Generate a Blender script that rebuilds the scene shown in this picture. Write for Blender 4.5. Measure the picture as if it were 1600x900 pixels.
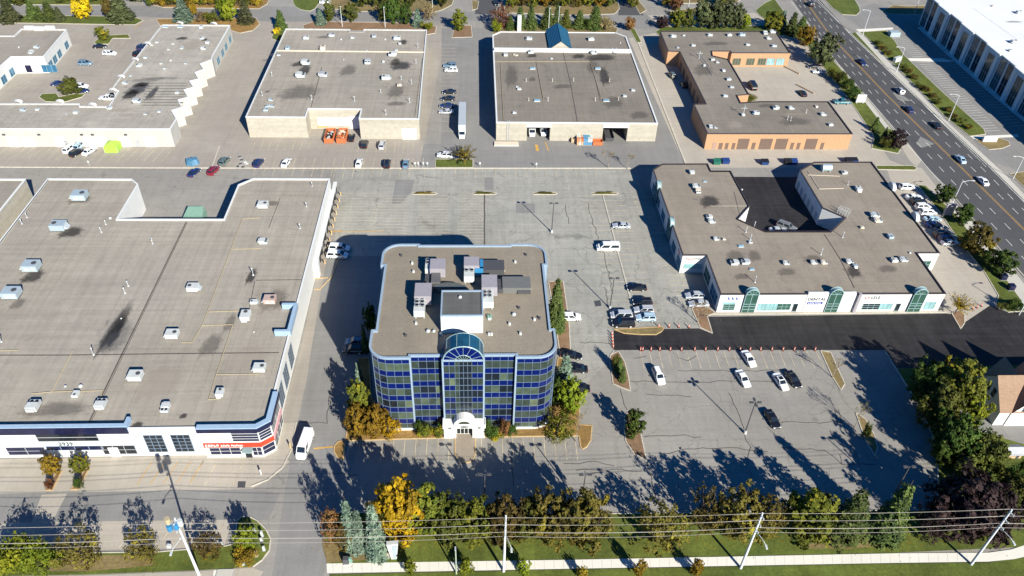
import bpy, bmesh, math, random
from mathutils import Vector, Matrix
from mathutils.geometry import tessellate_polygon
R = math.radians
random.seed(11)
S = bpy.context.scene
COL = S.collection
for o in list(bpy.data.objects): bpy.data.objects.remove(o)

# ---------------- camera, sky, sun, exposure
FOC, PITCH, ROLL, YAW, HC = 1228.04, 0.698891, -0.036552, 0.0616636, 122.0
_f = Vector((math.sin(YAW)*math.cos(PITCH), math.cos(YAW)*math.cos(PITCH), -math.sin(PITCH)))
_r = Vector((math.cos(YAW), -math.sin(YAW), 0)); _d = _f.cross(_r)
_r2 = _r*math.cos(ROLL)+_d*math.sin(ROLL); _d2 = -_r*math.sin(ROLL)+_d*math.cos(ROLL)
cam = bpy.data.objects.new('camera', bpy.data.cameras.new('camera')); COL.objects.link(cam)
M3 = Matrix((_r2, -_d2, -_f)).transposed()
cam.matrix_world = Matrix.Translation((0, 0, HC)) @ M3.to_4x4()
cam.data.sensor_width = 36; cam.data.lens = 36*FOC/1600; cam.data.clip_start = 1; cam.data.clip_end = 5000
S.camera = cam
SUN_AZ_X, SUN_AZ_Y, SUN_EL = 0.466, -0.885, R(30)
w = bpy.data.worlds.new('World'); S.world = w; w.use_nodes = True
nt = w.node_tree; sky = nt.nodes.new('ShaderNodeTexSky'); sky.sky_type = 'NISHITA'; sky.sun_disc = False
sky.sun_elevation = SUN_EL; sky.sun_rotation = math.atan2(SUN_AZ_X, SUN_AZ_Y); sky.air_density = 1.0; sky.dust_density = 0.0; sky.ozone_density = 6.0
tn = nt.nodes.new('ShaderNodeMix'); tn.data_type = 'RGBA'; tn.blend_type = 'MULTIPLY'; tn.inputs[0].default_value = 1; tn.inputs[7].default_value = (0.12, 0.74, 1.22, 1)
nt.links.new(sky.outputs[0], tn.inputs[6]); nt.links.new(tn.outputs[2], nt.nodes['Background'].inputs[0]); nt.nodes['Background'].inputs[1].default_value = 0.05
sl = bpy.data.lights.new('sun', 'SUN'); sl.energy = 5.0; sl.angle = R(0.5); sl.color = (1, 0.965, 0.845)
so = bpy.data.objects.new('sun', sl); COL.objects.link(so)
sdir = Vector((SUN_AZ_X*math.cos(SUN_EL), SUN_AZ_Y*math.cos(SUN_EL), math.sin(SUN_EL))).normalized()
so.rotation_euler = sdir.to_track_quat('Z', 'Y').to_euler(); so.location = (60, 0, 200)
S.view_settings.view_transform = 'Standard'; S.view_settings.look = 'None'; S.view_settings.gamma = 1
S.view_settings.exposure = 0.98
S.render.resolution_x = 1024; S.render.resolution_y = 576

# ---------------- mapping of survey points: a photo point at height z -> place in metres; and back
def G(px, py, z=0.0):
    d = _r2*((px-800)/FOC) + _d2*((py-450)/FOC) + _f
    t = (z-HC)/d.z
    return (d.x*t, d.y*t)
def PX(x, y, z):
    v = Vector((x, y, z-HC)); c = v.dot(_f)
    return (800+FOC*v.dot(_r2)/c, 450+FOC*v.dot(_d2)/c)
def GP(L, z=0.0): return [G(a[0], a[1], z) for a in L]
def rise(px, py, top):           # height above a ground point whose top shows at row `top`
    x, y = G(px, py); lo, hi = 0, 40
    for _ in range(30):
        m = (lo+hi)/2
        if PX(x, y, m)[1] > top: lo = m
        else: hi = m
    return lo
def mpp(px, py, z=0):            # metres per photo pixel across
    a = G(px-5, py, z); b = G(px+5, py, z); return math.hypot(a[0]-b[0], a[1]-b[1])/10

# ---------------- materials
MATS = {}
def newmat(name):
    m = bpy.data.materials.new(name); m.use_nodes = True; MATS[name] = m
    return m, m.node_tree, m.node_tree.nodes['Principled BSDF']
def plain(name, c, rough=0.6, metal=0.0, spec=0.4, vary=0.06, scale=1.5, bump=0.0):
    m, t, b = newmat(name)
    b.inputs['Roughness'].default_value = rough; b.inputs['Metallic'].default_value = metal
    b.inputs['Specular IOR Level'].default_value = spec
    g = t.nodes.new('ShaderNodeNewGeometry'); n = t.nodes.new('ShaderNodeTexNoise'); n.inputs['Scale'].default_value = scale; n.inputs['Detail'].default_value = 5
    r = t.nodes.new('ShaderNodeValToRGB'); t.links.new(g.outputs['Position'], n.inputs['Vector']); t.links.new(n.outputs[0], r.inputs[0])
    r.color_ramp.elements[0].position = 0.3; r.color_ramp.elements[1].position = 0.7
    r.color_ramp.elements[0].color = (*[max(0, x*(1-vary)) for x in c], 1); r.color_ramp.elements[1].color = (*[min(1, x*(1+vary)) for x in c], 1)
    t.links.new(r.outputs[0], b.inputs['Base Color'])
    return m
def ground(name, c, patch=0.12, fine=0.10, streak=0.05, patchscale=0.035, streakscale=(0.05, 1.2), rough=0.9, blot=0.0, finescale=2.5, tint=(1, 0.97, 0.92), cracks=0.0, seams=0.0, rings=0.0):
    """worn surface: large patches, wheel streaks, fine grain, optional dark blots"""
    m, t, b = newmat(name); N = t.nodes.new; L = t.links.new
    b.inputs['Roughness'].default_value = rough; b.inputs['Specular IOR Level'].default_value = 0.25
    g = N('ShaderNodeNewGeometry')
    def noise(sx, sy, det=4, rou=0.55, dist=0.0):
        mp = N('ShaderNodeMapping'); mp.inputs['Scale'].default_value = (sx, sy, 1); L(g.outputs['Position'], mp.inputs[0])
        n = N('ShaderNodeTexNoise'); n.inputs['Scale'].default_value = 1; n.inputs['Detail'].default_value = det; n.inputs['Roughness'].default_value = rou; n.inputs['Distortion'].default_value = dist
        L(mp.outputs[0], n.inputs['Vector']); return n.outputs[0]
    def scaled(v, amt):           # 1 + amt*(v-.5)*2
        a = N('ShaderNodeMapRange'); a.inputs['From Min'].default_value = 0.25; a.inputs['From Max'].default_value = 0.75
        a.inputs['To Min'].default_value = 1-amt; a.inputs['To Max'].default_value = 1+amt; L(v, a.inputs[0]); return a.outputs[0]
    def mul(a, c2):
        q = N('ShaderNodeMath'); q.operation = 'MULTIPLY'; L(a, q.inputs[0]); L(c2, q.inputs[1]); return q.outputs[0]
    v = scaled(noise(patchscale, patchscale, 6, 0.6, 0.6), patch)
    v = mul(v, scaled(noise(patchscale*7, patchscale*7, 6, 0.65), patch*0.6))
    v = mul(v, scaled(noise(finescale, finescale, 5, 0.7), fine))
    if streak:
        v = mul(v, scaled(noise(streakscale[0], streakscale[1], 3), streak))
        v = mul(v, scaled(noise(streakscale[1]*0.8, streakscale[0], 3), streak))
    if blot:
        a = N('ShaderNodeMapRange'); a.inputs['From Min'].default_value = 0.60; a.inputs['From Max'].default_value = 0.78
        a.inputs['To Min'].default_value = 1; a.inputs['To Max'].default_value = 1-blot; L(noise(0.11, 0.11, 5, 0.7, 1.0), a.inputs[0]); v = mul(v, a.outputs[0])
    if cracks:
        vo = N('ShaderNodeTexVoronoi'); vo.feature = 'DISTANCE_TO_EDGE'; vo.inputs['Scale'].default_value = 0.13
        wn = N('ShaderNodeTexNoise'); wn.inputs['Scale'].default_value = 0.5; L(g.outputs['Position'], wn.inputs['Vector'])
        mx = N('ShaderNodeVectorMath'); mx.operation = 'MULTIPLY_ADD'; mx.inputs[1].default_value = (3, 3, 0); L(wn.outputs['Color'], mx.inputs[0]); L(g.outputs['Position'], mx.inputs[2]); L(mx.outputs[0], vo.inputs['Vector'])
        a = N('ShaderNodeMapRange'); a.inputs['From Min'].default_value = 0.0; a.inputs['From Max'].default_value = 0.012
        a.inputs['To Min'].default_value = 1-cracks; a.inputs['To Max'].default_value = 1; L(vo.outputs['Distance'], a.inputs[0]); v = mul(v, a.outputs[0])
    if rings:                     # drying rings of old puddles
        rn = noise(0.16, 0.16, 3, 0.5, 1.5); a0 = N('ShaderNodeMath'); a0.operation = 'SUBTRACT'; a0.inputs[1].default_value = 0.56; L(rn, a0.inputs[0]); a1 = N('ShaderNodeMath'); a1.operation = 'ABSOLUTE'; L(a0.outputs[0], a1.inputs[0])
        a = N('ShaderNodeMapRange'); a.inputs['From Max'].default_value = 0.018; a.inputs['To Min'].default_value = 1-rings; a.inputs['To Max'].default_value = 1; L(a1.outputs[0], a.inputs[0]); v = mul(v, a.outputs[0])
    if seams:                     # overlaps of the membrane rolls
        sp = N('ShaderNodeSeparateXYZ'); L(g.outputs['Position'], sp.inputs[0])
        for ax, per in ((0, 3.1), (1, 11.7)):
            md = N('ShaderNodeMath'); md.operation = 'PINGPONG'; md.inputs[1].default_value = per/2; L(sp.outputs[ax], md.inputs[0])
            a = N('ShaderNodeMapRange'); a.inputs['From Min'].default_value = 0.05; a.inputs['From Max'].default_value = 0.14; a.inputs['To Min'].default_value = 1-seams; a.inputs['To Max'].default_value = 1; L(md.outputs[0], a.inputs[0]); v = mul(v, a.outputs[0])
    mixc = N('ShaderNodeMix'); mixc.data_type = 'RGBA'; mixc.inputs[6].default_value = (*c, 1); mixc.inputs[7].default_value = (*[c[i]*tint[i] for i in range(3)], 1)
    L(noise(0.05, 0.05, 3), mixc.inputs[0])
    vm = N('ShaderNodeVectorMath'); vm.operation = 'SCALE'; L(mixc.outputs[2], vm.inputs[0]); L(v, vm.inputs['Scale'])
    L(vm.outputs[0], b.inputs['Base Color'])
    return m
def glass(name, c, rough=0.06, spec=0.5, vary=0.25):
    m = plain(name, c, rough, 0, spec, vary, 0.6); return m
def leafmat(name, c1, c2, c3=None, trans=0.25):
    m, t, b = newmat(name); N = t.nodes.new; L = t.links.new
    at = N('ShaderNodeAttribute'); at.attribute_name = 'tint'; oi = N('ShaderNodeObjectInfo')
    r = N('ShaderNodeValToRGB'); el = r.color_ramp.elements; el[0].color = (*c1, 1); el[1].color = (*c2, 1)
    if c3: e = el.new(0.85); e.color = (*c2, 1); el[2].color = (*c3, 1)
    L(at.outputs['Fac'], r.inputs[0])
    hs = N('ShaderNodeHueSaturation'); mr = N('ShaderNodeMapRange'); mr.inputs['To Min'].default_value = 0.75; mr.inputs['To Max'].default_value = 1.3
    L(oi.outputs['Random'], mr.inputs[0]); L(mr.outputs[0], hs.inputs['Value'])
    mh = N('ShaderNodeMapRange'); mh.inputs['To Min'].default_value = 0.485; mh.inputs['To Max'].default_value = 0.515; L(oi.outputs['Random'], mh.inputs[0]); L(mh.outputs[0], hs.inputs['Hue'])
    L(r.outputs[0], hs.inputs['Color']); L(hs.outputs[0], b.inputs['Base Color'])
    b.inputs['Roughness'].default_value = 0.7; b.inputs['Specular IOR Level'].default_value = 0.15
    tr = N('ShaderNodeBsdfTranslucent'); L(hs.outputs[0], tr.inputs[0]); mx = N('ShaderNodeMixShader'); mx.inputs[0].default_value = trans
    L(b.outputs[0], mx.inputs[1]); L(tr.outputs[0], mx.inputs[2]); L(mx.outputs[0], t.nodes['Material Output'].inputs[0])
    return m
def stainmat(name, c, strength):
    """soft edged discolouration lying on a roof, shape from the sheet's own coordinates"""
    m, t, b = newmat(name); N = t.nodes.new; L = t.links.new
    b.inputs['Base Color'].default_value = (*c, 1); b.inputs['Roughness'].default_value = 0.8
    tc = N('ShaderNodeTexCoord'); n = N('ShaderNodeTexNoise'); n.inputs['Scale'].default_value = 4.5; n.inputs['Detail'].default_value = 7; n.inputs['Roughness'].default_value = 0.68; L(tc.outputs['Generated'], n.inputs['Vector'])
    s = N('ShaderNodeVectorMath'); s.operation = 'SUBTRACT'; s.inputs[1].default_value = (0.5, 0.5, 0); L(tc.outputs['Generated'], s.inputs[0])
    sx = N('ShaderNodeSeparateXYZ'); L(s.outputs[0], sx.inputs[0]); cx = N('ShaderNodeCombineXYZ'); L(sx.outputs[0], cx.inputs[0]); L(sx.outputs[1], cx.inputs[1])
    ln = N('ShaderNodeVectorMath'); ln.operation = 'LENGTH'; L(cx.outputs[0], ln.inputs[0])
    ad = N('ShaderNodeMath'); ad.operation = 'MULTIPLY_ADD'; ad.inputs[1].default_value = 0.9; L(n.outputs[0], ad.inputs[0]); L(ln.outputs['Value'], ad.inputs[2])
    mr = N('ShaderNodeMapRange'); mr.inputs['From Min'].default_value = 0.80; mr.inputs['From Max'].default_value = 0.58; mr.inputs['To Min'].default_value = 0; mr.inputs['To Max'].default_value = strength
    L(ad.outputs[0], mr.inputs[0]); tp = N('ShaderNodeBsdfTransparent'); mx = N('ShaderNodeMixShader'); L(mr.outputs[0], mx.inputs[0]); L(tp.outputs[0], mx.inputs[1]); L(b.outputs[0], mx.inputs[2])
    L(mx.outputs[0], t.nodes['Material Output'].inputs[0]); return m

A_LOT = ground('worn_asphalt', (0.245, 0.232, 0.215), 0.13, 0.10, 0.06, blot=0.18, cracks=0.25)
A_MID = ground('pale_worn_asphalt', (0.280, 0.274, 0.250), 0.18, 0.12, 0.09, blot=0.35, cracks=0.35, rings=0.08)
A_GREY = ground('grey_asphalt', (0.205, 0.200, 0.195), 0.12, 0.09, 0.06, blot=0.15)
A_ROAD = ground('road_asphalt', (0.072, 0.072, 0.078), 0.12, 0.10, 0.05)
A_FRESH = ground('fresh_asphalt', (0.024, 0.022, 0.023), 0.35, 0.22, 0.25, rough=0.7, patchscale=0.06, tint=(1, 1, 1))
A_WARM = ground('warm_asphalt', (0.29, 0.262, 0.232), 0.12, 0.09, 0.06, blot=0.12)
CONC = ground('concrete_pavement', (0.36, 0.325, 0.28), 0.10, 0.07, 0.05, blot=0.15)
CONC_L = ground('light_concrete', (0.43, 0.415, 0.375), 0.08, 0.06, 0.03)
CONC_W = ground('sidewalk_concrete', (0.62, 0.60, 0.55), 0.05, 0.05, 0.02)
PAVER = ground('pavers', (0.26, 0.22, 0.18), 0.1, 0.15, 0.0)
GRASS = ground('grass', (0.062, 0.098, 0.020), 0.35, 0.35, 0.12, patchscale=0.08, finescale=1.8, tint=(1.7, 1.1, 0.8))
GRASSY = ground('dry_grass', (0.155, 0.135, 0.065), 0.3, 0.35, 0.1, patchscale=0.1, finescale=1.8, tint=(1.25, 0.95, 0.8))
MULCH = ground('mulch', (0.20, 0.125, 0.075), 0.25, 0.35, 0.0, patchscale=0.12)
LITTER = ground('leaf_litter', (0.24, 0.145, 0.05), 0.3, 0.4, 0.0, patchscale=0.15)
R_TAN = ground('roof_tan_membrane', (0.290, 0.262, 0.226), 0.13, 0.08, 0.09, streakscale=(0.04, 1.0), blot=0.18, seams=0.10, rings=0.10)
R_GREY = ground('roof_grey_gravel', (0.262, 0.236, 0.205), 0.13, 0.09, 0.07, streakscale=(0.04, 0.9), blot=0.2, seams=0.08, rings=0.10)
R_BROWN = ground('roof_brown_gravel', (0.218, 0.188, 0.150), 0.12, 0.22, 0.03, finescale=3.5, blot=0.15)
R_DARK = ground('roof_dark_membrane', (0.095, 0.095, 0.095), 0.15, 0.12, 0.10)
R_PATCHY = ground('roof_patched', (0.31, 0.285, 0.25), 0.2, 0.12, 0.08, blot=0.4, seams=0.08, rings=0.2)
R_C = ground('roof_taupe_gravel', (0.195, 0.172, 0.147), 0.14, 0.09, 0.07, streakscale=(0.04, 0.9), blot=0.25, seams=0.08, rings=0.10)
R_E = ground('roof_warm_gravel', (0.235, 0.202, 0.168), 0.10, 0.09, 0.07, streakscale=(0.9, 0.04), blot=0.25, seams=0.07, rings=0.12)
R_WHITE = ground('roof_white_membrane', (0.62, 0.62, 0.62), 0.05, 0.03, 0.03, tint=(1, 1, 1.02))
KERB = plain('kerb_concrete', (0.46, 0.42, 0.35), 0.85, vary=0.15)
KERB_Y = plain('kerb_yellow', (0.46, 0.32, 0.16), 0.8, vary=0.15)
PAINT = plain('white_paint_line', (0.62, 0.60, 0.54), 0.7, vary=0.25, scale=0.8)
PAINT_F = plain('faded_paint_line', (0.43, 0.36, 0.25), 0.8, vary=0.35, scale=0.5)
PAINT_Y = plain('yellow_paint_line', (0.50, 0.28, 0.06), 0.7, vary=0.2)
CRACK = plain('crack_sealant', (0.075, 0.065, 0.058), 0.8, vary=0.3)
W_OFF = plain('off_white_wall', (0.40, 0.388, 0.36), 0.75, vary=0.05, scale=0.4)
W_WHITE = plain('white_wall', (0.60, 0.595, 0.575), 0.75, vary=0.04, scale=0.4)
W_CREAM = ground('cream_concrete_wall', (0.36, 0.335, 0.285), 0.06, 0.05, 0.10, patchscale=0.1, streakscale=(0.9, 0.02))
COPE = plain('white_coping', (0.62, 0.62, 0.61), 0.5)
COPE_B = plain('blue_grey_coping', (0.24, 0.31, 0.39), 0.45)
COPE_D = plain('dark_coping', (0.05, 0.04, 0.045), 0.5)
W_PALEB = plain('pale_blue_panel', (0.28, 0.38, 0.50), 0.5)
METAL = plain('galvanised_metal', (0.50, 0.53, 0.54), 0.45, 0.3)
METAL_W = plain('off_white_metal', (0.46, 0.475, 0.465), 0.5)
METAL_G = plain('grey_metal', (0.33, 0.34, 0.36), 0.5)
METAL_LAV = plain('pale_mauve_metal', (0.27, 0.25, 0.275), 0.5)
METAL_BL = plain('bluish_metal', (0.36, 0.43, 0.47), 0.4, 0.2)
METAL_GRN = plain('green_metal', (0.17, 0.29, 0.23), 0.5)
METAL_BE = plain('beige_metal', (0.56, 0.48, 0.38), 0.5)
BLACK = plain('black_part', (0.012, 0.012, 0.016), 0.5)
DARKG = plain('dark_grey_part', (0.06, 0.06, 0.065), 0.6)
RUBBER = plain('rubber', (0.02, 0.02, 0.02), 0.85)
PIPE_Y = plain('yellow_gas_pipe', (0.38, 0.31, 0.19), 0.6)
SKYL = glass('skylight_glass', (0.14, 0.26, 0.36), 0.15)
G_DARK = glass('dark_glass', (0.012, 0.016, 0.022))
G_NAVY = glass('navy_glass', (0.010, 0.012, 0.04), 0.15)
G_OLIVE = glass('olive_glass', (0.062, 0.086, 0.060), 0.12)
G_OLIVE2 = glass('dim_olive_glass', (0.034, 0.047, 0.038), 0.10)
G_BLIND = glass('blind_glass', (0.095, 0.12, 0.075), 0.2)
G_TEAL = glass('teal_glass', (0.02, 0.07, 0.09), 0.08)
G_BLUE = glass('cobalt_spandrel', (0.003, 0.009, 0.085), 0.12, vary=0.15)
G_VAULT = glass('vault_glass', (0.012, 0.06, 0.11), 0.12)
G_GREEN = glass('green_window_glass', (0.028, 0.075, 0.058), 0.1)
G_PALE = glass('pale_window_glass', (0.20, 0.36, 0.38), 0.2)
G_DOOR = glass('blue_window_glass', (0.03, 0.12, 0.22), 0.12)
MULL = plain('pale_mullion', (0.13, 0.18, 0.25), 0.4)
MULL_T = plain('teal_mullion', (0.22, 0.32, 0.33), 0.4)
BRICK = plain('orange_brick', (0.385, 0.225, 0.125), 0.85, vary=0.10, scale=2.2)
BRICK_D = plain('brown_brick', (0.30, 0.20, 0.16), 0.85, vary=0.10, scale=2.2)
DOORB = plain('brown_door', (0.13, 0.085, 0.065), 0.7)
DOORW = plain('white_door', (0.78, 0.77, 0.74), 0.5)
ROOF_TEAL = plain('teal_standing_seam', (0.025, 0.10, 0.17), 0.4, vary=0.15)
SHINGLE = ground('brown_shingle', (0.25, 0.165, 0.115), 0.08, 0.2, 0.0)
REDSIGN = plain('red_fascia', (0.42, 0.045, 0.02), 0.5)
CYAN = plain('cyan_plastic', (0.03, 0.18, 0.36), 0.5)
ORANGE = plain('orange_plastic', (0.55, 0.10, 0.04), 0.5)
RUSTR = plain('rusty_orange_steel', (0.42, 0.12, 0.045), 0.7, vary=0.2)
WOOD = plain('weathered_wood', (0.42, 0.30, 0.19), 0.8, vary=0.2)
POLE_M = plain('pale_concrete_pole', (0.55, 0.56, 0.58), 0.6)
POLE_D = plain('dark_lamp_pole', (0.07, 0.07, 0.075), 0.5)
WIRE_M = plain('wire_metal', (0.34, 0.31, 0.27), 0.5)
BARK = plain('bark', (0.10, 0.075, 0.055), 0.9, vary=0.25)
BARK_P = plain('pale_bark', (0.22, 0.18, 0.14), 0.9, vary=0.25)
LIME_F = plain('lime_fabric', (0.30, 0.50, 0.06), 0.7)
BLUE_F = plain('blue_tarp', (0.06, 0.16, 0.26), 0.5)
TXT_D = plain('dark_lettering', (0.03, 0.06, 0.08), 0.5)
TXT_R = plain('red_lettering', (0.5, 0.04, 0.03), 0.5)
TXT_B = plain('blue_lettering', (0.02, 0.04, 0.25), 0.5)
TXT_W = plain('white_lettering', (0.8, 0.8, 0.8), 0.5)
TXT_G = plain('grey_lettering', (0.35, 0.37, 0.38), 0.5)
STAIN_D = stainmat('dark_roof_stain', (0.045, 0.040, 0.036), 0.75)
STAIN_M = stainmat('faint_roof_stain', (0.09, 0.078, 0.068), 0.38)
STAIN_L = stainmat('pale_roof_stain', (0.40, 0.345, 0.285), 0.45)
# ---------------- mesh and naming helpers
def mesh_obj(name, bm, mats, parent=None, loc=None):
    me = bpy.data.meshes.new(name); bm.to_mesh(me); bm.free()
    for m in (mats if isinstance(mats, (list, tuple)) else [mats]): me.materials.append(m)
    o = bpy.data.objects.new(name, me); COL.objects.link(o)
    if parent is not None:
        o.parent = parent; o.matrix_parent_inverse = Matrix.Identity(4)
        if loc is None:     # geometry was given in world metres
            bpy_mw = pw(parent); o.matrix_local = bpy_mw.inverted()
        else: o.location = loc
    elif loc is not None: o.location = loc
    return o
def pw(o):
    m = o.matrix_basis.copy()
    while o.parent is not None:
        o = o.parent; m = o.matrix_basis @ m
    return m
def thing(name, label, cat, loc=(0, 0, 0), rz=0.0, group=None):
    o = bpy.data.objects.new(name, None); COL.objects.link(o); o.empty_display_size = 0.5
    o.location = loc; o.rotation_euler = (0, 0, rz); tag(o, label, cat, group); return o
def tag(o, label=None, cat=None, group=None):
    if label: o['label'] = label
    if cat: o['category'] = cat
    if group: o['group'] = group
    return o
def struct(o): o['kind'] = 'structure'; return o
def copy_tree(o, parent=None):
    c = o.copy(); COL.objects.link(c)
    if parent is not None: c.parent = parent
    for ch in (KIDS[o.name] if o.name in KIDS else [x for x in bpy.data.objects if x.parent == o]): copy_tree(ch, c)
    return c
KIDS = {}
def cachekids(o):
    ks = [x for x in bpy.data.objects if x.parent == o]; KIDS[o.name] = ks
    for k in ks: cachekids(k)
def B(): return bmesh.new()
def add_box(bm, x0, x1, y0, y1, z0, z1, mi=0, mat=None):
    vs = [bm.verts.new(v) for v in ((x0, y0, z0), (x1, y0, z0), (x1, y1, z0), (x0, y1, z0), (x0, y0, z1), (x1, y0, z1), (x1, y1, z1), (x0, y1, z1))]
    if mat is not None:
        for v in vs: v.co = mat @ v.co
    fs = [bm.faces.new([vs[i] for i in q]) for q in ((3, 2, 1, 0), (4, 5, 6, 7), (0, 1, 5, 4), (1, 2, 6, 5), (2, 3, 7, 6), (3, 0, 4, 7))]
    for f in fs: f.material_index = mi
    return fs
def add_cyl(bm, p0, p1, r0, r1=None, n=8, mi=0, cap=True):
    p0 = Vector(p0); p1 = Vector(p1); r1 = r0 if r1 is None else r1
    d = (p1-p0).normalized(); a = d.orthogonal().normalized(); b = d.cross(a)
    A = [bm.verts.new(p0+(a*math.cos(t)+b*math.sin(t))*r0) for t in [2*math.pi*i/n for i in range(n)]]
    C = [bm.verts.new(p1+(a*math.cos(t)+b*math.sin(t))*r1) for t in [2*math.pi*i/n for i in range(n)]]
    for i in range(n):
        f = bm.faces.new((A[i], A[(i+1) % n], C[(i+1) % n], C[i])); f.material_index = mi
    if cap:
        for q in (A[::-1], C):
            f = bm.faces.new(q); f.material_index = mi
def area2(P): return sum(P[i][0]*P[(i+1) % len(P)][1]-P[(i+1) % len(P)][0]*P[i][1] for i in range(len(P)))
def ccw(P): return list(P) if area2(P) > 0 else list(P)[::-1]
def add_flat(bm, P, z, mi=0, up=True):
    P = ccw(P); vs = [bm.verts.new((p[0], p[1], z)) for p in P]
    for t in tessellate_polygon([[Vector((p[0], p[1], 0)) for p in P]]):
        tri = [vs[i] for i in t]
        n = (tri[1].co-tri[0].co).cross(tri[2].co-tri[0].co).z
        if abs(n) < 1e-9: continue
        if (n > 0) != up: tri = tri[::-1]
        try: f = bm.faces.new(tri); f.material_index = mi
        except ValueError: pass
def add_walls(bm, P, z0, z1, mi=0, closed=True, flip=False):
    if closed: P = ccw(P)
    n = len(P)
    for i in range(n if closed else n-1):
        a = P[i]; b = P[(i+1) % n]
        v = [bm.verts.new(q) for q in ((a[0], a[1], z0), (b[0], b[1], z0), (b[0], b[1], z1), (a[0], a[1], z1))]
        f = bm.faces.new(v[::-1] if flip else v); f.material_index = mi
def inset(P, d):
    P = ccw(P); n = len(P); out = []
    for i in range(n):
        a = Vector(P[i-1]).to_2d() if False else Vector((P[i-1][0], P[i-1][1])); b = Vector((P[i][0], P[i][1])); c = Vector((P[(i+1) % n][0], P[(i+1) % n][1]))
        e1 = (b-a).normalized(); e2 = (c-b).normalized()
        n1 = Vector((-e1.y, e1.x)); n2 = Vector((-e2.y, e2.x)); m = (n1+n2)
        if m.length < 1e-4: m = n1
        m.normalize(); k = max(0.35, m.dot(n1)); q = b+m*(d/k); out.append((q.x, q.y))
    return out
def prism(bm, P, z0, z1, mi=0, bottom=True):
    add_walls(bm, P, z0, z1, mi); add_flat(bm, P, z1, mi)
    if bottom: add_flat(bm, P, z0, mi, up=False)
def ring(bm, P, w_, z0, z1, mi=0):
    """parapet/coping band inside outline P"""
    P = ccw(P); Q = inset(P, w_); n = len(P)
    add_walls(bm, P, z0, z1, mi); add_walls(bm, Q, z0, z1, mi, flip=True)
    for i in range(n):
        j = (i+1) % n
        v = [bm.verts.new(q) for q in ((P[i][0], P[i][1], z1), (P[j][0], P[j][1], z1), (Q[j][0], Q[j][1], z1), (Q[i][0], Q[i][1], z1))]
        f = bm.faces.new(v); f.material_index = mi
LIFT = [0.0]
def sheet(name, P, z, m, px=True):
    bm = B(); add_flat(bm, GP(P) if px else P, z, 0); return struct(mesh_obj(name, bm, m))
def curve(pts, n=4, closed=True):
    """Catmull-Rom smoothing"""
    out = []; N = len(pts)
    for i in range(N if closed else N-1):
        p = [pts[(i+k-1) % N] if closed else pts[min(max(i+k-1, 0), N-1)] for k in range(4)]
        for s in range(n):
            t = s/n
            out.append(tuple(0.5*((2*p[1][a])+(-p[0][a]+p[2][a])*t+(2*p[0][a]-5*p[1][a]+4*p[2][a]-p[3][a])*t*t+(-p[0][a]+3*p[1][a]-3*p[2][a]+p[3][a])*t**3) for a in range(2)))
    if not closed: out.append(pts[-1])
    return out
def strip(bm, path, w_, z, mi=0):
    for i in range(len(path)-1):
        a = Vector(path[i]); b = Vector(path[i+1]); d = (b-a)
        if d.length < 1e-5: continue
        n = Vector((-d.y, d.x)).normalized()*w_/2
        v = [bm.verts.new((q.x, q.y, z)) for q in (a-n, b-n, b+n, a+n)]
        f = bm.faces.new(v); f.material_index = mi
def kerb_line(bm, path, w_=0.22, h=0.13, closed=False):
    if closed: path = list(path)+[path[0]]
    for i in range(len(path)-1):
        a = Vector(path[i]); b = Vector(path[i+1]); d = b-a
        if d.length < 1e-4: continue
        ang = math.atan2(d.y, d.x)
        add_box(bm, -0.02, d.length+0.02, -w_/2, w_/2, 0, h, 0, Matrix.Translation((a.x, a.y, 0)) @ Matrix.Rotation(ang, 4, 'Z'))
BEDZ = [0]
def bed(name, P, m, kerbm=KERB, smooth=0, h=0.09, px=True):
    """raised planted area with a kerb around it"""
    Q = GP(P) if px else P
    if smooth: Q = curve(Q, smooth)
    BEDZ[0] = (BEDZ[0]+1) % 7
    bm = B(); add_flat(bm, Q, h+BEDZ[0]*0.003, 0); o = struct(mesh_obj(name, bm, m))
    if kerbm is not None:
        k = B(); kerb_line(k, Q, 0.2, 0.13+BEDZ[0]*0.002, True); struct(mesh_obj('kerb', k, kerbm))
    return o
ORD = ['first', 'second', 'third', 'fourth', 'fifth', 'sixth', 'seventh', 'eighth', 'ninth', 'tenth', 'eleventh', 'twelfth', 'thirteenth', 'fourteenth', 'fifteenth', 'sixteenth', 'seventeenth', 'eighteenth', 'nineteenth', 'twentieth']
def ordw(i, n):
    if n == 1: return 'only'
    if i == 0: return 'leftmost'
    if i == n-1: return 'rightmost'
    return ORD[i]+' from left'
def wall_frame(a, b):
    """matrix: x along wall from a to b, y out of the wall (to the right of a->b), z up"""
    a = Vector(a); b = Vector(b); d = (b-a).normalized(); n = Vector((d.y, -d.x))
    return Matrix(((d.x, n.x, 0, a.x), (d.y, n.y, 0, a.y), (0, 0, 1, 0), (0, 0, 0, 1)))
def window(par, F, u0, u1, z0, z1, gm, fm=None, nu=2, nv=2, fw=0.09, name='window', proud=0.03, fin=0.05):
    bm = B(); add_box(bm, u0, u1, 0.0, proud, z0, z1, 0, F); o = mesh_obj(name, bm, gm, par)
    if fm is not None:
        k = B()
        for i in range(nu+1):
            u = u0+(u1-u0)*i/nu; add_box(k, u-fw/2, u+fw/2, 0.0, proud+fin, z0-fw/2, z1+fw/2, 0, F)
        for j in range(nv+1):
            z = z0+(z1-z0)*j/nv; add_box(k, u0-fw/2, u1+fw/2, 0.0, proud+fin-0.01, z-fw/2, z+fw/2, 0, F)
        mesh_obj('frame', k, fm, o)
    return o
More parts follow.
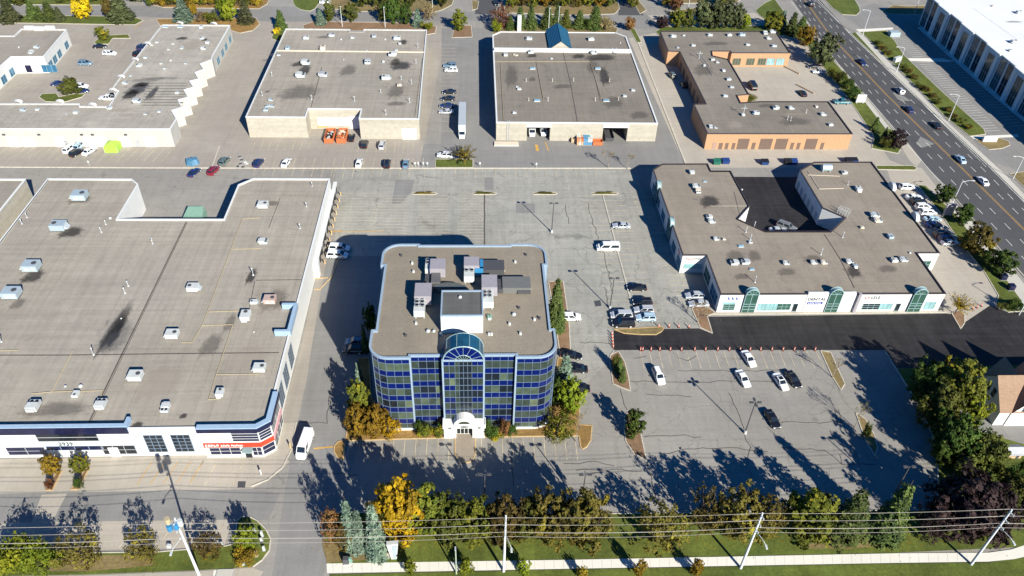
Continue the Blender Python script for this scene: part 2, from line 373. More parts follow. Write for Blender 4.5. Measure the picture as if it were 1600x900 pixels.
def text(par, s, F, u, z, size, m, name='lettering', out=0.06, centre=False):
    c = bpy.data.curves.new('t', 'FONT'); c.body = s; c.size = size; c.extrude = 0.04
    if centre: c.align_x = 'CENTER'
    t = bpy.data.objects.new('t', c); COL.objects.link(t); bpy.context.view_layer.update()
    me = bpy.data.meshes.new_from_object(t.evaluated_get(bpy.context.evaluated_depsgraph_get()))
    bpy.data.objects.remove(t); bpy.data.curves.remove(c)
    # text x -> along wall, y -> up, z -> out
    T = F @ Matrix(((1, 0, 0, u), (0, 0, 1, out), (0, 1, 0, z), (0, 0, 0, 1)))
    me.transform(T); me.materials.clear(); me.materials.append(m); me.name = name
    o = bpy.data.objects.new(name, me); COL.objects.link(o)
    if par is not None: o.parent = par; o.matrix_local = pw(par).inverted()
    return o
def marks(par, F, u, z, wid, h, n, m, out=0.05, name='small_lettering'):
    """row of letters too small to make out: short uneven strokes"""
    bm = B(); rr = random.Random(int(u*10+n)); s = wid/n
    for i in range(n):
        a = u+i*s; k = rr.random()
        add_box(bm, a+s*0.12, a+s*0.32, 0, out, z, z+h, 0, F)
        if k < 0.6: add_box(bm, a+s*0.32, a+s*0.8, 0, out, z+h*0.8, z+h, 0, F)
        if k > 0.3: add_box(bm, a+s*0.32, a+s*0.8, 0, out, z, z+h*0.2, 0, F)
        if k > 0.5: add_box(bm, a+s*0.32, a+s*0.7, 0, out, z+h*0.42, z+h*0.58, 0, F)
        if k < 0.4: add_box(bm, a+s*0.62, a+s*0.8, 0, out, z+h*0.2, z+h*0.8, 0, F)
    return mesh_obj(name, bm, m, par)
# ---------------- ground, roads and pavements
gb = B(); add_flat(gb, [(-900, -300), (900, -300), (900, 1500), (-900, 1500)], 0.0); struct(mesh_obj('ground', gb, A_LOT))
# tone areas of the lots (each a sheet a few mm above the one below)
sheet('parking_lot', [(0, 0), (700, 40), (655, 262), (-200, 262), (-200, 60)], 0.004, A_WARM)
sheet('parking_lot', [(524, 264), (985, 264), (1008, 300), (1060, 402), (1110, 490), (1092, 513), (959, 516), (955, 560), (905, 610), (880, 480), (640, 400), (524, 400)], 0.0035, A_MID)
sheet('parking_lot', [(690, 44), (765, 44), (985, 60), (1075, 262), (655, 262), (662, 225), (690, 225)], 0.006, A_GREY)
sheet('driveway', [(982, 60), (1040, 48), (1110, 240), (1130, 262), (1072, 262)], 0.009, CONC)
sheet('parking_lot', [(1100, 60), (1260, 50), (1390, 250), (1420, 262), (1100, 262)], 0.008, CONC)
sheet('parking_lot', [(-250, 724), (320, 717), (440, 699), (452, 722), (430, 742), (395, 764), (-250, 776)], 0.008, CONC)
sheet('driveway', [(-250, 776), (395, 764), (437, 771), (420, 812), (-250, 820)], 0.007, A_GREY)
sheet('parking_lot', [(-250, 820), (362, 812), (350, 855), (-250, 868)], 0.0075, CONC)
sheet('footway', [(65, 773), (105, 771), (60, 856), (38, 858), (38, 864), (25, 900), (15, 900), (37, 850)], 0.013, CONC)
sheet('sidewalk', [(-250, 722), (213, 714), (325, 711), (432, 697), (434, 662), (463, 660), (455, 705), (440, 732), (418, 750), (393, 760), (400, 722), (325, 722), (213, 728), (-250, 738)], 0.016, CONC)
sheet('driveway', [(505, 400), (640, 400), (560, 690), (540, 770), (505, 900), (425, 900), (450, 740), (470, 640), (492, 500)], 0.005, A_GREY)
sheet('sidewalk', [(524, 300), (530, 300), (497, 480), (478, 600), (463, 662), (436, 663), (470, 545)], 0.012, A_WARM)
sheet('asphalt_patch', [(470, 775), (520, 775), (512, 860), (440, 884), (452, 820)], 0.011, A_GREY)
sheet('asphalt_patch', [(618, 281), (648, 281), (643, 300), (626, 319), (612, 319)], 0.0068, A_GREY)
sheet('asphalt_patch', [(757, 277), (771, 277), (771, 297), (757, 297)], 0.0068, A_GREY)
sheet('asphalt_patch', [(806, 318), (836, 318), (836, 333), (806, 333)], 0.0068, A_GREY)
sheet('asphalt_patch', [(928, 470), (938, 469), (940, 478), (930, 479)], 0.0068, DARKG)
sheet('asphalt_patch', [(372, 752), (384, 752), (383, 762), (371, 762)], 0.021, DARKG)
# fresh black asphalt lane and courtyard of the shop building
sheet('fresh_asphalt_lane', [(959, 516), (1037, 514), (1092, 513), (1112, 521), (1104, 495), (1480, 490), (1487, 491), (1502, 514), (1507, 504), (1547, 477), (1575, 488), (1760, 484), (1760, 590), (1400, 575), (1383, 547), (959, 547)], 0.010, A_FRESH)
sheet('fresh_asphalt_court', [(68, 158), (99, 158), (99, 195.4), (72, 195.4)], 0.014, A_FRESH, px=False)
sheet('driveway', [(1385, 262), (1440, 262), (1500, 340), (1570, 440), (1592, 485), (1547, 477), (1507, 504), (1480, 490), (1430, 400)], 0.009, CONC)
# main road
rd = [(1233, -8), (1308, 98), (1445, 258), (1474, 286), (1518, 338), (1640, 474), (1900, 760), (1900, 600), (1700, 415), (1543, 257), (1329, 53), (1274, -8)]
sheet('main_road', rd, 0.012, A_ROAD)
sheet('road_patch', [(1395, 145), (1412, 150), (1424, 158), (1405, 158)], 0.0165, A_GREY)
sheet('road_patch', [(1432, 225), (1438, 213), (1460, 225), (1440, 231)], 0.0165, A_GREY)
# cross street and driveways at the back
sheet('cross_street', [(-300, 6), (430, 10), (700, 18), (1010, 22), (1036, 46), (985, 44), (940, 28), (700, 33), (430, 34), (222, 26), (-300, 24)], 0.011, A_GREY)
sheet('driveway', [(742, 22), (770, 22), (790, -12), (745, -12)], 0.015, A_ROAD)
sheet('driveway', [(966, 24), (1006, 24), (988, -12), (968, -12)], 0.015, A_ROAD)
sheet('driveway', [(1008, 24), (1180, 20), (1215, 40), (1170, 46), (1040, 44)], 0.010, CONC)
# east side of the road
sheet('parking_lot', [(1380, 50), (1460, 40), (1760, 320), (1760, 420), (1640, 320), (1545, 220), (1517, 214), (1450, 150), (1390, 96)], 0.007, A_GREY)
sheet('driveway', [(1315, 23), (1365, 5), (1420, 20), (1460, 38), (1380, 50), (1345, 44)], 0.009, A_GREY)
sheet('driveway', [(1517, 214), (1600, 214), (1760, 330), (1700, 330), (1580, 262), (1545, 252)], 0.0125, A_GREY)
sheet('sidewalk', [(1433, 43), (1462, 38), (1640, 212), (1640, 240), (1600, 191), (1540, 140)], 0.018, CONC_W)
sheet('footway', [(1401, 91), (1470, 91), (1492, 95), (1480, 97), (1407, 95)], 0.0205, CONC_W)
sheet('footway', [(1517, 213), (1590, 210), (1592, 214), (1521, 217)], 0.0205, CONC_W)
sheet('footway', [(1337, 46), (1395, 43), (1396, 46), (1343, 50)], 0.0205, CONC_W)
sheet('sidewalk', [(1336, 50), (1344, 50), (1400, 108), (1480, 190), (1570, 272), (1640, 345), (1628, 345), (1560, 272), (1470, 190), (1392, 112)], 0.018, CONC_L)
sheet('verge_grass', [(1329, 53), (1336, 50), (1392, 112), (1470, 190), (1520, 236), (1510, 228), (1440, 160)], 0.0155, GRASS)
bed('verge_grass', [(1344, 50), (1385, 48), (1399, 66), (1412, 86), (1470, 142), (1537, 202), (1540, 210), (1515, 213), (1478, 184), (1404, 108), (1350, 55)], GRASS)
bed('planting_island', [(1524, 218), (1560, 216), (1576, 221), (1578, 227), (1566, 232), (1545, 234), (1532, 226)], GRASSY, KERB)
bed('verge_grass', [(1578, 272), (1640, 262), (1700, 330), (1640, 330)], GRASSY, KERB)
bed('verge_grass', [(1284, -6), (1332, -6), (1343, 12), (1344, 18), (1338, 24), (1316, 23), (1300, 12)], GRASS)
bed('verge_grass', [(1378, 18), (1395, 8), (1420, 10), (1460, 8), (1458, 23), (1390, 22)], GRASSY)
# west verge of the road
bed('verge_grass', [(1232, 40), (1252, 40), (1310, 104), (1398, 206), (1410, 228), (1403, 240), (1362, 232), (1366, 214), (1330, 160), (1290, 110), (1262, 72), (1240, 58)], GRASS)
sheet('sidewalk', [(1345, 152), (1352, 152), (1392, 202), (1384, 202)], 0.125, CONC_L)
sheet('kerbside_strip', [(1400, 215), (1412, 215), (1440, 250), (1432, 262), (1420, 250)], 0.0155, CONC)
bed('grass_strip', [(1368, 259), (1425, 259), (1432, 262), (1430, 266), (1371, 265)], GRASS)
bed('verge_grass', [(1433, 289), (1446, 290), (1462, 306), (1508, 350), (1552, 398), (1600, 460), (1620, 484), (1575, 488), (1556, 476), (1560, 462), (1538, 425), (1499, 377), (1466, 329)], GRASS)
sheet('sidewalk', [(1462, 296), (1470, 296), (1512, 340), (1562, 396), (1620, 470), (1620, 484), (1605, 484), (1552, 410), (1505, 352)], 0.135, CONC_L)
# front lawn, sidewalks and verge
sheet('front_lawn', [(505, 801), (955, 803), (1456, 797), (1470, 770), (1520, 745), (1760, 700), (1760, 836), (1600, 855), (1400, 864), (511, 882)], 0.10, GRASS)
kb = B(); kerb_line(kb, GP([(505, 801), (955, 803), (1456, 797)]), 0.2, 0.14); struct(mesh_obj('kerb', kb, KERB))
sheet('dry_lawn_patch', [(1255, 838), (1320, 832), (1410, 836), (1402, 850), (1330, 858), (1262, 858)], 0.106, GRASSY)
sheet('dry_lawn_patch', [(503, 850), (560, 840), (600, 858), (590, 874), (511, 880)], 0.107, GRASSY)
sheet('sidewalk', [(510, 881), (900, 875), (1400, 865), (1545, 864), (1580, 859), (1620, 846), (1760, 800), (1760, 820), (1620, 866), (1585, 874), (1545, 878), (1400, 880), (900, 889), (511, 896)], 0.115, CONC_W)
sheet('verge_grass', [(515, 898), (900, 890), (1400, 881), (1545, 879), (1620, 868), (1760, 822), (1800, 1000), (515, 1000)], 0.104, GRASS)
lw = GP([(-250, 868), (245, 863), (315, 857), (350, 854), (368, 850), (370, 815), (377, 808), (388, 807), (402, 814), (416, 828), (423, 843), (421, 860), (410, 875), (395, 886), (300, 892), (140, 898), (-250, 906)])
sheet('front_lawn', lw, 0.10, GRASS, px=False)
sheet('dry_lawn_patch', [(60, 868), (235, 868), (240, 884), (140, 893), (60, 893)], 0.106, GRASSY)
kb = B(); kerb_line(kb, lw[4:14], 0.2, 0.14); kerb_line(kb, lw[0:5], 0.2, 0.14); struct(mesh_obj('kerb', kb, KERB))
sheet('sidewalk', [(-250, 908), (140, 899), (300, 893), (395, 887), (412, 893), (400, 912), (-250, 930)], 0.03, CONC)
sheet('sidewalk_slab', [(334, 891), (362, 889), (361, 899), (333, 900)], 0.035, CONC_W)
# beds round the office tower
bed('planting_bed', [(540, 689), (626, 686), (711, 684), (711, 673), (690, 664), (600, 664), (580, 620), (576, 560), (560, 560), (552, 610)], LITTER, KERB_Y)
bed('planting_bed', [(757, 683), (905, 681), (907, 698), (910, 702), (917, 698), (923, 688), (925, 665), (905, 664), (905, 610), (882, 560), (872, 560), (864, 620), (852, 660), (757, 668)], LITTER, KERB_Y)
bed('planting_bed', [(857, 440), (880, 440), (889, 505), (892, 560), (876, 560), (868, 505)], MULCH, KERB)
bed('planting_island', [(540, 689), (529, 690), (523, 697), (522, 706), (528, 716), (536, 719)], LITTER, KERB_Y)
bed('entrance_walk', [(711, 684), (711, 709), (714, 717), (720, 722), (727, 724), (734, 722), (740, 717), (743, 709), (743, 684), (743, 668), (711, 668)], PAVER, KERB_Y, h=0.075)
# islands
bed('planting_island', [(952, 562), (954.5, 555), (966, 549), (976, 566), (982, 589), (985, 611), (972, 606), (958, 600), (955, 580)], MULCH, KERB)
bed('planting_island', [(976, 650), (983, 644), (992, 642), (996, 655), (1003, 687), (1010, 719), (991, 710), (978, 690), (975, 670)], MULCH, KERB)
bed('planting_island', [(1282, 548), (1298, 551), (1307, 572), (1320, 600), (1314, 610), (1300, 588)], GRASSY, KERB)
bed('planting_island', [(1337, 645), (1352, 655), (1366, 680), (1371, 700), (1367, 713), (1352, 688)], GRASSY, KERB)
bed('planting_island', [(959, 515), (975, 521), (1000, 523), (1025, 523), (1034, 518), (1037, 513), (1034, 511), (1000, 513)], GRASSY, KERB_Y)
bed('planting_island', [(1094, 512), (1113, 521), (1105, 494), (1118, 489), (1098, 476), (1080, 480)], MULCH, KERB)
bed('planting_island', [(1487, 490), (1501, 514), (1507, 505), (1507, 492), (1498, 485)], MULCH, KERB)
for q in ((642, 683), (737, 776), (831, 871), (923, 966)):
    bed('narrow_island', [(q[0], 302), (q[0]+14, 300), (q[1]-14, 300), (q[1], 302), (q[1]-3, 304), (q[0]+3, 304)], GRASSY, KERB)
bed('planting_island', [(680, 249), (739, 249), (739, 262), (680, 262)], GRASS, KERB)
bed('planting_island', [(66, 147), (88, 146), (92, 152), (116, 147), (133, 147), (128, 152), (100, 160), (72, 159), (61, 152)], GRASS, KERB)
bed('planting_strip', [(147, 66), (160, 56), (200, 54), (204, 60), (176, 60), (170, 69), (150, 69)], GRASS, KERB)
# back verges
bed('verge_grass', [(-300, 20), (206, 26), (224, 32), (211, 39), (24, 36), (-300, 30)], GRASS)
bed('verge_grass', [(-300, -14), (160, -14), (163, 8), (-300, 6)], GRASS)
bed('planting_bed', [(232, 6), (256, 12), (405, 14), (418, 6), (424, -14), (226, -14)], LITTER)
bed('planting_bed', [(244, 30), (400, 28), (406, 38), (395, 48), (375, 52), (355, 46), (250, 40)], LITTER)
bed('verge_grass', [(457, 0), (462, 11), (478, 17), (492, 14), (503, -10), (457, -10)], GRASS, smooth=2)
bed('verge_grass', [(424, 60), (430, 47), (446, 47), (438, 66)], GRASS)
bed('planting_bed', [(473, 40), (490, 34), (665, 37), (682, 42), (680, 52), (668, 54), (640, 60), (480, 60)], MULCH)
bed('planting_bed', [(500, -14), (545, -14), (600, 6), (598, 18), (560, 18), (520, 14)], GRASSY)
bed('verge_grass', [(600, -10), (712, -10), (706, 8), (690, 16), (676, 20), (600, 18)], GRASSY)
bed('planting_island', [(711, 40), (736, 40), (738, 58), (706, 59)], MULCH)
bed('planting_island', [(737, 0), (748, 2), (746, 14), (738, 16)], GRASSY)
bed('verge_grass', [(770, 38), (930, 36), (965, 44), (962, 56), (770, 58)], GRASSY)
bed('verge_grass', [(788, 20), (790, -12), (962, -12), (968, 14), (960, 22), (900, 24)], GRASSY)
bed('verge_grass', [(984, 46), (991, 44), (1002, 66), (996, 68)], GRASS)
bed('planting_bed', [(992, -12), (1000, 4), (1010, 16), (1000, 22), (994, 12), (988, -12)], GRASSY)
bed('verge_grass', [(1040, 20), (1100, 10), (1110, 16), (1050, 26)], GRASSY)
bed('verge_grass', [(1024, 50), (1035, 42), (1220, 40), (1244, 50), (1222, 56), (1030, 56)], GRASS)
bed('verge_grass', [(1180, 16), (1196, 4), (1210, -2), (1226, 20), (1232, 38), (1200, 34), (1186, 24)], GRASS)
bed('verge_grass', [(1030, -14), (1180, -14), (1150, 4), (1040, 6)], GRASSY)
# long kerb between the two lots and low kerbs of the lanes
kb = B(); kerb_line(kb, GP([(-60, 261), (246, 262.5), (500, 263), (985, 263)]), 0.35, 0.15); struct(mesh_obj('kerb', kb, KERB))
kb = B(); kerb_line(kb, GP([(941, 302), (993, 498)]), 0.3, 0.14); kerb_line(kb, GP([(997, 66), (1072, 258)]), 0.5, 0.16); struct(mesh_obj('kerb', kb, KERB))
kb = B(); kerb_line(kb, GP([(248, 262), (331, 262), (343, 228)]), 0.25, 0.12); kerb_line(kb, GP([(463, 660), (456, 702), (441, 731), (418, 750), (393, 760)]), 0.22, 0.14); struct(mesh_obj('kerb', kb, KERB))
kb = B(); kerb_line(kb, curve(GP([(959, 549), (953, 556)]), 2, False), 0.2, 0.12); kerb_line(kb, GP([(1104, 492), (1480, 488)]), 0.25, 0.13); struct(mesh_obj('kerb', kb, KERB))
kb = B(); kerb_line(kb, GP([(1308, 100), (1400, 212)]), 0.25, 0.15); kerb_line(kb, GP([(1474, 288), (1518, 340), (1620, 455)]), 0.25, 0.15); kerb_line(kb, GP([(1329, 52), (1543, 256), (1700, 413)]), 0.25, 0.15); struct(mesh_obj('kerb', kb, KERB))
kb = B(); kerb_line(kb, GP([(491, 452), (500, 452), (519, 432), (530, 402)]), 0.25, 0.13); kerb_line(kb, GP([(488, 436), (512, 434)]), 0.25, 0.13); struct(mesh_obj('kerb', kb, KERB_Y))
sheet('shop_forecourt', [(1104, 489), (1480, 484), (1480, 488), (1104, 493)], 0.1, CONC)
kb = B(); kerb_line(kb, GP([(1383, 549), (1440, 640), (1465, 700), (1466, 797)]), 0.2, 0.14); struct(mesh_obj('kerb', kb, KERB))
sheet('garden_ground', [(1385, 552), (1442, 640), (1467, 700), (1468, 797), (1900, 760), (1900, 560), (1400, 576)], 0.0165, GRASS)
sheet('garden_path', [(1500, 640), (1620, 640), (1620, 700), (1500, 665)], 0.022, A_GREY)

# ---------------- painted markings
mk = B(); mf = B(); my = B()
def dash(bm, p, q, n, frac, wd, z=0.021):
    a = Vector(G(*p)); b = Vector(G(*q))
    for i in range(n): strip(bm, [a+(b-a)*(i/n), a+(b-a)*((i+frac)/n)], wd, z)
def line(bm, P, wd, z=0.021): strip(bm, GP(P), wd, z)
def stalls(bm, p, q, n, vec, wd=0.13, z=0.0185):
    """n stall lines from p to q, each running by vec metres (x,y)"""
    a = Vector(G(*p)); b = Vector(G(*q))
    for i in range(n):
        c = a+(b-a)*(i/(n-1)); strip(bm, [c, c+Vector(vec)], wd, z)
# road
line(mk, [(1236, 2), (1308.7, 98.5), (1400, 204)], 0.18); line(mk, [(1410, 217), (1474, 290)], 0.18)
line(mk, [(1276, -2), (1330, 55), (1545, 260), (1700, 416)], 0.2); line(mk, [(1272, -2), (1420, 140), (1541, 261)], 0.12)
yl = GP([(1256, -2), (1297.5, 56), (1387, 150), (1497, 257), (1640, 398)])
for s in (-0.22, 0.22): strip(my, [(p[0]+s, p[1]) for p in yl], 0.13, 0.022)
L0 = GP([(1236, 2), (1308.7, 98.5), (1474, 290), (1640, 480)]); C0 = yl; R0 = GP([(1276, -2), (1330, 55), (1545, 260), (1700, 416)])
def xat(P, y):
    for i in range(len(P)-1):
        if (P[i][1]-y)*(P[i+1][1]-y) <= 0 and P[i][1] != P[i+1][1]:
            t = (y-P[i][1])/(P[i+1][1]-P[i][1]); return P[i][0]+(P[i+1][0]-P[i][0])*t
    return P[0][0] if y > P[0][1] else P[-1][0]
y = 132.0
while y < 345:
    for A_, B_, fr in ((L0, C0, 0.36), (L0, C0, 0.68), (C0, R0, 0.36), (C0, R0, 0.70)):
        xa = xat(A_, y)+(xat(B_, y)-xat(A_, y))*fr; xb = xat(A_, y+3)+(xat(B_, y+3)-xat(A_, y+3))*fr
        strip(mk, [(xa, y), (xb, y+3)], 0.15, 0.0215)
    y += 7.4
# east lot stripes
stalls(mk, (1396, 60), (1540, 205), 44, (5.2, 0.6)); 
stalls(mk, (1462, 62), (1600, 196), 34, (-5.2, -0.6))
# lots: faded lines
stalls(mf, (664, 264), (930, 264), 18, (0, -5.0)); stalls(mf, (524, 264), (640, 264), 9, (0, -5.0)); stalls(mf, (400, 262), (520, 263), 9, (0, -4.6))
stalls(mf, (410, 261), (660, 262), 17, (0, 5.2)); stalls(mf, (690, 70), (690, 205), 22, (5.4, 0)); 
stalls(mf, (400, 219), (486, 219), 8, (0, -6)); stalls(mf, (562, 222), (660, 224), 8, (0, -6)); stalls(mf, (0, 229), (270, 233), 21, (-1.2, -7))
stalls(mf, (527, 302), (510, 372), 17, (12, 0)); stalls(mf, (640, 306), (640, 380), 17, (-10, 0)); stalls(mf, (655, 306), (655, 378), 17, (8, 0))
stalls(mf, (757, 306), (757, 378), 17, (-7, 0)); stalls(mf, (943, 306), (993, 498), 22, (5.6, 0)); stalls(mf, (941, 306), (985, 470), 20, (-5.6, 0))
stalls(mf, (1010, 300), (1058, 400), 13, (-5.0, 0)); stalls(mf, (1061, 408), (1098, 478), 10, (-5.2, 0))
stalls(mf, (546, 688), (702, 685), 10, (0, -5.6)); stalls(mf, (752, 685), (898, 683), 10, (0, -5.6))
stalls(mf, (340, 62), (312, 122), 14, (4.8, 0)); stalls(mf, (1412, 282), (1500, 392), 22, (5.5, 0.0)); stalls(mf, (1402, 290), (1462, 380), 14, (-2, 0))
stalls(mf, (600, 800), (950, 801), 22, (0, 5.4)); stalls(mf, (210, 822), (350, 818), 8, (-1.2, -4.2)); stalls(my, (238, 722), (318, 720), 5, (-1.2, -5.0)); stalls(mf, (318, 720), (382, 719), 4, (-0.9, -5.6))
stalls(mf, (1000, 549), (1275, 549), 20, (0, -5.2)); stalls(mf, (150, 66), (225, 66), 8, (0, -4.8)); stalls(mf, (0, 128), (60, 128), 6, (-3, -5)); stalls(mf, (182, 80), (165, 135), 10, (-5, 0))
line(my, [(508, 362), (535, 361)], 0.3); line(my, [(505, 363), (600, 361)], 0.2); line(my, [(490, 701), (521, 698)], 0.35); line(my, [(838, 226), (840, 236)], 0.9); line(my, [(852, 222), (857, 236)], 0.3); line(my, [(210, 44), (222, 36)], 0.35)
for o_, m_ in ((mk, PAINT), (mf, PAINT_F), (my, PAINT_Y)): struct(mesh_obj('painted_markings', o_, m_))
# sealed cracks and seams
ck = B()
def crackline(P, wd=0.16, jag=0.25, z=0.0195):
    pts = GP(P); out = []
    for i in range(len(pts)-1):
        a = Vector(pts[i]); b = Vector(pts[i+1]); n = max(2, int((b-a).length/1.3))
        for k in range(n): out.append(a+(b-a)*(k/n)+Vector((random.uniform(-jag, jag), random.uniform(-jag, jag))))
    out.append(Vector(pts[-1])); strip(ck, out, wd, z)
for P in ([(757, 303), (757, 383)], ): crackline(P, 0.35, 0.05)
for P in ([(918, 318), (925, 345), (945, 400), (958, 460)], [(883, 320), (889, 350)], [(945, 448), (951, 480)], [(905, 535), (960, 537)],
          [(985, 596), (1050, 596), (1090, 598), (1130, 596), (1230, 597)], [(1010, 617), (1050, 618), (1080, 620)], [(1005, 683), (1060, 680), (1095, 683)], [(1035, 710), (1075, 702), (1130, 700), (1165, 702), (1200, 706)],
          [(900, 735), (950, 733), (1005, 736)], [(912, 735), (920, 741), (938, 738)], [(968, 610), (980, 640)], [(1010, 720), (1018, 748), (1025, 790)], [(1140, 614), (1150, 640), (1158, 660), (1164, 676)], [(1163, 680), (1172, 700), (1168, 716)],
          [(1060, 580), (1110, 578), (1150, 580), (1230, 578)], [(1220, 660), (1310, 660), (1316, 661)], [(1222, 700), (1290, 704), (1316, 725), (1370, 726)], [(1305, 640), (1308, 662)], [(1315, 660), (1310, 640)], [(1316, 726), (1312, 710)],
          [(470, 660), (510, 661), (520, 580)], [(1125, 500), (1125, 500.5)], [(1060, 560), (1075, 563), (1088, 556)], [(990, 560), (1010, 556)], [(520, 740), (560, 742)], [(800, 715), (802, 760)], [(695, 712), (720, 712)], [(880, 724), (930, 722), (960, 728)]):
    crackline(P)
struct(mesh_obj('sealed_cracks', ck, CRACK))
# ---------------- buildings
def building(name, label, cat, outline, h, wallm, roofm, copem=COPE, cw=0.35, par=0.35, basemat=None, group=None):
    cx = sum(p[0] for p in outline)/len(outline); cy = sum(p[1] for p in outline)/len(outline)
    t = thing(name, label, cat, (cx, cy, 0), 0, group)
    bm = B(); add_walls(bm, outline, 0, h-0.03); mesh_obj('wall', bm, wallm, t)
    bm = B(); add_flat(bm, inset(outline, cw-0.02), h-par); mesh_obj('roof', bm, roofm, t)
    bm = B(); ring(bm, inset(outline, -0.06), cw, h-0.25, h); 
    Q = inset(outline, cw-0.06); add_walls(bm, Q, h-par-0.1, h-0.01, flip=True); mesh_obj('coping', bm, copem, t)
    return t
def stain(t, z, px, py, wp, hp, m=STAIN_D):
    """mark on a roof: centre point, width and height in photo pixels"""
    x0, y0 = G(px-wp/2, py, z); x1, _ = G(px+wp/2, py, z); _, ya = G(px, py+hp/2, z); _, yb = G(px, py-hp/2, z)
    bm = B(); v = [bm.verts.new(q) for q in ((x0, ya, z), (x1, ya, z), (x1, yb, z), (x0, yb, z))]; bm.faces.new(v); mesh_obj('roof_stain', bm, m, t)
def pipe_run(t, z, pts, m=PIPE_Y, r=0.07, name='gas_pipe'):
    bm = B(); Q = GP(pts, z)
    for a, b in zip(Q[:-1], Q[1:]): add_cyl(bm, (a[0], a[1], z+0.15), (b[0], b[1], z+0.15), r, n=6)
    mesh_obj(name, bm, m, t)
def seam(t, z, pts, wd=0.3, m=CRACK, h=0.03):
    bm = B(); strip(bm, GP(pts, z), wd, z+h); mesh_obj('roof_seam', bm, m, t)

# --- big flat white warehouse in the lower left
ZL = 8.0
LO = [(-111.8, 152), (-111.8, 180.6), (-90.3, 180.6), (-87.8, 178.0), (-87.8, 162.3), (-62.0, 162.3), (-62.0, 178.0), (-58.8, 181.0), (-38.6, 181.0), (-38.6, 97.4), (-40.2, 96.4), (-50.7, 95.9), (-160, 95.9), (-160, 152)]
tL = building('warehouse', 'huge white walled warehouse with tan flat roof covering the lower left of the scene', 'warehouse', LO, ZL, W_WHITE, R_TAN)
zr = ZL-0.34
for a in ((127, 312, 70, 22, STAIN_M), (112, 363, 66, 28, STAIN_D), (52, 432, 60, 36, STAIN_D), (178, 520, 50, 110, STAIN_D), (180, 530, 90, 90, STAIN_M), (385, 560, 120, 60, STAIN_L), (90, 640, 200, 40, STAIN_M), (190, 500, 40, 90, STAIN_M), (425, 318, 50, 14, STAIN_M), (393, 432, 26, 40, STAIN_D), (287, 650, 22, 14, STAIN_D), (215, 664, 34, 16, STAIN_D), (330, 540, 60, 60, STAIN_M), (28, 475, 40, 30, STAIN_M), (360, 505, 30, 50, STAIN_M), (250, 600, 120, 80, STAIN_L), (430, 470, 80, 60, STAIN_M)):
    stain(tL, zr+0.012, *a)
seam(tL, zr, [(291, 347), (139, 660)], 0.26); seam(tL, zr, [(293, 347), (142, 660)], 0.12)
seam(tL, zr, [(-60, 555), (100, 555), (250, 553), (436, 551)], 0.25); seam(tL, zr, [(400, 438), (472, 437)], 0.2); seam(tL, zr, [(438, 309), (420, 356)], 0.15); seam(tL, zr, [(398, 440), (388, 490)], 0.15)
pipe_run(tL, zr, [(407, 341), (379, 343), (316, 509), (364, 508), (338, 586), (326, 625)]); pipe_run(tL, zr, [(363, 390), (408, 389)]); pipe_run(tL, zr, [(338, 586), (405, 585)]); pipe_run(tL, zr, [(326, 488), (385, 486)]); pipe_run(tL, zr, [(316, 509), (300, 536), (284, 536)]); pipe_run(tL, zr, [(326, 625), (343, 624)])
pipe_run(tL, zr, [(-20, 549), (28, 548)]); pipe_run(tL, zr, [(114, 549), (81, 613), (50, 616)]); pipe_run(tL, zr, [(81, 613), (161, 611), (158, 620)])
# front facade
TXT_P = plain('pale_lettering', (0.58, 0.62, 0.64), 0.5)
FL = wall_frame((-160, 95.9), (-50.7, 95.9))
def LX(px, py, z=4.0): return G(px, py, z)[0]+160
window(tL, FL, LX(52, 690, 6), LX(148, 690, 6), 4.6, 7.9, G_DARK, METAL_G, 1, 3, 0.14, 'glazed_band')
window(tL, FL, LX(8, 706, 2.4), LX(68, 706, 2.4), 0.8, 3.0, G_NAVY, METAL_G, 2, 2, 0.1)
window(tL, FL, LX(70, 704, 2.8), LX(158, 704, 2.8), 2.0, 3.2, G_NAVY, COPE_B, 4, 1, 0.08)
window(tL, FL, LX(158, 704, 2.4), LX(210, 704, 2.4), 0.7, 3.2, G_DARK, METAL_G, 3, 2, 0.1)
window(tL, FL, LX(-110, 704, 2.4), LX(-30, 706, 2.4), 0.8, 3.0, G_NAVY, METAL_G, 4, 2, 0.1)
bm = B(); u = LX(177, 712, 1.2); add_box(bm, u-0.9, u+0.9, 0, 0.12, 0, 2.6, 0, FL); mesh_obj('door', bm, DOORW, tL)
for px in (243, 285): u = LX(px, 698, 3.2); window(tL, FL, u-1.7, u+1.7, 1.2, 6.0, G_DARK, MULL, 3, 5, 0.12)
text(tL, '3939', FL, LX(91, 697, 3.5), 3.35, 1.35, TXT_D)
marks(tL, FL, LX(-10, 686, 5.6), 5.0, LX(44, 686, 5.6)-LX(-10, 686, 5.6), 1.3, 7, TXT_P)
# raised dark entrance parapets with pale blue backs
def raised(P, z1, th, name, m1):
    bm = B()
    for a, b in zip(P[:-1], P[1:]):
        F = wall_frame(a, b); ln = (Vector(b)-Vector(a)).length; add_box(bm, -0.02, ln+0.02, -th, 0.05, ZL-1.2, z1, 0, F)
    return mesh_obj(name, bm, m1, tL)
raised([(-160, 95.75), (-63.5, 95.75)], ZL+0.75, 0.75, 'raised_fascia', W_PALEB)
raised([(-160, 95.66), (-63.5, 95.66)], ZL+0.55, 0.08, 'dark_fascia', G_NAVY)
raised([(-63.5, 95.8), (-63.5, 98.0)], ZL+0.8, 0.6, 'raised_fascia', W_PALEB)
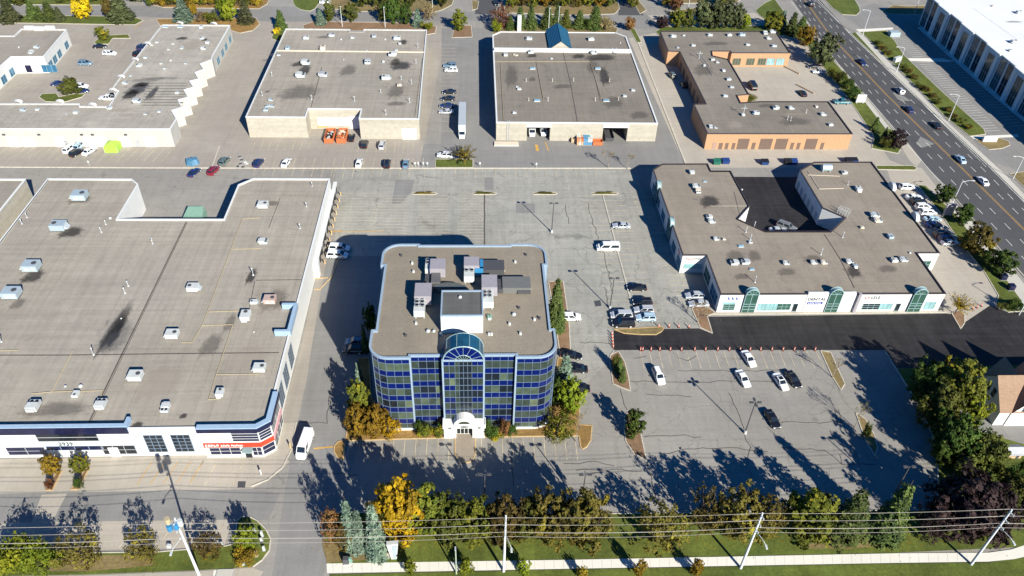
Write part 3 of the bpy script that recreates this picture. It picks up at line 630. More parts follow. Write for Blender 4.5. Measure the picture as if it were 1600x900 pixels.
# corner shop block: projecting glazed corner
CB = [(-50.7, 95.3), (-40.1, 95.3), (-38.0, 96.9), (-38.0, 103.8), (-39, 103.8), (-39, 97.5), (-50.7, 97.5)]
bm = B(); add_walls(bm, CB, 0, 7.6); mesh_obj('wall', bm, W_WHITE, tL)
bm = B(); prism(bm, [(-50.9, 95.0), (-40.0, 95.0), (-37.7, 96.8), (-37.7, 104), (-38.7, 104), (-38.7, 97.3), (-40.4, 96.0), (-50.9, 96.0)], 7.6, 8.75); mesh_obj('raised_fascia', bm, W_PALEB, tL)
bm = B(); prism(bm, [(-50.9, 94.85), (-40.0, 94.85), (-37.5, 96.75), (-37.5, 104.05), (-37.75, 104.05), (-37.75, 96.85), (-40.1, 95.02), (-50.9, 95.02)], 7.6, 8.5); mesh_obj('dark_fascia', bm, G_NAVY, tL)
F1 = wall_frame((-50.7, 95.3), (-40.1, 95.3)); F2 = wall_frame((-40.1, 95.3), (-38.0, 96.9)); F3 = wall_frame((-38.0, 96.9), (-38.0, 103.8))
window(tL, F1, 5.7, 10.6, 4.7, 7.6, G_NAVY, METAL_W, 1, 4, 0.12, 'glazed_band'); window(tL, F2, 0.1, 2.5, 4.7, 7.6, G_NAVY, METAL_W, 1, 4, 0.12, 'glazed_band'); window(tL, F3, 0.1, 6.8, 4.7, 7.6, G_NAVY, METAL_W, 2, 4, 0.12, 'glazed_band')
window(tL, F1, 0.9, 6.6, 0.9, 2.9, G_NAVY, METAL_W, 3, 2, 0.1); window(tL, F1, 8.8, 10.5, 0.6, 2.9, G_NAVY, METAL_W, 2, 2, 0.1); window(tL, F2, 0.1, 2.5, 0.6, 2.9, G_NAVY, METAL_W, 1, 2, 0.1); window(tL, F3, 0.1, 6.8, 0.6, 2.9, G_NAVY, METAL_W, 3, 2, 0.1)
bm = B(); add_box(bm, 0.1, 10.7, 0.0, 0.22, 3.2, 4.3, 0, F1); add_box(bm, 0, 2.64, 0.0, 0.22, 3.2, 4.3, 0, F2); sg = mesh_obj('red_sign_band', bm, REDSIGN, tL); sg['label'] = 'long orange red sign band with white lettering over the corner shop windows'
bm = B(); add_box(bm, 0.05, 6.9, 0.0, 0.2, 3.2, 4.3, 0, F3); mesh_obj('sign_band', bm, plain('pink_fascia', (0.60, 0.33, 0.34)), tL)
marks(tL, F1, 0.4, 3.45, 2.6, 0.6, 5, TXT_W, 0.26); marks(tL, F1, 3.3, 3.5, 1.7, 0.5, 5, TXT_W, 0.26); marks(tL, F1, 5.2, 3.5, 2.2, 0.5, 7, TXT_W, 0.26)
bm = B(); add_box(bm, 7.2, 9.0, 0.05, 1.3, 2.7, 3.0, 0, F1); mesh_obj('canopy', bm, MULL_T, tL)
bm = B(); add_box(bm, 7.3, 8.5, 0.05, 0.15, 0, 2.6, 0, F1); mesh_obj('door', bm, G_DARK, tL)
# east side wall
FE = wall_frame((-38.6, 97.4), (-38.6, 181.0))
for y in (107.8, 113.0, 118.6): window(tL, FE, y-97.4-1.7, y-97.4+1.7, 1.2, 6.0, G_DARK, MULL, 3, 5, 0.12)
bm = B(); prism(bm, [(-41.6, 120.5), (-38.3, 120.5), (-38.3, 129.5), (-41.6, 129.5), (-41.6, 128.9), (-39.0, 128.9), (-39.0, 121.1), (-41.6, 121.1)], 7.6, 9.0); mesh_obj('raised_fascia', bm, W_PALEB, tL)
dock0 = G(493, 425, 0)[1]; dock1 = G(521, 306, 0)[1]
bm = B(); add_box(bm, dock0-97.4, dock1-97.4, 0, 0.06, 0.3, 3.6, 0, FE); mesh_obj('dock_dark_panel', bm, BLACK, tL)  # flat panel on the wall; its black colour stands in for a dark recess
n = 11
for i in range(n):
    u = dock0-97.4+(dock1-dock0)*(i+0.5)/n
    bm = B(); add_box(bm, u-1.15, u+1.15, 0.06, 0.5, 1.2, 3.5, 0, FE); d = mesh_obj('loading_door', bm, G_DARK if i % 2 else METAL_G, tL)
    bm = B(); add_box(bm, u-1.45, u-1.15, 0.06, 0.75, 0.9, 3.7, 0, FE); mesh_obj('dock_seal', bm, RUBBER, d)
    bm = B(); add_box(bm, u+1.15, u+1.45, 0.06, 0.75, 0.9, 3.7, 0, FE); mesh_obj('dock_seal', bm, RUBBER, d)
    bm = B(); add_cyl(bm, FE @ Vector((u+1.7, 1.5, 0)), FE @ Vector((u+1.7, 1.5, 1.2)), 0.16, n=8); mesh_obj('bollard', bm, KERB_Y, d)
bm = B(); add_box(bm, dock0-97.4-0.5, dock1-97.4+0.5, 0, 0.9, 3.7, 4.3, 0, FE); mesh_obj('dock_canopy', bm, W_WHITE, tL)
bm = B(); add_box(bm, dock0-97.4-2.2, dock0-97.4-0.6, 0.0, 1.1, 0, 4.3, 0, FE); mesh_obj('porch', bm, W_WHITE, tL)
# --- neighbour warehouse cut by the left edge
xn = G(40, 279, ZL)[0]
tN = building('warehouse', 'white walled warehouse with grey roof cut by the left edge beside the biggest warehouse', 'warehouse', [(-230, 120), (xn, 120), (xn, 180.4), (-230, 180.4)], ZL, W_CREAM, R_GREY)

# --- saw-toothed white building, back left (wing A) and its neighbour
ZA = 6.0
AO = GP([(-200, 161), (124, 161.5), (124.5, 165.5), (170, 166), (185, 141.5), (176, 140), (178, 134), (183, 127), (254, 38), (359.5, 39), (332, 87), (331, 93), (313, 99.6), (319, 108), (305, 113), (311, 123), (296.6, 126.5), (303, 136), (288, 140), (294.6, 151.6), (278.7, 156), (284.5, 167.5), (268.6, 172.4), (276, 185), (265.7, 201.3), (-200, 200.7)], ZA)
tA = building('industrial_building', 'white building with stepped saw-tooth east wall and patched grey roof, back left', 'building', AO, ZA, W_OFF, R_PATCHY)
for a in ((215, 140, 60, 34, STAIN_D), (205, 148, 40, 26, STAIN_D), (190, 172, 60, 10, STAIN_L), (265, 122, 70, 8, STAIN_L), (300, 70, 60, 30, STAIN_L), (222, 132, 50, 14, STAIN_D), (238, 146, 22, 36, STAIN_D), (214, 158, 26, 14, STAIN_D), (228, 178, 12, 8, STAIN_D), (285, 60, 36, 8, STAIN_D), (245, 122, 60, 8, STAIN_L), (200, 180, 40, 8, STAIN_L), (320, 62, 18, 7, STAIN_D), (230, 125, 90, 10, STAIN_M)): stain(tA, ZA-0.33, *a)
for i in range(9):
    yy = 130+i*4.3; seam(tA, ZA-0.34, [(232-i*1.5, yy), (292-i*0.7, yy)], 0.35, R_DARK)
FA = wall_frame(GP([(-200, 200.7)], ZA)[0], GP([(265.7, 201.3)], ZA)[0]); ax0 = GP([(-200, 200.7)], ZA)[0][0]
for px in (22, 45, 95, 103.5, 140, 160, 175, 195, 215, 235):
    u = G(px, 222, 1.5)[0]-ax0; wd = 1.6 if px not in (103.5, 175, 215) else 0.6
    bm = B(); add_box(bm, u-wd, u+wd, 0, 0.05, 0, 3.2 if wd > 1 else 2.2, 0, FA); mesh_obj('loading_door' if wd > 1 else 'door', bm, DOORW if wd > 1 else METAL_G, tA)
for px in (4, 59, 126, 143, 195): u = G(px, 213, 4)[0]-ax0; bm = B(); add_box(bm, u-0.4, u+0.4, 0, 0.3, 3.9, 4.3, 0, FA); mesh_obj('wall_lamp', bm, DARKG, tA)
FA2 = wall_frame(G(332, 87, ZA), G(359.5, 39, ZA)); ln = (Vector(G(332, 87, ZA))-Vector(G(359.5, 39, ZA))).length
for k in (0.18, 0.42, 0.62, 0.86): window(tA, FA2, ln*k-1.6, ln*k+1.6, 0.8, 3.2, G_DOOR, MULL_T, 2, 1, 0.12)
# white arched canopies along its roof edges
for px, py in ((27, 161), (92, 161), (143, 166), (188, 122), (210, 95), (229, 70), (280, 38), (333, 39), (175, 143)):
    x, y = G(px, py, ZA); bm = B()
    for k in range(8):
        a = math.pi*k/8; b2 = math.pi*(k+1)/8
        v = [bm.verts.new(q) for q in ((x-1.3*math.cos(a), y-0.5, ZA+0.8*math.sin(a)), (x-1.3*math.cos(b2), y-0.5, ZA+0.8*math.sin(b2)), (x-1.3*math.cos(b2), y+1.0, ZA+0.8*math.sin(b2)), (x-1.3*math.cos(a), y+1.0, ZA+0.8*math.sin(a)))]
        bm.faces.new(v)
    mesh_obj('arched_canopy', bm, W_WHITE, tA)
A2 = GP([(-200, 56), (21.7, 55.5), (33, 44.8), (104, 45.6), (68, 88), (17, 88.5), (6, 98), (-40, 140), (-200, 140)], ZA)
tA2 = building('industrial_building', 'white building with blue windows and grey roof in the far upper left corner', 'building', A2, ZA, W_WHITE, R_GREY)
FB = wall_frame(G(68, 88, ZA), G(104, 45.6, ZA)); ln = (Vector(G(68, 88, ZA))-Vector(G(104, 45.6, ZA))).length
for k in (0.12, 0.3, 0.5, 0.82): window(tA2, FB, ln*k-1.6, ln*k+1.6, 0.6, 3.0, G_DOOR, MULL_T, 2, 1, 0.1)
FB = wall_frame(G(17, 88.5, ZA), G(68, 88, ZA))
window(tA2, FB, 3.2, 5.2, 0.3, 2.9, G_NAVY, None); window(tA2, FB, 8.6, 13.4, 0.3, 2.9, G_DOOR, MULL_T, 3, 1, 0.1)
FB = wall_frame(G(6, 98, ZA), G(17, 88.5, ZA)); window(tA2, FB, 0.8, 3.6, 0.4, 2.9, G_DOOR, MULL_T, 2, 1, 0.1)
FB = wall_frame(G(-40, 140, ZA), G(6, 98, ZA)); ln = (Vector(G(-40, 140, ZA))-Vector(G(6, 98, ZA))).length; window(tA2, FB, ln-5, ln-2, 0.4, 2.9, G_DOOR, MULL_T, 2, 1, 0.1)
for px, py in ((46, 45), (61, 46), (78, 45)):
    x, y = G(px, py, ZA); bm = B(); add_box(bm, x-1.6, x+1.6, y-0.4, y+0.8, ZA-0.3, ZA+0.9); mesh_obj('parapet_block', bm, W_WHITE, tA2)

# --- warehouse B
ZB = 7.0
BO = [(-68.8, 217.1), (-51.0, 217.1), (-51.0, 222.6), (-34.9, 222.6), (-34.9, 216.5), (-16.8, 216.5), (-17.5, 285.4), (-40.6, 285.2), (-40.6, 283.4), (-45.6, 283.4), (-45.6, 285.0), (-69.0, 284.8)]
tB = building('warehouse', 'cream walled warehouse with stained flat roof and recessed dock holding two orange bins', 'warehouse', BO, ZB, W_CREAM, R_TAN)
zb = ZB-0.33
for a in ((628, 103, 60, 22, STAIN_D), (618, 97, 30, 20, STAIN_D), (470, 100, 50, 14, STAIN_D), (476, 110, 36, 30, STAIN_D), (506, 58, 40, 7, STAIN_M), (630, 66, 26, 14, STAIN_D), (620, 142, 50, 40, STAIN_M), (470, 145, 120, 40, STAIN_M), (545, 110, 50, 30, STAIN_M), (430, 85, 40, 8, STAIN_M), (620, 162, 60, 12, STAIN_M), (560, 150, 60, 30, STAIN_L), (418, 143, 14, 8, STAIN_M)): stain(tB, zb+0.01, *a)
bm = B(); ya = G(550, 81, zb)[1]; add_box(bm, -68.6, -17.6, ya-0.15, ya+0.15, zb, zb+0.35); mesh_obj('parapet_curb', bm, KERB_Y if False else METAL_BE, tB)
seam(tB, zb, [(503, 105), (486, 168)], 0.2); seam(tB, zb, [(660, 90), (648, 182)], 0.15)
FBk = wall_frame((-51.0, 222.6), (-34.9, 222.6))
for k, px in enumerate((501, 518, 535)): u = G(px, 199, 2.8)[0]+51; bm = B(); add_box(bm, u-1.5, u+1.5, 0, 0.06, 1.2, 4.0, 0, FBk); mesh_obj('loading_door', bm, DOORW, tB)
bm = B(); u = G(552, 199, 2.8)[0]+51; add_box(bm, u-1.6, u+1.6, 0, 0.06, 0.2, 4.4, 0, FBk); mesh_obj('loading_door', bm, DOORW, tB)
bm = B(); u = G(501, 206, 1)[0]+51; add_box(bm, u-1.5, u+1.5, 0, 0.3, 0.5, 1.1, 0, FBk); mesh_obj('dock_bumper', bm, KERB_Y, tB)
FBf = wall_frame((-34.9, 216.5), (-16.8, 216.5)); u = G(639, 212, 2)[0]+34.9
bm = B(); add_box(bm, u-2.2, u+2.2, 0, 0.06, 0, 3.6, 0, FBf); mesh_obj('loading_door', bm, DOORW, tB)

# --- warehouse C with teal gable
ZC = 6.3
CO = [(6.7, 216.0), (56.5, 216.0), (56.7, 283.0), (53.0, 286.8), (9.8, 286.3), (6.8, 283.0)]
x1, x2 = G(823, 210, 2)[0], G(859, 210, 2)[0]; x3, x4 = G(941, 210, 2)[0], G(979, 210, 2)[0]
CL = [(6.7, 216.0), (x1, 216.0), (x1, 224.5), (x2, 224.5), (x2, 216.0), (x3, 216.0), (x3, 224.5), (x4, 224.5), (x4, 216.0), (56.5, 216.0), (56.7, 283.0), (53.0, 286.8), (9.8, 286.3), (6.8, 283.0)]
tC = thing('warehouse', 'cream warehouse with dark teal entrance gable and two drive-in docks, top centre', 'warehouse', (31, 250, 0))
bm = B(); add_walls(bm, CL, 0, 4.9); add_walls(bm, CO, 4.9, ZC-0.03); add_flat(bm, [(x1, 216.02), (x2, 216.02), (x2, 224.5), (x1, 224.5)], 4.9, up=False); add_flat(bm, [(x3, 216.02), (x4, 216.02), (x4, 224.5), (x3, 224.5)], 4.9, up=False); mesh_obj('wall', bm, W_CREAM, tC)
bm = B(); add_flat(bm, inset(CO, 0.4), ZC-0.33); mesh_obj('roof', bm, R_C, tC)
bm = B(); ring(bm, inset(CO, -0.06), 0.45, ZC-0.25, ZC); mesh_obj('coping', bm, COPE, tC)
ym = G(878, 80, ZC)[1]; bm = B(); add_box(bm, 7.2, 56.3, ym-0.3, ym+0.4, ZC-0.5, ZC+0.95); mesh_obj('parapet', bm, COPE, tC)
for a, b in ((x1, x2), (x3, x4)): bm = B(); add_box(bm, a-0.2, b+0.2, 215.85, 216.1, 4.7, 5.7); mesh_obj('dock_header', bm, COPE, tC)
for px in (947, 962): u = G(px, 200, 3)[0]; bm = B(); add_box(bm, u-1.3, u+1.3, 224.3, 224.45, 1.2, 4.2); mesh_obj('loading_door', bm, DOORW, tC)
zc = ZC-0.32
for a in ((940, 90, 90, 18, STAIN_D), (905, 88, 40, 12, STAIN_D), (945, 120, 30, 46, STAIN_D), (928, 105, 40, 30, STAIN_M), (832, 87, 30, 10, STAIN_D), (832, 124, 20, 12, STAIN_M), (1000, 180, 60, 20, STAIN_M), (800, 120, 40, 60, STAIN_M), (960, 160, 60, 30, STAIN_M), (880, 135, 60, 12, STAIN_M)): stain(tC, zc, *a)
seam(tC, zc, [(880, 82), (892, 133), (902, 190)], 0.25); seam(tC, zc, [(838, 97), (848, 152)], 0.12); seam(tC, zc, [(922, 92), (938, 158)], 0.12)
pipe_run(tC, zc, [(772, 97), (922, 97), (939, 152)]); pipe_run(tC, zc, [(782, 98), (787, 190)]); pipe_run(tC, zc, [(838, 97), (849, 156)])
gx0, gx1 = G(859, 67, 7)[0], G(890, 67, 7)[0]; gy0, gy1 = ym+1.5, 287.5; gm = (gx0+gx1)/2; gz = 9.4
bm = B()
for (xa, za, xb, zb2) in ((gx0-0.4, 6.6, gm, gz), (gm, gz, gx1+0.4, 6.6)):
    vs = [bm.verts.new(q) for q in ((xa, gy0, za), (xb, gy0, zb2), (xb, gy1, zb2), (xa, gy1, za))]; bm.faces.new(vs)
    vs = [bm.verts.new(q) for q in ((xa, gy0, za-0.25), (xa, gy1, za-0.25), (xb, gy1, zb2-0.25), (xb, gy0, zb2-0.25))]; bm.faces.new(vs)
for k in range(9):
    t_ = k/8
    for s in (0, 1):
        xa = gx0-0.4+(gm-gx0+0.4)*t_ if s == 0 else gm+(gx1+0.4-gm)*t_; za = 6.6+(gz-6.6)*(t_ if s == 0 else 1-t_); add_box(bm, xa-0.05, xa+0.05, gy0, gy1, za, za+0.09)
g_ = mesh_obj('gable_roof', bm, ROOF_TEAL, tC)
bm = B(); v = [bm.verts.new(q) for q in ((gx0, gy0+0.1, 6), (gx1, gy0+0.1, 6), (gx1, gy0+0.1, 6.6), (gm, gy0+0.1, gz-0.2), (gx0, gy0+0.1, 6.6))]; bm.faces.new(v); mesh_obj('gable_wall', bm, W_CREAM, g_)
bm = B(); add_box(bm, gx0+0.2, gx0+0.5, 216, 215.7, 0, 1); bm.free()
bm = B(); add_cyl(bm, (10, 215.9, 0), (10, 215.9, 7), 0.07); add_cyl(bm, (10.7, 215.9, 0), (10.7, 215.9, 7), 0.07)
for k in range(16): add_cyl(bm, (10, 215.9, 0.4*k+0.3), (10.7, 215.9, 0.4*k+0.3), 0.04, n=5)
mesh_obj('ladder', bm, METAL_G, tC)

# --- brick U-shaped building D
ZD = 5.5
DO = [(71.0, 211.3), (116.5, 211.7), (116.5, 233.3), (93.6, 233.0), (86.8, 232.0), (87.0, 237.2), (91.2, 238.0), (91.2, 265.6), (86.2, 268.6), (86.9, 272.7), (93.6, 272.7), (93.9, 271.3), (115.9, 271.8), (116.5, 292.0), (71.0, 290.6), (70.6, 272.2), (74.8, 271.8), (75.1, 231.0), (71.0, 230.8)]
tD = building('brick_building', 'orange brick building with brown bay doors wrapped round a small courtyard', 'building', DO, ZD, BRICK, R_C, COPE_D, 0.3, 0.3)
FD = wall_frame((71.0, 211.3), (116.5, 211.7))
for (pa, pb, z1, m) in ((1113, 1119, 2.4, BRICK_D), (1123, 1129, 2.2, DOORB), (1133, 1138, 2.2, DOORB), (1143.6, 1148.6, 2.2, DOORB), (1151.6, 1169, 3.7, DOORB), (1174.5, 1180, 2.3, DOORB), (1186, 1205, 3.7, DOORB), (1210.5, 1229, 3.7, DOORB), (1235, 1240, 2.3, DOORB), (1245, 1250, 2.3, DOORB), (1257, 1275, 3.7, DOORB), (1282, 1287, 2.3, DOORB)):
    u0 = G(pa, 228, 1.2)[0]-71; u1 = G(pb, 228, 1.2)[0]-71; bm = B(); add_box(bm, u0, u1, 0, 0.05, 0, z1, 0, FD); o = mesh_obj('bay_door' if z1 > 3 else 'door', bm, m, tD)
    if z1 > 3:
        k = B()
        for q in range(1, 6): add_box(k, u0, u1, 0, 0.07, z1*q/6-0.03, z1*q/6+0.03, 0, FD)
        mesh_obj('panel_rib', k, DARKG, o)
FD2 = wall_frame((93.9, 271.3), (115.9, 271.8))
for a in (0.8, 6.0, 10.3, 13.6, 17.2): window(tD, FD2, a+0.2, a+3.2, 0.7, 3.3, G_OLIVE if a < 13 else G_PALE, BRICK_D, 3, 1, 0.1)
FD3 = wall_frame((75.1, 231.0), (74.8, 271.8)); FD3 = wall_frame((74.8, 271.8), (75.1, 231.0))
for k in range(7): bm = B(); add_box(bm, 3+k*5.4, 6+k*5.4, 0, 0.05, 0, 3.2, 0, FD3); mesh_obj('bay_door', bm, DOORB, tD)
for a in ((1100, 110, 60, 30, STAIN_M), (1120, 68, 80, 10, STAIN_M), (1245, 190, 100, 20, STAIN_M), (1150, 195, 50, 20, STAIN_L), (1235, 182, 60, 16, STAIN_L), (1200, 165, 60, 10, STAIN_M)): stain(tD, ZD-0.28, *a)
pipe_run(tD, ZD-0.3, [(1088, 84), (1105, 106), (1113, 118)], METAL_G, name='conduit'); pipe_run(tD, ZD-0.3, [(1092, 84), (1108, 104)], METAL_G, name='conduit')

# --- shop building E round the black courtyard
ZE = 5.6
EO = [(50.9, 150.6), (56.7, 150.6), (56.7, 135.8), (110.1, 135.8), (110.1, 151.4), (115.9, 151.4), (115.8, 195.0), (98.6, 194.8), (92.9, 190.2), (92.9, 171.2), (97.4, 166.7), (91.4, 160.6), (74.3, 160.6), (68.6, 166.0), (73.3, 172.0), (72.7, 189.7), (67.0, 189.7), (67.0, 193.6), (53.7, 193.4), (50.5, 190.3)]
tE = building('shop_building', 'low white shop building wrapped round a fresh black asphalt courtyard', 'building', EO, ZE, W_WHITE, R_E, COPE_D, 0.3, 0.3)
ze = ZE-0.28
for a in ((1110, 315, 60, 30, STAIN_D), (1150, 400, 60, 30, STAIN_M), (1272, 405, 60, 22, STAIN_M), (1335, 425, 40, 30, STAIN_D), (1160, 432, 50, 16, STAIN_M), (1230, 425, 60, 20, STAIN_M), (1388, 420, 60, 20, STAIN_M), (1335, 320, 80, 40, STAIN_L), (1100, 285, 90, 40, STAIN_L), (1420, 390, 60, 30, STAIN_L), (1180, 400, 40, 30, STAIN_M)): stain(tE, ze, *a)
seam(tE, ze, [(1147, 300), (1158, 345)], 0.1); seam(tE, ze, [(1110, 322), (1172, 322)], 0.2, METAL_BE); seam(tE, ze, [(1288, 366), (1313, 405), (1335, 450)], 0.2)
pipe_run(tE, ze, [(1262, 268), (1280, 296), (1318, 295)], METAL_BE); pipe_run(tE, ze, [(1262, 274), (1312, 276)], METAL_BE)
FEf = wall_frame((56.7, 135.8), (110.1, 135.8))
def EX(px, py, z): return G(px, py, z)[0]-56.7
def arch(px, base_m, u=None, F=FEf, r=1.5, zt=5.7):
    u = EX(px, 455, 5.5) if u is None else u
    t = B(); add_box(t, u-r, u+r, 0, 0.35, 0.2, zt, 0, F); o = mesh_obj('arched_bay', t, G_GREEN, tE)
    # half round head standing over the parapet, with its barrel top
    t = B(); N = 12; P0 = [F @ Vector((u-r*math.cos(math.pi*i/N), 0.35, zt+r*math.sin(math.pi*i/N))) for i in range(N+1)]; P1 = [F @ Vector((u-r*math.cos(math.pi*i/N), -0.45, zt+r*math.sin(math.pi*i/N))) for i in range(N+1)]
    A = [t.verts.new(p) for p in P0]; C_ = [t.verts.new(p) for p in P1]
    for i in range(N): t.faces.new((A[i], A[i+1], C_[i+1], C_[i]))
    t.faces.new(A); t.faces.new(C_[::-1]); mesh_obj('arched_head', t, G_GREEN, o)
    k = B()
    for i in range(N):
        a0 = math.pi*i/N; a1 = math.pi*(i+1)/N
        for yy in (0.42, -0.5): add_cyl(k, F @ Vector((u-r*math.cos(a0), yy, zt+r*math.sin(a0))), F @ Vector((u-r*math.cos(a1), yy, zt+r*math.sin(a1))), 0.15, n=6)
        v = [k.verts.new(F @ Vector(q)) for q in ((u-(r+.05)*math.cos(a0), .42, zt+(r+.05)*math.sin(a0)), (u-(r+.05)*math.cos(a1), .42, zt+(r+.05)*math.sin(a1)), (u-(r+.05)*math.cos(a1), -.5, zt+(r+.05)*math.sin(a1)), (u-(r+.05)*math.cos(a0), -.5, zt+(r+.05)*math.sin(a0)))]; k.faces.new(v)
    for a0 in (0.25, 0.5, 0.75): add_cyl(k, F @ Vector((u, 0.4, zt)), F @ Vector((u-r*math.cos(math.pi*a0), 0.4, zt+r*math.sin(math.pi*a0))), 0.06, n=5)
    for uu in (u-r, u, u+r): add_box(k, uu-0.07, uu+0.07, 0.3, 0.42, 0.2, zt, 0, F)
    for zz in (1.2, 2.1, 2.8, zt): add_box(k, u-r, u+r, 0.3, 0.42, zz-0.06, zz+0.06, 0, F)
    mesh_obj('frame', k, MULL_T, o)
for px in (1173, 1304, 1435): arch(px, 0)
window(tE, FEf, EX(1131, 484, 1.5), EX(1149, 484, 1.5), 0.7, 2.5, G_GREEN, MULL_T, 2, 3, 0.09); window(tE, FEf, EX(1130, 477, 2.7), EX(1150, 477, 2.7), 2.55, 3.1, G_PALE, None)
window(tE, FEf, EX(1185, 482, 1.6), EX(1216, 482, 1.6), 0.5, 2.6, G_PALE, MULL_T, 5, 2, 0.09); window(tE, FEf, EX(1216, 482, 1.6), EX(1236, 482, 1.6), 0.7, 2.6, G_GREEN, MULL_T, 3, 2, 0.09); window(tE, FEf, EX(1240, 482, 1.6), EX(1247, 482, 1.6), 0.2, 2.6, G_DARK, MULL_T, 1, 1, 0.09, 'door')
window(tE, FEf, EX(1260, 483, 1.2), EX(1272, 483, 1.2), 0.7, 2.4, G_GREEN, MULL_T, 2, 3, 0.09); window(tE, FEf, EX(1275, 482, 1.4), EX(1284, 482, 1.4), 0.2, 2.4, G_DARK, MULL_T, 1, 1, 0.09, 'door')
window(tE, FEf, EX(1308, 480, 1.6), EX(1326, 480, 1.6), 0.7, 2.8, G_OLIVE2, MULL_T, 2, 3, 0.09)
window(tE, FEf, EX(1348, 480, 1.6), EX(1374, 480, 1.6), 0.7, 2.5, G_DARK, MULL_T, 3, 3, 0.09); window(tE, FEf, EX(1374, 480, 1.6), EX(1394, 480, 1.6), 0.7, 2.5, G_PALE, MULL_T, 3, 3, 0.09); window(tE, FEf, EX(1400, 480, 1.6), EX(1407, 480, 1.6), 0.2, 2.5, G_DARK, MULL_T, 1, 1, 0.09, 'door')
window(tE, FEf, EX(1443, 477, 1.6), EX(1459, 477, 1.6), 0.7, 2.9, G_PALE, MULL_T, 2, 3, 0.09)
bm = B(); add_box(bm, EX(1337, 470, 3)-0.35, EX(1337, 470, 3)+0.35, 0, 0.6, 0, ZE+0.3, 0, FEf); mesh_obj('pier', bm, METAL_LAV, tE)
bm = B(); add_box(bm, EX(1262, 458, 5.5), EX(1337, 458, 5.5), 0.0, 0.14, 0, ZE+0.35, 0, FEf); add_box(bm, EX(1262, 458, 5.5), EX(1337, 458, 5.5), -0.4, 0.0, ZE-0.1, ZE+0.35, 0, FEf); mesh_obj('raised_facade', bm, W_WHITE, tE)
bm = B(); add_box(bm, EX(1262, 474, 3), EX(1286, 474, 3), 0.14, 0.2, 2.5, 3.2, 0, FEf); mesh_obj('sign_panel', bm, TXT_B, tE)
text(tE, 'DENTAL', FEf, EX(1262, 466, 4.2), 3.7, 1.15, TXT_D, out=0.2); marks(tE, FEf, EX(1137, 468, 4.2), 3.9, 2.9, 0.8, 3, TXT_B); marks(tE, FEf, EX(1263, 474, 3), 2.7, 3.2, 0.35, 8, TXT_W, 0.22)
marks(tE, FEf, EX(1351, 466, 4.2), 4.0, 1.4, 0.6, 2, TXT_R); marks(tE, FEf, EX(1361, 466, 4.2), 4.0, 2.2, 0.8, 4, TXT_D); marks(tE, FEf, EX(1454, 462, 5), 4.5, 2.2, 0.6, 4, TXT_G)
FEl = wall_frame((50.9, 150.6), (56.7, 150.6)); marks(tE, FEl, 0.9, 4.1, 1.9, 0.55, 4, TXT_R); marks(tE, FEl, 2.8, 4.1, 2.2, 0.55, 4, TXT_D); window(tE, FEl, 0.8, 5.2, 1.4, 2.7, G_PALE, MULL_T, 3, 2, 0.1)
# west wall bays in shade
FW = wall_frame((50.5, 190.3), (50.9, 150.6))
for u in (3, 9, 16, 23, 30, 36): window(tE, FW, u, u+3.6, 0.6, 3.2, G_DOOR, MULL_T, 3, 2, 0.1)
for u in (8.0, 25.5): arch(0, 0, u, FW, 1.6, 5.0)
marks(tE, FW, 35.3, 3.8, 2.6, 0.6, 4, TXT_R)
FW2 = wall_frame((56.7, 150.6), (56.7, 135.8)); window(tE, FW2, 1.5, 6.2, 0.5, 3.6, G_GREEN, MULL_T, 3, 2, 0.1); window(tE, FW2, 8.0, 13.4, 0.5, 3.6, G_DOOR, MULL_T, 3, 2, 0.1)
FEe = wall_frame((110.1, 151.4), (115.9, 151.4)); window(tE, FEe, 2.4, 4.6, 0.6, 3.0, G_GREEN, MULL_T, 2, 2, 0.1)
FC = wall_frame((92.9, 190.2), (92.9, 171.2))
for k in range(6): bm = B(); add_box(bm, 1+k*3, 2.6+k*3, 0, 0.05, 0, 2.6, 0, FC); mesh_obj('door', bm, METAL_BL, tE)
# half-round signs over the east parapet and roof ladder cage
for px, py in ((1393, 293), (1429, 340)):
    x, y = G(px, py, ZE); bm = B(); N = 10; A = [bm.verts.new((x+0.5, y-1.7*math.cos(math.pi*i/N), ZE-0.1+1.7*math.sin(math.pi*i/N))) for i in range(N+1)]; C_ = [bm.verts.new((x-0.4, y-1.7*math.cos(math.pi*i/N), ZE-0.1+1.7*math.sin(math.pi*i/N))) for i in range(N+1)]
    for i in range(N): bm.faces.new((A[i], A[i+1], C_[i+1], C_[i]))
    bm.faces.new(A); bm.faces.new(C_[::-1]); mesh_obj('arched_head', bm, METAL, tE)
bm = B(); x, y = 96.2, 169.2
for k in range(5):
    add_cyl(bm, (x+k*0.5, y-k*0.5, 0), (x+k*0.5, y-k*0.5, 7.2), 0.06, n=6); add_cyl(bm, (x+0.8+k*0.5, y+0.8-k*0.5, 3), (x+0.8+k*0.5, y+0.8-k*0.5, 7.2), 0.05, n=6)
for zz in (3, 4, 5, 6, 7.1): add_cyl(bm, (x, y, zz), (x+2, y-2, zz), 0.05, n=5); add_cyl(bm, (x+0.8, y+0.8, zz), (x+2.8, y-1.2, zz), 0.05, n=5)
mesh_obj('fire_stair', bm, METAL_W, tE)

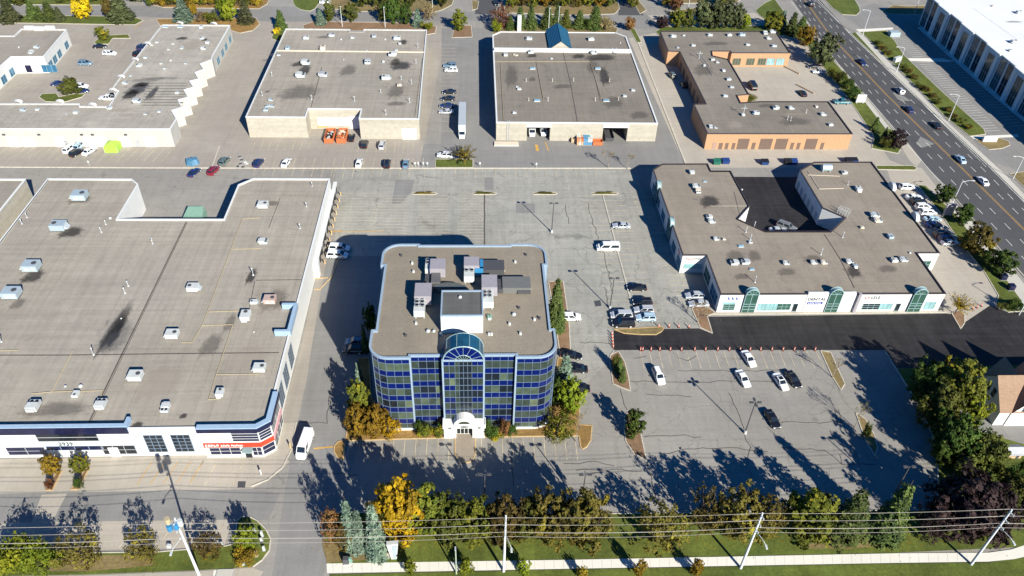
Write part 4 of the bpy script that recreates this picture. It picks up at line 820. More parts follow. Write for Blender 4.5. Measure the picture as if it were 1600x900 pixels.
# --- long glazed white-roofed building F
ZF = 12.0; XF = G(1533, 60, 12)[0]
FO = [(189.4, 150), (189.4, 314.5), (300, 318), (300, 150)]
tF = thing('office_building', 'long white roofed building with tall glazed bays at the right edge', 'building', (230, 240, 0))
zz = []; y = 314.5; st = 0
while y > 150: zz += [(XF-.3 if st % 2 else XF+.3, y), (XF-.3 if st % 2 else XF+.3, y-9.6)]; y -= 9.6; st += 1
FP = zz+[(300, y), (300, 314.6), (XF+.3, 314.6)]
bm = B(); add_walls(bm, FP, 0, ZF-0.05); mesh_obj('wall', bm, plain('cladding_shade_blue', (0.40, 0.48, 0.55), 0.4), tF)  # white cladding with the blue of its shaded side put into the colour
bm = B(); add_flat(bm, inset(FP, 0.4), ZF-0.15); mesh_obj('roof', bm, R_WHITE, tF)
bm = B(); ring(bm, inset(FP, -0.1), 0.6, ZF-0.3, ZF); mesh_obj('coping', bm, COPE, tF)
y = 314.5; st = 0
while y > 160:
    xw = XF-.3 if st % 2 else XF+.3; F = wall_frame((xw, y), (xw, y-9.6))
    if st % 2 == 0: window(tF, F, 0.3, 4.6, 0.3, ZF-0.6, G_TEAL, METAL_G, 3, 3, 0.1, 'glazed_bay'); window(tF, F, 5.6, 8.9, 0.3, ZF-0.6, G_DARK, METAL_G, 2, 3, 0.1, 'glazed_bay')
    else: window(tF, F, 3.4, 7.4, 0.3, ZF-1.6, G_OLIVE2, METAL_G, 3, 3, 0.1, 'glazed_bay')
    for u in ((0.0, 4.9) if st % 2 == 0 else (0.3, 7.6)): k = B(); add_box(k, u, u+(0.6 if st % 2 == 0 else 1.8), 0.0, 0.14, 0, ZF-0.3, 0, F); mesh_obj('white_fin', k, W_WHITE, tF)
    y -= 9.6; st += 1
seam(tF, ZF-0.15, [(1520, 12), (1590, 62)], 0.5, COPE); stain(tF, ZF-0.14, 1585, 34, 50, 5, STAIN_M)
# ---------------- glass office tower
ZO = 20.0; XM = -2.15
def arcpts(cx, cy, r, a0, a1, n=7): return [(cx+r*math.cos(R(a0+(a1-a0)*i/n)), cy+r*math.sin(R(a0+(a1-a0)*i/n))) for i in range(n+1)]
xl, xr = -19.45, 15.15; R0_ = 3.6
segs = []   # (name, path left-to-right seen from outside (ccw), module)
fl = [(xl, 108.9), (xl, 101.5+R0_)]+arcpts(xl+R0_, 101.5+R0_, R0_, 180, 270, 8)[1:]+[(-11.85, 101.5)]
fr = [(7.55, 101.5), (xr-R0_, 101.5)]+arcpts(xr-R0_, 101.5+R0_, R0_, 270, 360, 8)[1:]+[(xr, 108.9)]
br = [(xr, 128.6), (xr, 135.8-R0_)]+arcpts(xr-R0_, 135.8-R0_, R0_, 0, 90, 8)[1:]+[(7.55, 135.8)]
bl = [(-11.85, 135.8), (xl+R0_, 135.8)]+arcpts(xl+R0_, 135.8-R0_, R0_, 90, 180, 8)[1:]+[(xl, 128.6)]
segs = [('corner', fl), ('recess', [(-11.85, 102.1), (-5.95, 102.1)]), ('bay', [(-5.9, 100.9), (1.6, 100.9)]), ('recess', [(1.65, 102.1), (7.55, 102.1)]), ('corner', fr),
        ('side', [(14.35, 108.9), (14.35, 128.6)]), ('corner', br), ('back', [(7.55, 135.4), (-11.85, 135.4)]), ('corner', bl), ('side', [(-18.6, 128.6), (-18.6, 108.9)])]
outline = []
for s in segs: outline += s[1]
tO = thing('office_tower', 'six storey cobalt blue glass office tower with rounded corners and arched centre bay', 'office building', (XM, 118, 0))
bm = B(); add_walls(bm, inset(outline, 0.12), 0, ZO-0.1); mesh_obj('wall', bm, DARKG, tO)
bm = B(); add_flat(bm, inset(outline, 0.33), ZO-0.25); mesh_obj('roof', bm, R_BROWN, tO)
main = [p for s in segs if s[0] != 'bay' for p in s[1]]
bm = B(); ring(bm, inset(outline, -0.08), 0.42, ZO-0.35, ZO+0.12); mesh_obj('coping', bm, COPE_B, tO)
GL = [G_OLIVE2, G_OLIVE, G_DARK, G_BLIND, G_OLIVE2]
def resample(P, n):
    P = [Vector(p) for p in P]; L = [0]
    for a, b in zip(P[:-1], P[1:]): L.append(L[-1]+(b-a).length)
    out = []
    for i in range(n+1):
        s = L[-1]*i/n
        for k in range(len(P)-1):
            if s <= L[k+1]+1e-6: out.append(P[k]+(P[k+1]-P[k])*((s-L[k])/(L[k+1]-L[k]))); break
    return out
def bandmesh(name, pts, z0, z1, mats, rnd, parent):
    bm = B(); bias = rnd.random()
    cur = 0
    for i, (a, b) in enumerate(zip(pts[:-1], pts[1:])):
        v = [bm.verts.new(q) for q in ((a.x, a.y, z0), (b.x, b.y, z0), (b.x, b.y, z1), (a.x, a.y, z1))]; f = bm.faces.new(v)
        if len(mats) > 1:
            if rnd.random() < 0.45: cur = rnd.choices(range(len(mats)), [4, 4*bias+1, 3, 2*bias+0.4, 3][:len(mats)])[0]
            f.material_index = cur
    return mesh_obj(name, bm, mats, parent)
rnd = random.Random(5)
FLH = ZO/6
def bars(bm, pts, z0, z1, hz, t=0.07, every=1):
    for i in range(0, len(pts), every):
        p = pts[i]; a = pts[max(0, i-1)]; b = pts[min(len(pts)-1, i+1)]; d = (b-a).normalized(); n = Vector((d.y, -d.x))
        q = Matrix(((d.x, n.x, 0, p.x), (d.y, n.y, 0, p.y), (0, 0, 1, 0), (0, 0, 0, 1))); add_box(bm, -t/2, t/2, -0.05, 0.09, z0, z1, 0, q)
    for z in hz:
        for a, b in zip(pts[:-1], pts[1:]):
            d = (b-a); F = wall_frame(a, b); add_box(bm, 0, d.length, -0.05, 0.075, z-t/2, z+t/2, 0, F)
for nm, P in segs:
    Ltot = sum((Vector(b)-Vector(a)).length for a, b in zip(P[:-1], P[1:])); n = max(4, round(Ltot/1.42)); pts = resample(P, n)
    hz = []
    if nm == 'bay':
        s1 = [Vector((-5.9, 100.9)), Vector((-4.75, 100.9)), Vector((-3.7, 100.9))]; s3 = [Vector((-0.6, 100.9)), Vector((0.45, 100.9)), Vector((1.6, 100.9))]
        mid = [Vector((-3.7+3.1*i/4, 100.9)) for i in range(5)]
        for f in range(6):
            zt = ZO-f*FLH; zb_ = zt-1.42; zw = zt-FLH
            if zw < 3.2: zw = 3.4
            for sg_ in (s1, s3):
                bandmesh('spandrel_band', sg_, zb_, zt, [G_BLUE], rnd, tO)
                if zb_ > zw: bandmesh('window_band', sg_, zw, zb_, GL, rnd, tO)
            hz += [zt, zb_]
            if f == 5: break
        bandmesh('centre_glazing', mid, 3.4, 19.4, [G_OLIVE2, G_TEAL, G_DARK], rnd, tO)
        k = B(); bars(k, s1+mid[1:-1]+s3, 3.4, ZO, [z for z in hz if z > 3.5], 0.065)
        mesh_obj('mullions', k, MULL, tO); continue
    for f in range(6):
        zt = ZO-f*FLH; zb_ = zt-1.42; zw = max(zt-FLH, 0.6)
        bandmesh('spandrel_band', pts, zb_, zt-(0.3 if f == 0 else 0), [G_BLUE], rnd, tO); bandmesh('window_band', pts, zw, zb_, GL, rnd, tO); hz += [zt if f else zt-0.36, zb_]
    k = B(); bars(k, pts, 0.5, ZO-0.1, hz+[0.6], 0.065); mesh_obj('mullions', k, MULL, tO)
    k = B(); 
    for a, b in zip(pts[:-1], pts[1:]): F = wall_frame(a, b); add_box(k, 0, (b-a).length, -0.05, 0.25, 0, 0.6, 0, F)
    mesh_obj('plinth', k, W_WHITE, tO)
# pale return fins where the recesses meet the corners
bm = B()
for x, ya, yb in ((-11.85, 101.4, 102.2), (-5.93, 100.8, 102.2), (1.63, 100.8, 102.2), (7.55, 101.4, 102.2)): add_box(bm, x-0.16, x+0.16, ya, yb, 0.0, ZO+0.14)
for x in (xl, xr): 
    for y in (108.9, 128.6): add_box(bm, min(x, x+(0.85 if x < 0 else -0.85)), max(x, x+(0.85 if x < 0 else -0.85)), y-0.12, y+0.12, 0, ZO+0.14)
mesh_obj('return_fin', bm, COPE_B, tO)
# barrel vault over the centre bay
rv = 3.72; zc0 = 19.7; NV = 14; ya, yb = 100.9, 104.4
bm = B()
A = [bm.verts.new((XM-rv*math.cos(math.pi*i/NV), ya+0.02, zc0+rv*math.sin(math.pi*i/NV))) for i in range(NV+1)]; C_ = [bm.verts.new((XM-rv*math.cos(math.pi*i/NV), yb, zc0+rv*math.sin(math.pi*i/NV))) for i in range(NV+1)]
for i in range(NV): bm.faces.new((A[i], A[i+1], C_[i+1], C_[i]))
bm.faces.new(C_[::-1]); vo = mesh_obj('barrel_vault', bm, G_VAULT, tO)
bm = B(); ri = 1.55; c = bm.verts.new((XM, ya, zc0)); P1 = [bm.verts.new((XM-ri*math.cos(math.pi*i/NV), ya-0.02, zc0+ri*math.sin(math.pi*i/NV))) for i in range(NV+1)]; P2 = [bm.verts.new((XM-rv*math.cos(math.pi*i/NV), ya-0.02, zc0+rv*math.sin(math.pi*i/NV))) for i in range(NV+1)]
for i in range(NV): bm.faces.new((P1[i], P2[i], P2[i+1], P1[i+1]))
mesh_obj('fanlight', bm, G_BLUE, vo)
bm = B(); P1 = [bm.verts.new((XM-ri*math.cos(math.pi*i/NV), ya-0.02, zc0+ri*math.sin(math.pi*i/NV))) for i in range(NV+1)]; bm.faces.new(P1); mesh_obj('inner_fanlight', bm, G_DARK, vo)
k = B()
def arcbar(bm, r, y, t, z0=zc0):
    for i in range(NV):
        a0 = math.pi*i/NV; a1 = math.pi*(i+1)/NV; add_cyl(bm, (XM-r*math.cos(a0), y, z0+r*math.sin(a0)), (XM-r*math.cos(a1), y, z0+r*math.sin(a1)), t, n=6)
arcbar(k, rv, ya-0.04, 0.13); arcbar(k, rv, yb, 0.08); arcbar(k, ri, ya-0.06, 0.07)
for a in (0, 22, 45, 67, 90, 113, 135, 158, 180): add_cyl(k, (XM-(0.2)*math.cos(R(a)), ya-0.05, zc0+0.2*math.sin(R(a))), (XM-rv*math.cos(R(a)), ya-0.05, zc0+rv*math.sin(R(a))), 0.04, n=5)
for a in (0, 36, 72, 108, 144, 180): add_cyl(k, (XM-rv*math.cos(R(a)), ya, zc0+rv*math.sin(R(a))), (XM-rv*math.cos(R(a)), yb, zc0+rv*math.sin(R(a))), 0.07, n=5)
mesh_obj('vault_ribs', k, MULL_T, vo)
# white entrance portico
bm = B(); yp = 99.2
def ebox(x0, x1, z0, z1, y0=yp, y1=101.0): add_box(bm, x0, x1, y0, y1, z0, z1)
ebox(-6.1, -3.75, 0, 3.9); ebox(-0.55, 1.8, 0, 3.9); ebox(-3.75, -0.55, 2.9, 3.9); ebox(-6.3, -6.1, 2.8, 4.05); ebox(1.8, 2.0, 2.8, 4.05)
ro = 2.0; N = 12; A = [bm.verts.new((XM-ro*math.cos(math.pi*i/N), yp-0.05, 3.9+ro*0.95*math.sin(math.pi*i/N))) for i in range(N+1)]; C_ = [bm.verts.new((XM-ro*math.cos(math.pi*i/N), 101.0, 3.9+ro*0.95*math.sin(math.pi*i/N))) for i in range(N+1)]
for i in range(N): bm.faces.new((A[i], A[i+1], C_[i+1], C_[i]))
bm.faces.new(A); en = mesh_obj('entrance_portico', bm, W_WHITE, tO)
bm = B(); A = [bm.verts.new((XM-1.1*math.cos(math.pi*i/N), yp-0.09, 4.3+0.75*math.sin(math.pi*i/N))) for i in range(N+1)]; bm.faces.new(A); mesh_obj('lunette', bm, G_OLIVE2, en)
FO1 = wall_frame((-6.1, yp), (1.8, yp)); text(en, '3883', FO1, XM+6.1, 3.15, 0.75, TXT_D, 'lettering', 0.06, True)
Fd = wall_frame((-3.75, 100.3), (-0.55, 100.3)); window(en, Fd, 0.1, 3.1, 0.1, 2.8, G_DARK, W_WHITE, 4, 1, 0.1, 'entrance_door')
for u in (0.9, 6.6): bm = B(); add_box(bm, u, u+0.55, 0, 0.15, 3.0, 3.25, 0, FO1); mesh_obj('wall_lamp', bm, DARKG, en)
# penthouse and rooftop plant (penthouse is part of the tower)
PO = [(-6.35, 108.3), (1.5, 108.3), (1.5, 115.5), (-6.35, 115.5)]
bm = B(); add_walls(bm, PO, ZO-0.3, ZO+4.2); pe = mesh_obj('penthouse', bm, plain('penthouse_white', (0.62, 0.64, 0.66), 0.6), tO)
bm = B(); add_flat(bm, inset(PO, 0.2), ZO+4.0); mesh_obj('penthouse_roof', bm, R_DARK, pe)
bm = B(); ring(bm, inset(PO, -0.05), 0.28, ZO+3.9, ZO+4.25); mesh_obj('penthouse_coping', bm, COPE_B, pe)
for i, (px, py) in enumerate(((627, 400), (644, 412), (805, 410), (822, 399), (646, 425), (650, 506), (634, 525), (764, 523), (813, 522), (811, 482), (796, 507), (835, 500), (843, 498), (768, 523), (689, 523))):
    x, y = G(px, py, ZO-0.2); bm = B(); add_cyl(bm, (x, y, ZO-0.25), (x, y, ZO+0.25), 0.28, 0.22, 8); mesh_obj('roof_drain_cap', bm, METAL_W if i % 3 else DARKG, tO)
# --- rooftop plant as things of their own
def topbox(px0, py0, px1, py1, z1, z0, bm, mi=0):
    a = G(px0, py1, z1); b = G(px1, py1, z1); c = G(px0, py0, z1); add_box(bm, (a[0]+G(px0, py0, z1)[0])/2, (b[0]+G(px1, py0, z1)[0])/2, a[1], c[1], z0, z1, mi)
def fans(px0, py0, px1, py1, nx, ny, z, par):
    for i in range(nx):
        for j in range(ny):
            px = px0+(px1-px0)*(i+0.5)/nx; py = py0+(py1-py0)*(j+0.5)/ny; x, y = G(px, py, z); r = abs(G(px1, py, z)[0]-G(px0, py, z)[0])/nx*0.40
            bm = B(); add_cyl(bm, (x, y, z-0.05), (x, y, z+0.22), r, r, 14); f = mesh_obj('fan', bm, BLACK, par)
            k = B(); 
            for q in range(14):
                a0 = 2*math.pi*q/14; a1 = 2*math.pi*(q+1)/14; add_cyl(k, (x+r*math.cos(a0), y+r*math.sin(a0), z+0.2), (x+r*math.cos(a1), y+r*math.sin(a1), z+0.2), 0.05, n=4)
            mesh_obj('fan_ring', k, METAL, f)
def plant(label, cab, sec, fanr, nf, cabh=2.6, sech=1.9, legs=True):
    cx, cy = G((cab[0]+cab[2])/2, (cab[1]+cab[3])/2, ZO); t = thing('air_handler', label, 'air handler', (cx, cy, ZO-0.25), 0, 'large air handlers on the office tower roof')
    bm = B(); topbox(*cab, ZO+cabh, ZO+0.35, bm); c = mesh_obj('cabinet', bm, METAL_LAV, t)
    bm = B(); topbox(*sec, ZO+sech, ZO+0.35, bm); mesh_obj('condenser_section', bm, METAL_W, t)
    fans(*fanr, *nf, ZO+sech, t)
    bm = B()
    for q in (cab, sec):
        for px, py in ((q[0]+2, q[1]+2), (q[2]-2, q[1]+2), (q[0]+2, q[3]-2), (q[2]-2, q[3]-2)): x, y = G(px, py, ZO+sech); add_box(bm, x-0.12, x+0.12, y-0.12, y+0.12, ZO-0.25, ZO+0.36)
    mesh_obj('support_legs', bm, METAL_G, t); return t
plant('mauve topped air handler with two dark fans at the upper left of the tower roof', (672, 404, 696, 420), (664.5, 404, 672, 420), (664.5, 404, 672, 413), (1, 2))
plant('mauve topped air handler with four fans joined to a black duct by a blue collar', (725, 401, 749, 415), (725, 415, 741, 432), (725, 415, 741, 425), (2, 2))
plant('mauve topped air handler with six fans touching the right side of the penthouse', (752.5, 429, 777, 449), (754, 449, 771, 472), (754, 449.5, 769, 465), (2, 3))
plant('mauve topped air handler with six fans standing left of the penthouse', (648, 442, 674, 463), (647, 463, 664, 486), (647, 464, 664, 480), (2, 3))
def duct(label, parts, m):
    px = sum(p[0]+p[2] for p in parts)/2/len(parts); py = sum(p[1]+p[3] for p in parts)/2/len(parts); x, y = G(px, py, ZO); t = thing('roof_duct', label, 'duct', (x, y, ZO-0.2), 0, 'dark ducts on the office tower roof')
    for q in parts: bm = B(); topbox(q[0], q[1], q[2], q[3], ZO+q[4], ZO+0.1, bm); mesh_obj('duct_section', bm, q[5] if len(q) > 5 else m, t)
    bm = B(); q = parts[0]; topbox(q[0]+4, q[3]-1, q[2]+1, q[3]+1, ZO+0.12, ZO-0.22, bm); mesh_obj('timber_sleeper', bm, METAL_BE, t)
duct('flat black duct running right from the blue collar', [(755, 406, 788, 422, 1.5), (750, 405, 755, 419, 1.9, CYAN), (742, 417, 755, 420, 1.9, CYAN)], DARKG)
duct('broad grey duct at the right of the tower roof', [(785, 432, 829, 450, 1.5, plain('grey_duct', (0.13, 0.13, 0.125), 0.5)), (809, 450, 829, 455, 0.9), (778, 436, 786, 452, 1.2)], DARKG)
duct('grey tapered duct dropping from the upper left air handler', [(674, 424, 688, 441, 1.6, plain('grey_duct2', (0.10, 0.10, 0.10), 0.5)), (664, 428, 674, 440, 1.0)], DARKG)
# curved duct behind the penthouse
t = thing('roof_duct', 'long curved dark duct arching behind the penthouse', 'duct', (*G(704, 446, ZO), ZO-0.2), 0, 'dark ducts on the office tower roof')
P = GP([(675, 446), (684, 443), (700, 441), (716, 442), (726, 446), (733, 452), (718, 450), (700, 449), (684, 451)], ZO+1.3); bm = B(); prism(bm, P, ZO, ZO+1.3); mesh_obj('duct_section', bm, plain('grey_duct3', (0.09, 0.095, 0.09), 0.5), t)
# ---------------- rooftop units and vents (things standing on roofs)
def unit_proto(kind):
    t = thing('rooftop_unit', 'x', 'rooftop unit', (0, 0, 0))
    def part(nm, bm, m, p=t): return mesh_obj(nm, bm, m, p)
    if kind == 'box':      # 1 m wide unit scaled later
        bm = B(); add_box(bm, -0.5, 0.5, -0.40, 0.40, 0.08, 0.52); bmesh.ops.bevel(bm, geom=bm.edges[:], offset=0.015, segments=1, affect='EDGES'); c = part('cabinet', bm, METAL_W)
        bm = B(); add_box(bm, -0.47, 0.47, -0.33, 0.33, 0, 0.08); part('roof_curb', bm, DARKG)
        bm = B(); v = [bm.verts.new(q) for q in ((-0.5, -0.25, 0.42), (-0.5, 0.25, 0.42), (-0.5, 0.25, 0.14), (-0.5, -0.25, 0.14), (-0.74, 0.25, 0.16), (-0.74, -0.25, 0.16))]
        for q in ((0, 1, 4, 5), (5, 4, 2, 3), (0, 5, 3), (1, 2, 4)): bm.faces.new([v[i] for i in q])
        part('intake_hood', bm, METAL)
        bm = B(); add_cyl(bm, (0.24, 0.0, 0.515), (0.24, 0, 0.55), 0.17, 0.17, 12); part('fan', bm, DARKG)
        bm = B(); add_box(bm, -0.3, 0.05, -0.412, -0.40, 0.14, 0.42); add_box(bm, 0.12, 0.42, -0.412, -0.40, 0.14, 0.44); part('access_panel', bm, METAL)
    if kind == 'boxy':     # condenser with two fans and side coil
        bm = B(); add_box(bm, -0.5, 0.1, -0.4, 0.4, 0.08, 0.55); part('cabinet', bm, METAL_W)
        bm = B(); add_box(bm, 0.1, 0.5, -0.4, 0.4, 0.08, 0.42); part('condenser_section', bm, METAL)
        bm = B(); add_box(bm, -0.47, 0.47, -0.37, 0.37, 0, 0.08); part('roof_curb', bm, DARKG)
        for y in (-0.19, 0.19): bm = B(); add_cyl(bm, (0.3, y, 0.41), (0.3, y, 0.45), 0.14, 0.14, 12); part('fan', bm, BLACK)
        bm = B(); add_box(bm, -0.66, -0.5, -0.3, 0.3, 0.2, 0.5); part('intake_hood', bm, METAL_W)
    if kind == 'dome':
        bm = B(); N = 12
        rings = [(0.0, 0.30), (0.25, 0.30), (0.26, 0.50), (0.42, 0.46), (0.58, 0.30), (0.64, 0.02)]
        prev = None
        for z, r in rings:
            cur = [bm.verts.new((r*math.cos(2*math.pi*i/N), r*math.sin(2*math.pi*i/N), z)) for i in range(N)]
            if prev:
                for i in range(N): bm.faces.new((prev[i], prev[(i+1) % N], cur[(i+1) % N], cur[i]))
            prev = cur
        bm.faces.new(prev); part('cowl', bm, METAL_W)
        bm = B(); add_box(bm, -0.4, 0.4, -0.4, 0.4, 0, 0.08); part('flashing_curb', bm, METAL)
    if kind == 'pipe':
        bm = B(); add_cyl(bm, (0, 0, 0), (0, 0, 1.0), 0.11, 0.11, 8); part('stack', bm, METAL_G)
        bm = B(); add_cyl(bm, (0, 0, 0.98), (0, 0, 1.1), 0.20, 0.06, 8); part('rain_cap', bm, METAL)
        bm = B(); add_cyl(bm, (0, 0, 0), (0, 0, 0.1), 0.32, 0.14, 8); part('flashing', bm, METAL)
    if kind == 'skylight':
        bm = B(); add_box(bm, -0.5, 0.5, -0.38, 0.38, 0, 0.14); part('frame', bm, METAL_W)
        bm = B(); v = [bm.verts.new(q) for q in ((-0.46, -0.34, 0.14), (0.46, -0.34, 0.14), (0.46, 0.34, 0.14), (-0.46, 0.34, 0.14), (-0.3, 0, 0.26), (0.3, 0, 0.26))]
        for q in ((0, 1, 5, 4), (2, 3, 4, 5), (1, 2, 5), (3, 0, 4)): bm.faces.new([v[i] for i in q])
        part('dome_glass', bm, SKYL)
    cachekids(t); return t
PROTO = {k: unit_proto(k) for k in ('box', 'boxy', 'dome', 'pipe', 'skylight')}
UT = {'box': 'rooftop unit', 'boxy': 'rooftop unit', 'dome': 'roof ventilator', 'pipe': 'vent pipe', 'skylight': 'skylight'}
UN = {'box': 'rooftop_unit', 'boxy': 'rooftop_unit', 'dome': 'roof_ventilator', 'pipe': 'vent_pipe', 'skylight': 'skylight'}
COLM = {'w': METAL_W, 'g': METAL_G, 'b': METAL_BL, 'm': METAL, 't': METAL_BE, 'e': METAL_GRN, 'o': plain('striped_unit', (0.42, 0.30, 0.26), 0.5)}
COLN = {'w': 'off-white', 'g': 'grey', 'b': 'bluish', 'm': 'silver', 't': 'beige', 'e': 'green', 'o': 'reddish'}
def roof_units(where, z, lst, rot=0):
    """lst rows: (px, py, width px, kind, colour). Labels count each look along the roof."""
    looks = {}
    for r in lst: looks.setdefault((r[3] if r[3] != 'boxy' else 'boxy', r[4]), []).append(r)
    for (k, c), rows in looks.items():
        rows.sort(key=lambda r: r[0])
        for i, r in enumerate(rows):
            x, y = G(r[0], r[1], z); wm = r[2]*mpp(r[0], r[1], z)
            t = copy_tree(PROTO[k]); t.name = UN[k]; t.location = (x, y-0.2, z)
            if k in ('box', 'boxy'):
                s = wm*0.92; t.scale = (s, s, s*1.05); t.rotation_euler = (0, 0, rot+(R(180) if (i*7+len(rows)) % 3 == 0 else 0)+(R(90) if (int(r[0])*13) % 5 == 0 else 0))
            elif k == 'skylight': t.scale = (wm*0.95,)*3
            elif k == 'dome': t.scale = (wm*0.95,)*3
            else: t.scale = (0.8, 0.8, 0.8*(r[2] if r[2] < 3 else 1.2))
            m = COLM[c]
            for ch in t.children:
                if ch.name.split('.')[0] in ('cabinet', 'cowl', 'stack') : ch.material_slots[0].link = 'OBJECT'; ch.material_slots[0].material = m
            kind = {'box': 'single-fan rooftop unit', 'boxy': 'two-fan rooftop unit', 'dome': 'round roof ventilator', 'pipe': 'thin vent pipe', 'skylight': 'blue skylight'}[k]
            t['label'] = f"{ordw(i, len(rows))} {COLN[c]} {kind} on the {where}"; t['category'] = UT[k]; t['group'] = f"{UT[k]}s on the {where}"
zr = ZL-0.34
roof_units('big lower-left warehouse roof', zr, [(127, 310, 24, 'box', 'b'), (94, 357, 24, 'box', 'b'), (52, 420, 26, 'box', 'b'), (21, 462, 27, 'box', 'b'), (412, 323, 17, 'box', 'w'), (413, 379, 14, 'boxy', 'w'), (303, 452, 19, 'box', 'w'), (271, 525, 21, 'box', 'w'), (214, 590, 23, 'box', 'w'),
    (160, 633, 20, 'boxy', 'w'), (120, 617, 13, 'box', 'w'), (55, 636, 22, 'boxy', 'w'), (260, 639, 17, 'boxy', 'w'), (397, 473, 11, 'box', 'w'), (423, 471, 20, 'box', 'o'), (385, 496, 20, 'box', 'w'), (407, 577, 20, 'box', 'w'), (345, 615, 16, 'box', 'w'),
    (396, 429, 2.4, 'pipe', 'g'), (488, 290, 1.4, 'pipe', 'g'), (479, 322, 1.4, 'pipe', 'g'), (469, 356, 1.6, 'pipe', 'g'), (43, 339, 1.5, 'pipe', 'm'), (35, 349, 1.6, 'pipe', 'm'), (166, 350, 1.5, 'pipe', 'm'), (159, 362, 1.7, 'pipe', 'm'), (173, 341, 5, 'dome', 'w'), (201, 446, 1.7, 'pipe', 'm'), (196, 457, 1.8, 'pipe', 'm'), (147, 553, 2.2, 'pipe', 'g'), (3, 533, 1.8, 'pipe', 'g'), (103, 603, 5, 'dome', 'g'), (127, 603, 7, 'dome', 'w'), (190, 497, 3, 'dome', 'w'), (397, 518, 3, 'dome', 'w'), (239, 380, 1.4, 'pipe', 'm'), (237, 372, 3, 'dome', 'g')])
roof_units('cream warehouse with orange bins', zb, [(479, 61, 9, 'box', 'w'), (519, 57, 10, 'box', 'g'), (533, 62, 3.4, 'dome', 'w'), (551, 60, 6, 'box', 'w'), (585, 58, 9, 'box', 'g'), (602, 62, 3.4, 'dome', 'w'), (621, 62, 11, 'box', 'w'), (625, 69, 6, 'boxy', 'w'), (450, 77, 9, 'box', 'b'), (505, 77, 11, 'box', 't'), (613, 87, 12, 'boxy', 'w'), (619, 79, 5, 'box', 'm'), (573, 80, 3.6, 'dome', 'm'), (479, 100, 13, 'boxy', 'w'), (471, 120, 14, 'boxy', 'w'), (506, 119, 13, 'boxy', 'g'), (575, 99, 12, 'boxy', 'g'), (603, 124, 13, 'box', 'w'), (624, 134, 7, 'box', 't'), (599, 97, 5, 'dome', 'w'), (537, 93, 3, 'dome', 'g'),
    (424, 157, 7, 'boxy', 'b'), (418, 167, 7, 'boxy', 'b'), (426, 167, 7, 'boxy', 'b'), (416, 173, 8, 'box', 'b'), (436, 87, 6, 'box', 'm'), (425, 118, 1.6, 'pipe', 'm'), (410, 149, 1.6, 'pipe', 'm'), (487, 155, 1.8, 'pipe', 'm'), (554, 157, 1.8, 'pipe', 'm'), (627, 124, 1.5, 'pipe', 'm'), (643, 130, 1.6, 'pipe', 'm'), (595, 144, 1.3, 'pipe', 'm'), (640, 160, 1.8, 'pipe', 'm'), (603, 178, 1.8, 'pipe', 'g'), (650, 98, 1.5, 'pipe', 'm'), (653, 74, 1.8, 'pipe', 'g')])
roof_units('warehouse with teal gable', zc, [(827, 62, 9, 'box', 'w'), (923, 63, 9, 'box', 'w'), (829, 83, 9, 'boxy', 'w'), (928, 84, 9, 'boxy', 'w'), (960, 81, 10, 'box', 'm'), (790, 87, 8, 'box', 'w'), (804, 86, 4, 'box', 't'), (807, 87, 4, 'box', 't'), (862, 92, 4, 'box', 'w'), (832, 107, 9, 'skylight', 'b'), (934, 107, 9, 'skylight', 'b'), (839, 157, 10, 'skylight', 'b'), (947, 157, 10, 'skylight', 'b'), (811, 140, 6, 'box', 'w'), (808, 136, 4, 'box', 'w'), (976, 151, 6, 'box', 'w'), (989, 142, 6, 'box', 'w'), (804, 177, 6, 'box', 'w'),
    (822, 127, 1.3, 'pipe', 't'), (863, 127, 1.3, 'pipe', 't'), (896, 126, 1.3, 'pipe', 't'), (952, 127, 1.3, 'pipe', 't'), (826, 157, 1.3, 'pipe', 't'), (856, 157, 1.5, 'pipe', 't'), (930, 157, 1.4, 'pipe', 't'), (966, 156, 1.4, 'pipe', 't'), (969, 67, 3, 'dome', 'g'), (874, 70, 5, 'boxy', 'w')])
zd = ZD-0.3
roof_units('orange brick building', zd, [(1052, 58, 8, 'box', 'w'), (1068, 56, 4, 'box', 'w'), (1109, 56, 7, 'box', 'w'), (1139, 56, 7, 'box', 'w'), (1159, 56, 9, 'box', 'b'), (1195, 53, 8, 'boxy', 'w'), (1207, 51, 8, 'boxy', 'w'), (1201, 61, 7, 'boxy', 'w'), (1168, 71, 6, 'box', 'w'), (1209, 73, 7, 'box', 'm'), (1083, 72, 6, 'box', 'w'), (1059, 75, 4, 'box', 'g'), (1113, 94, 6, 'box', 'w'), (1121, 98, 5, 'boxy', 'w'), (1100, 103, 5, 'dome', 'w'), (1130, 111, 6, 'box', 'w'), (1138, 125, 7, 'box', 'm'), (1143, 137, 6, 'box', 'm'), (1133, 151, 7, 'box', 'w'), (1211, 170, 9, 'boxy', 'w'), (1236, 170, 8, 'boxy', 'w'), (1275, 167, 5, 'box', 't'), (1181, 178, 9, 'box', 'w'), (1160, 180, 7, 'boxy', 'w'), (1286, 180, 8, 'boxy', 'w'), (1297, 196, 7, 'box', 'w'), (1110, 199, 7, 'boxy', 'w'), (1118, 200, 5, 'boxy', 'g'), (1259, 176, 1.5, 'pipe', 't'), (1235, 188, 1.6, 'pipe', 'm'), (1230, 186, 1.5, 'pipe', 'm')])
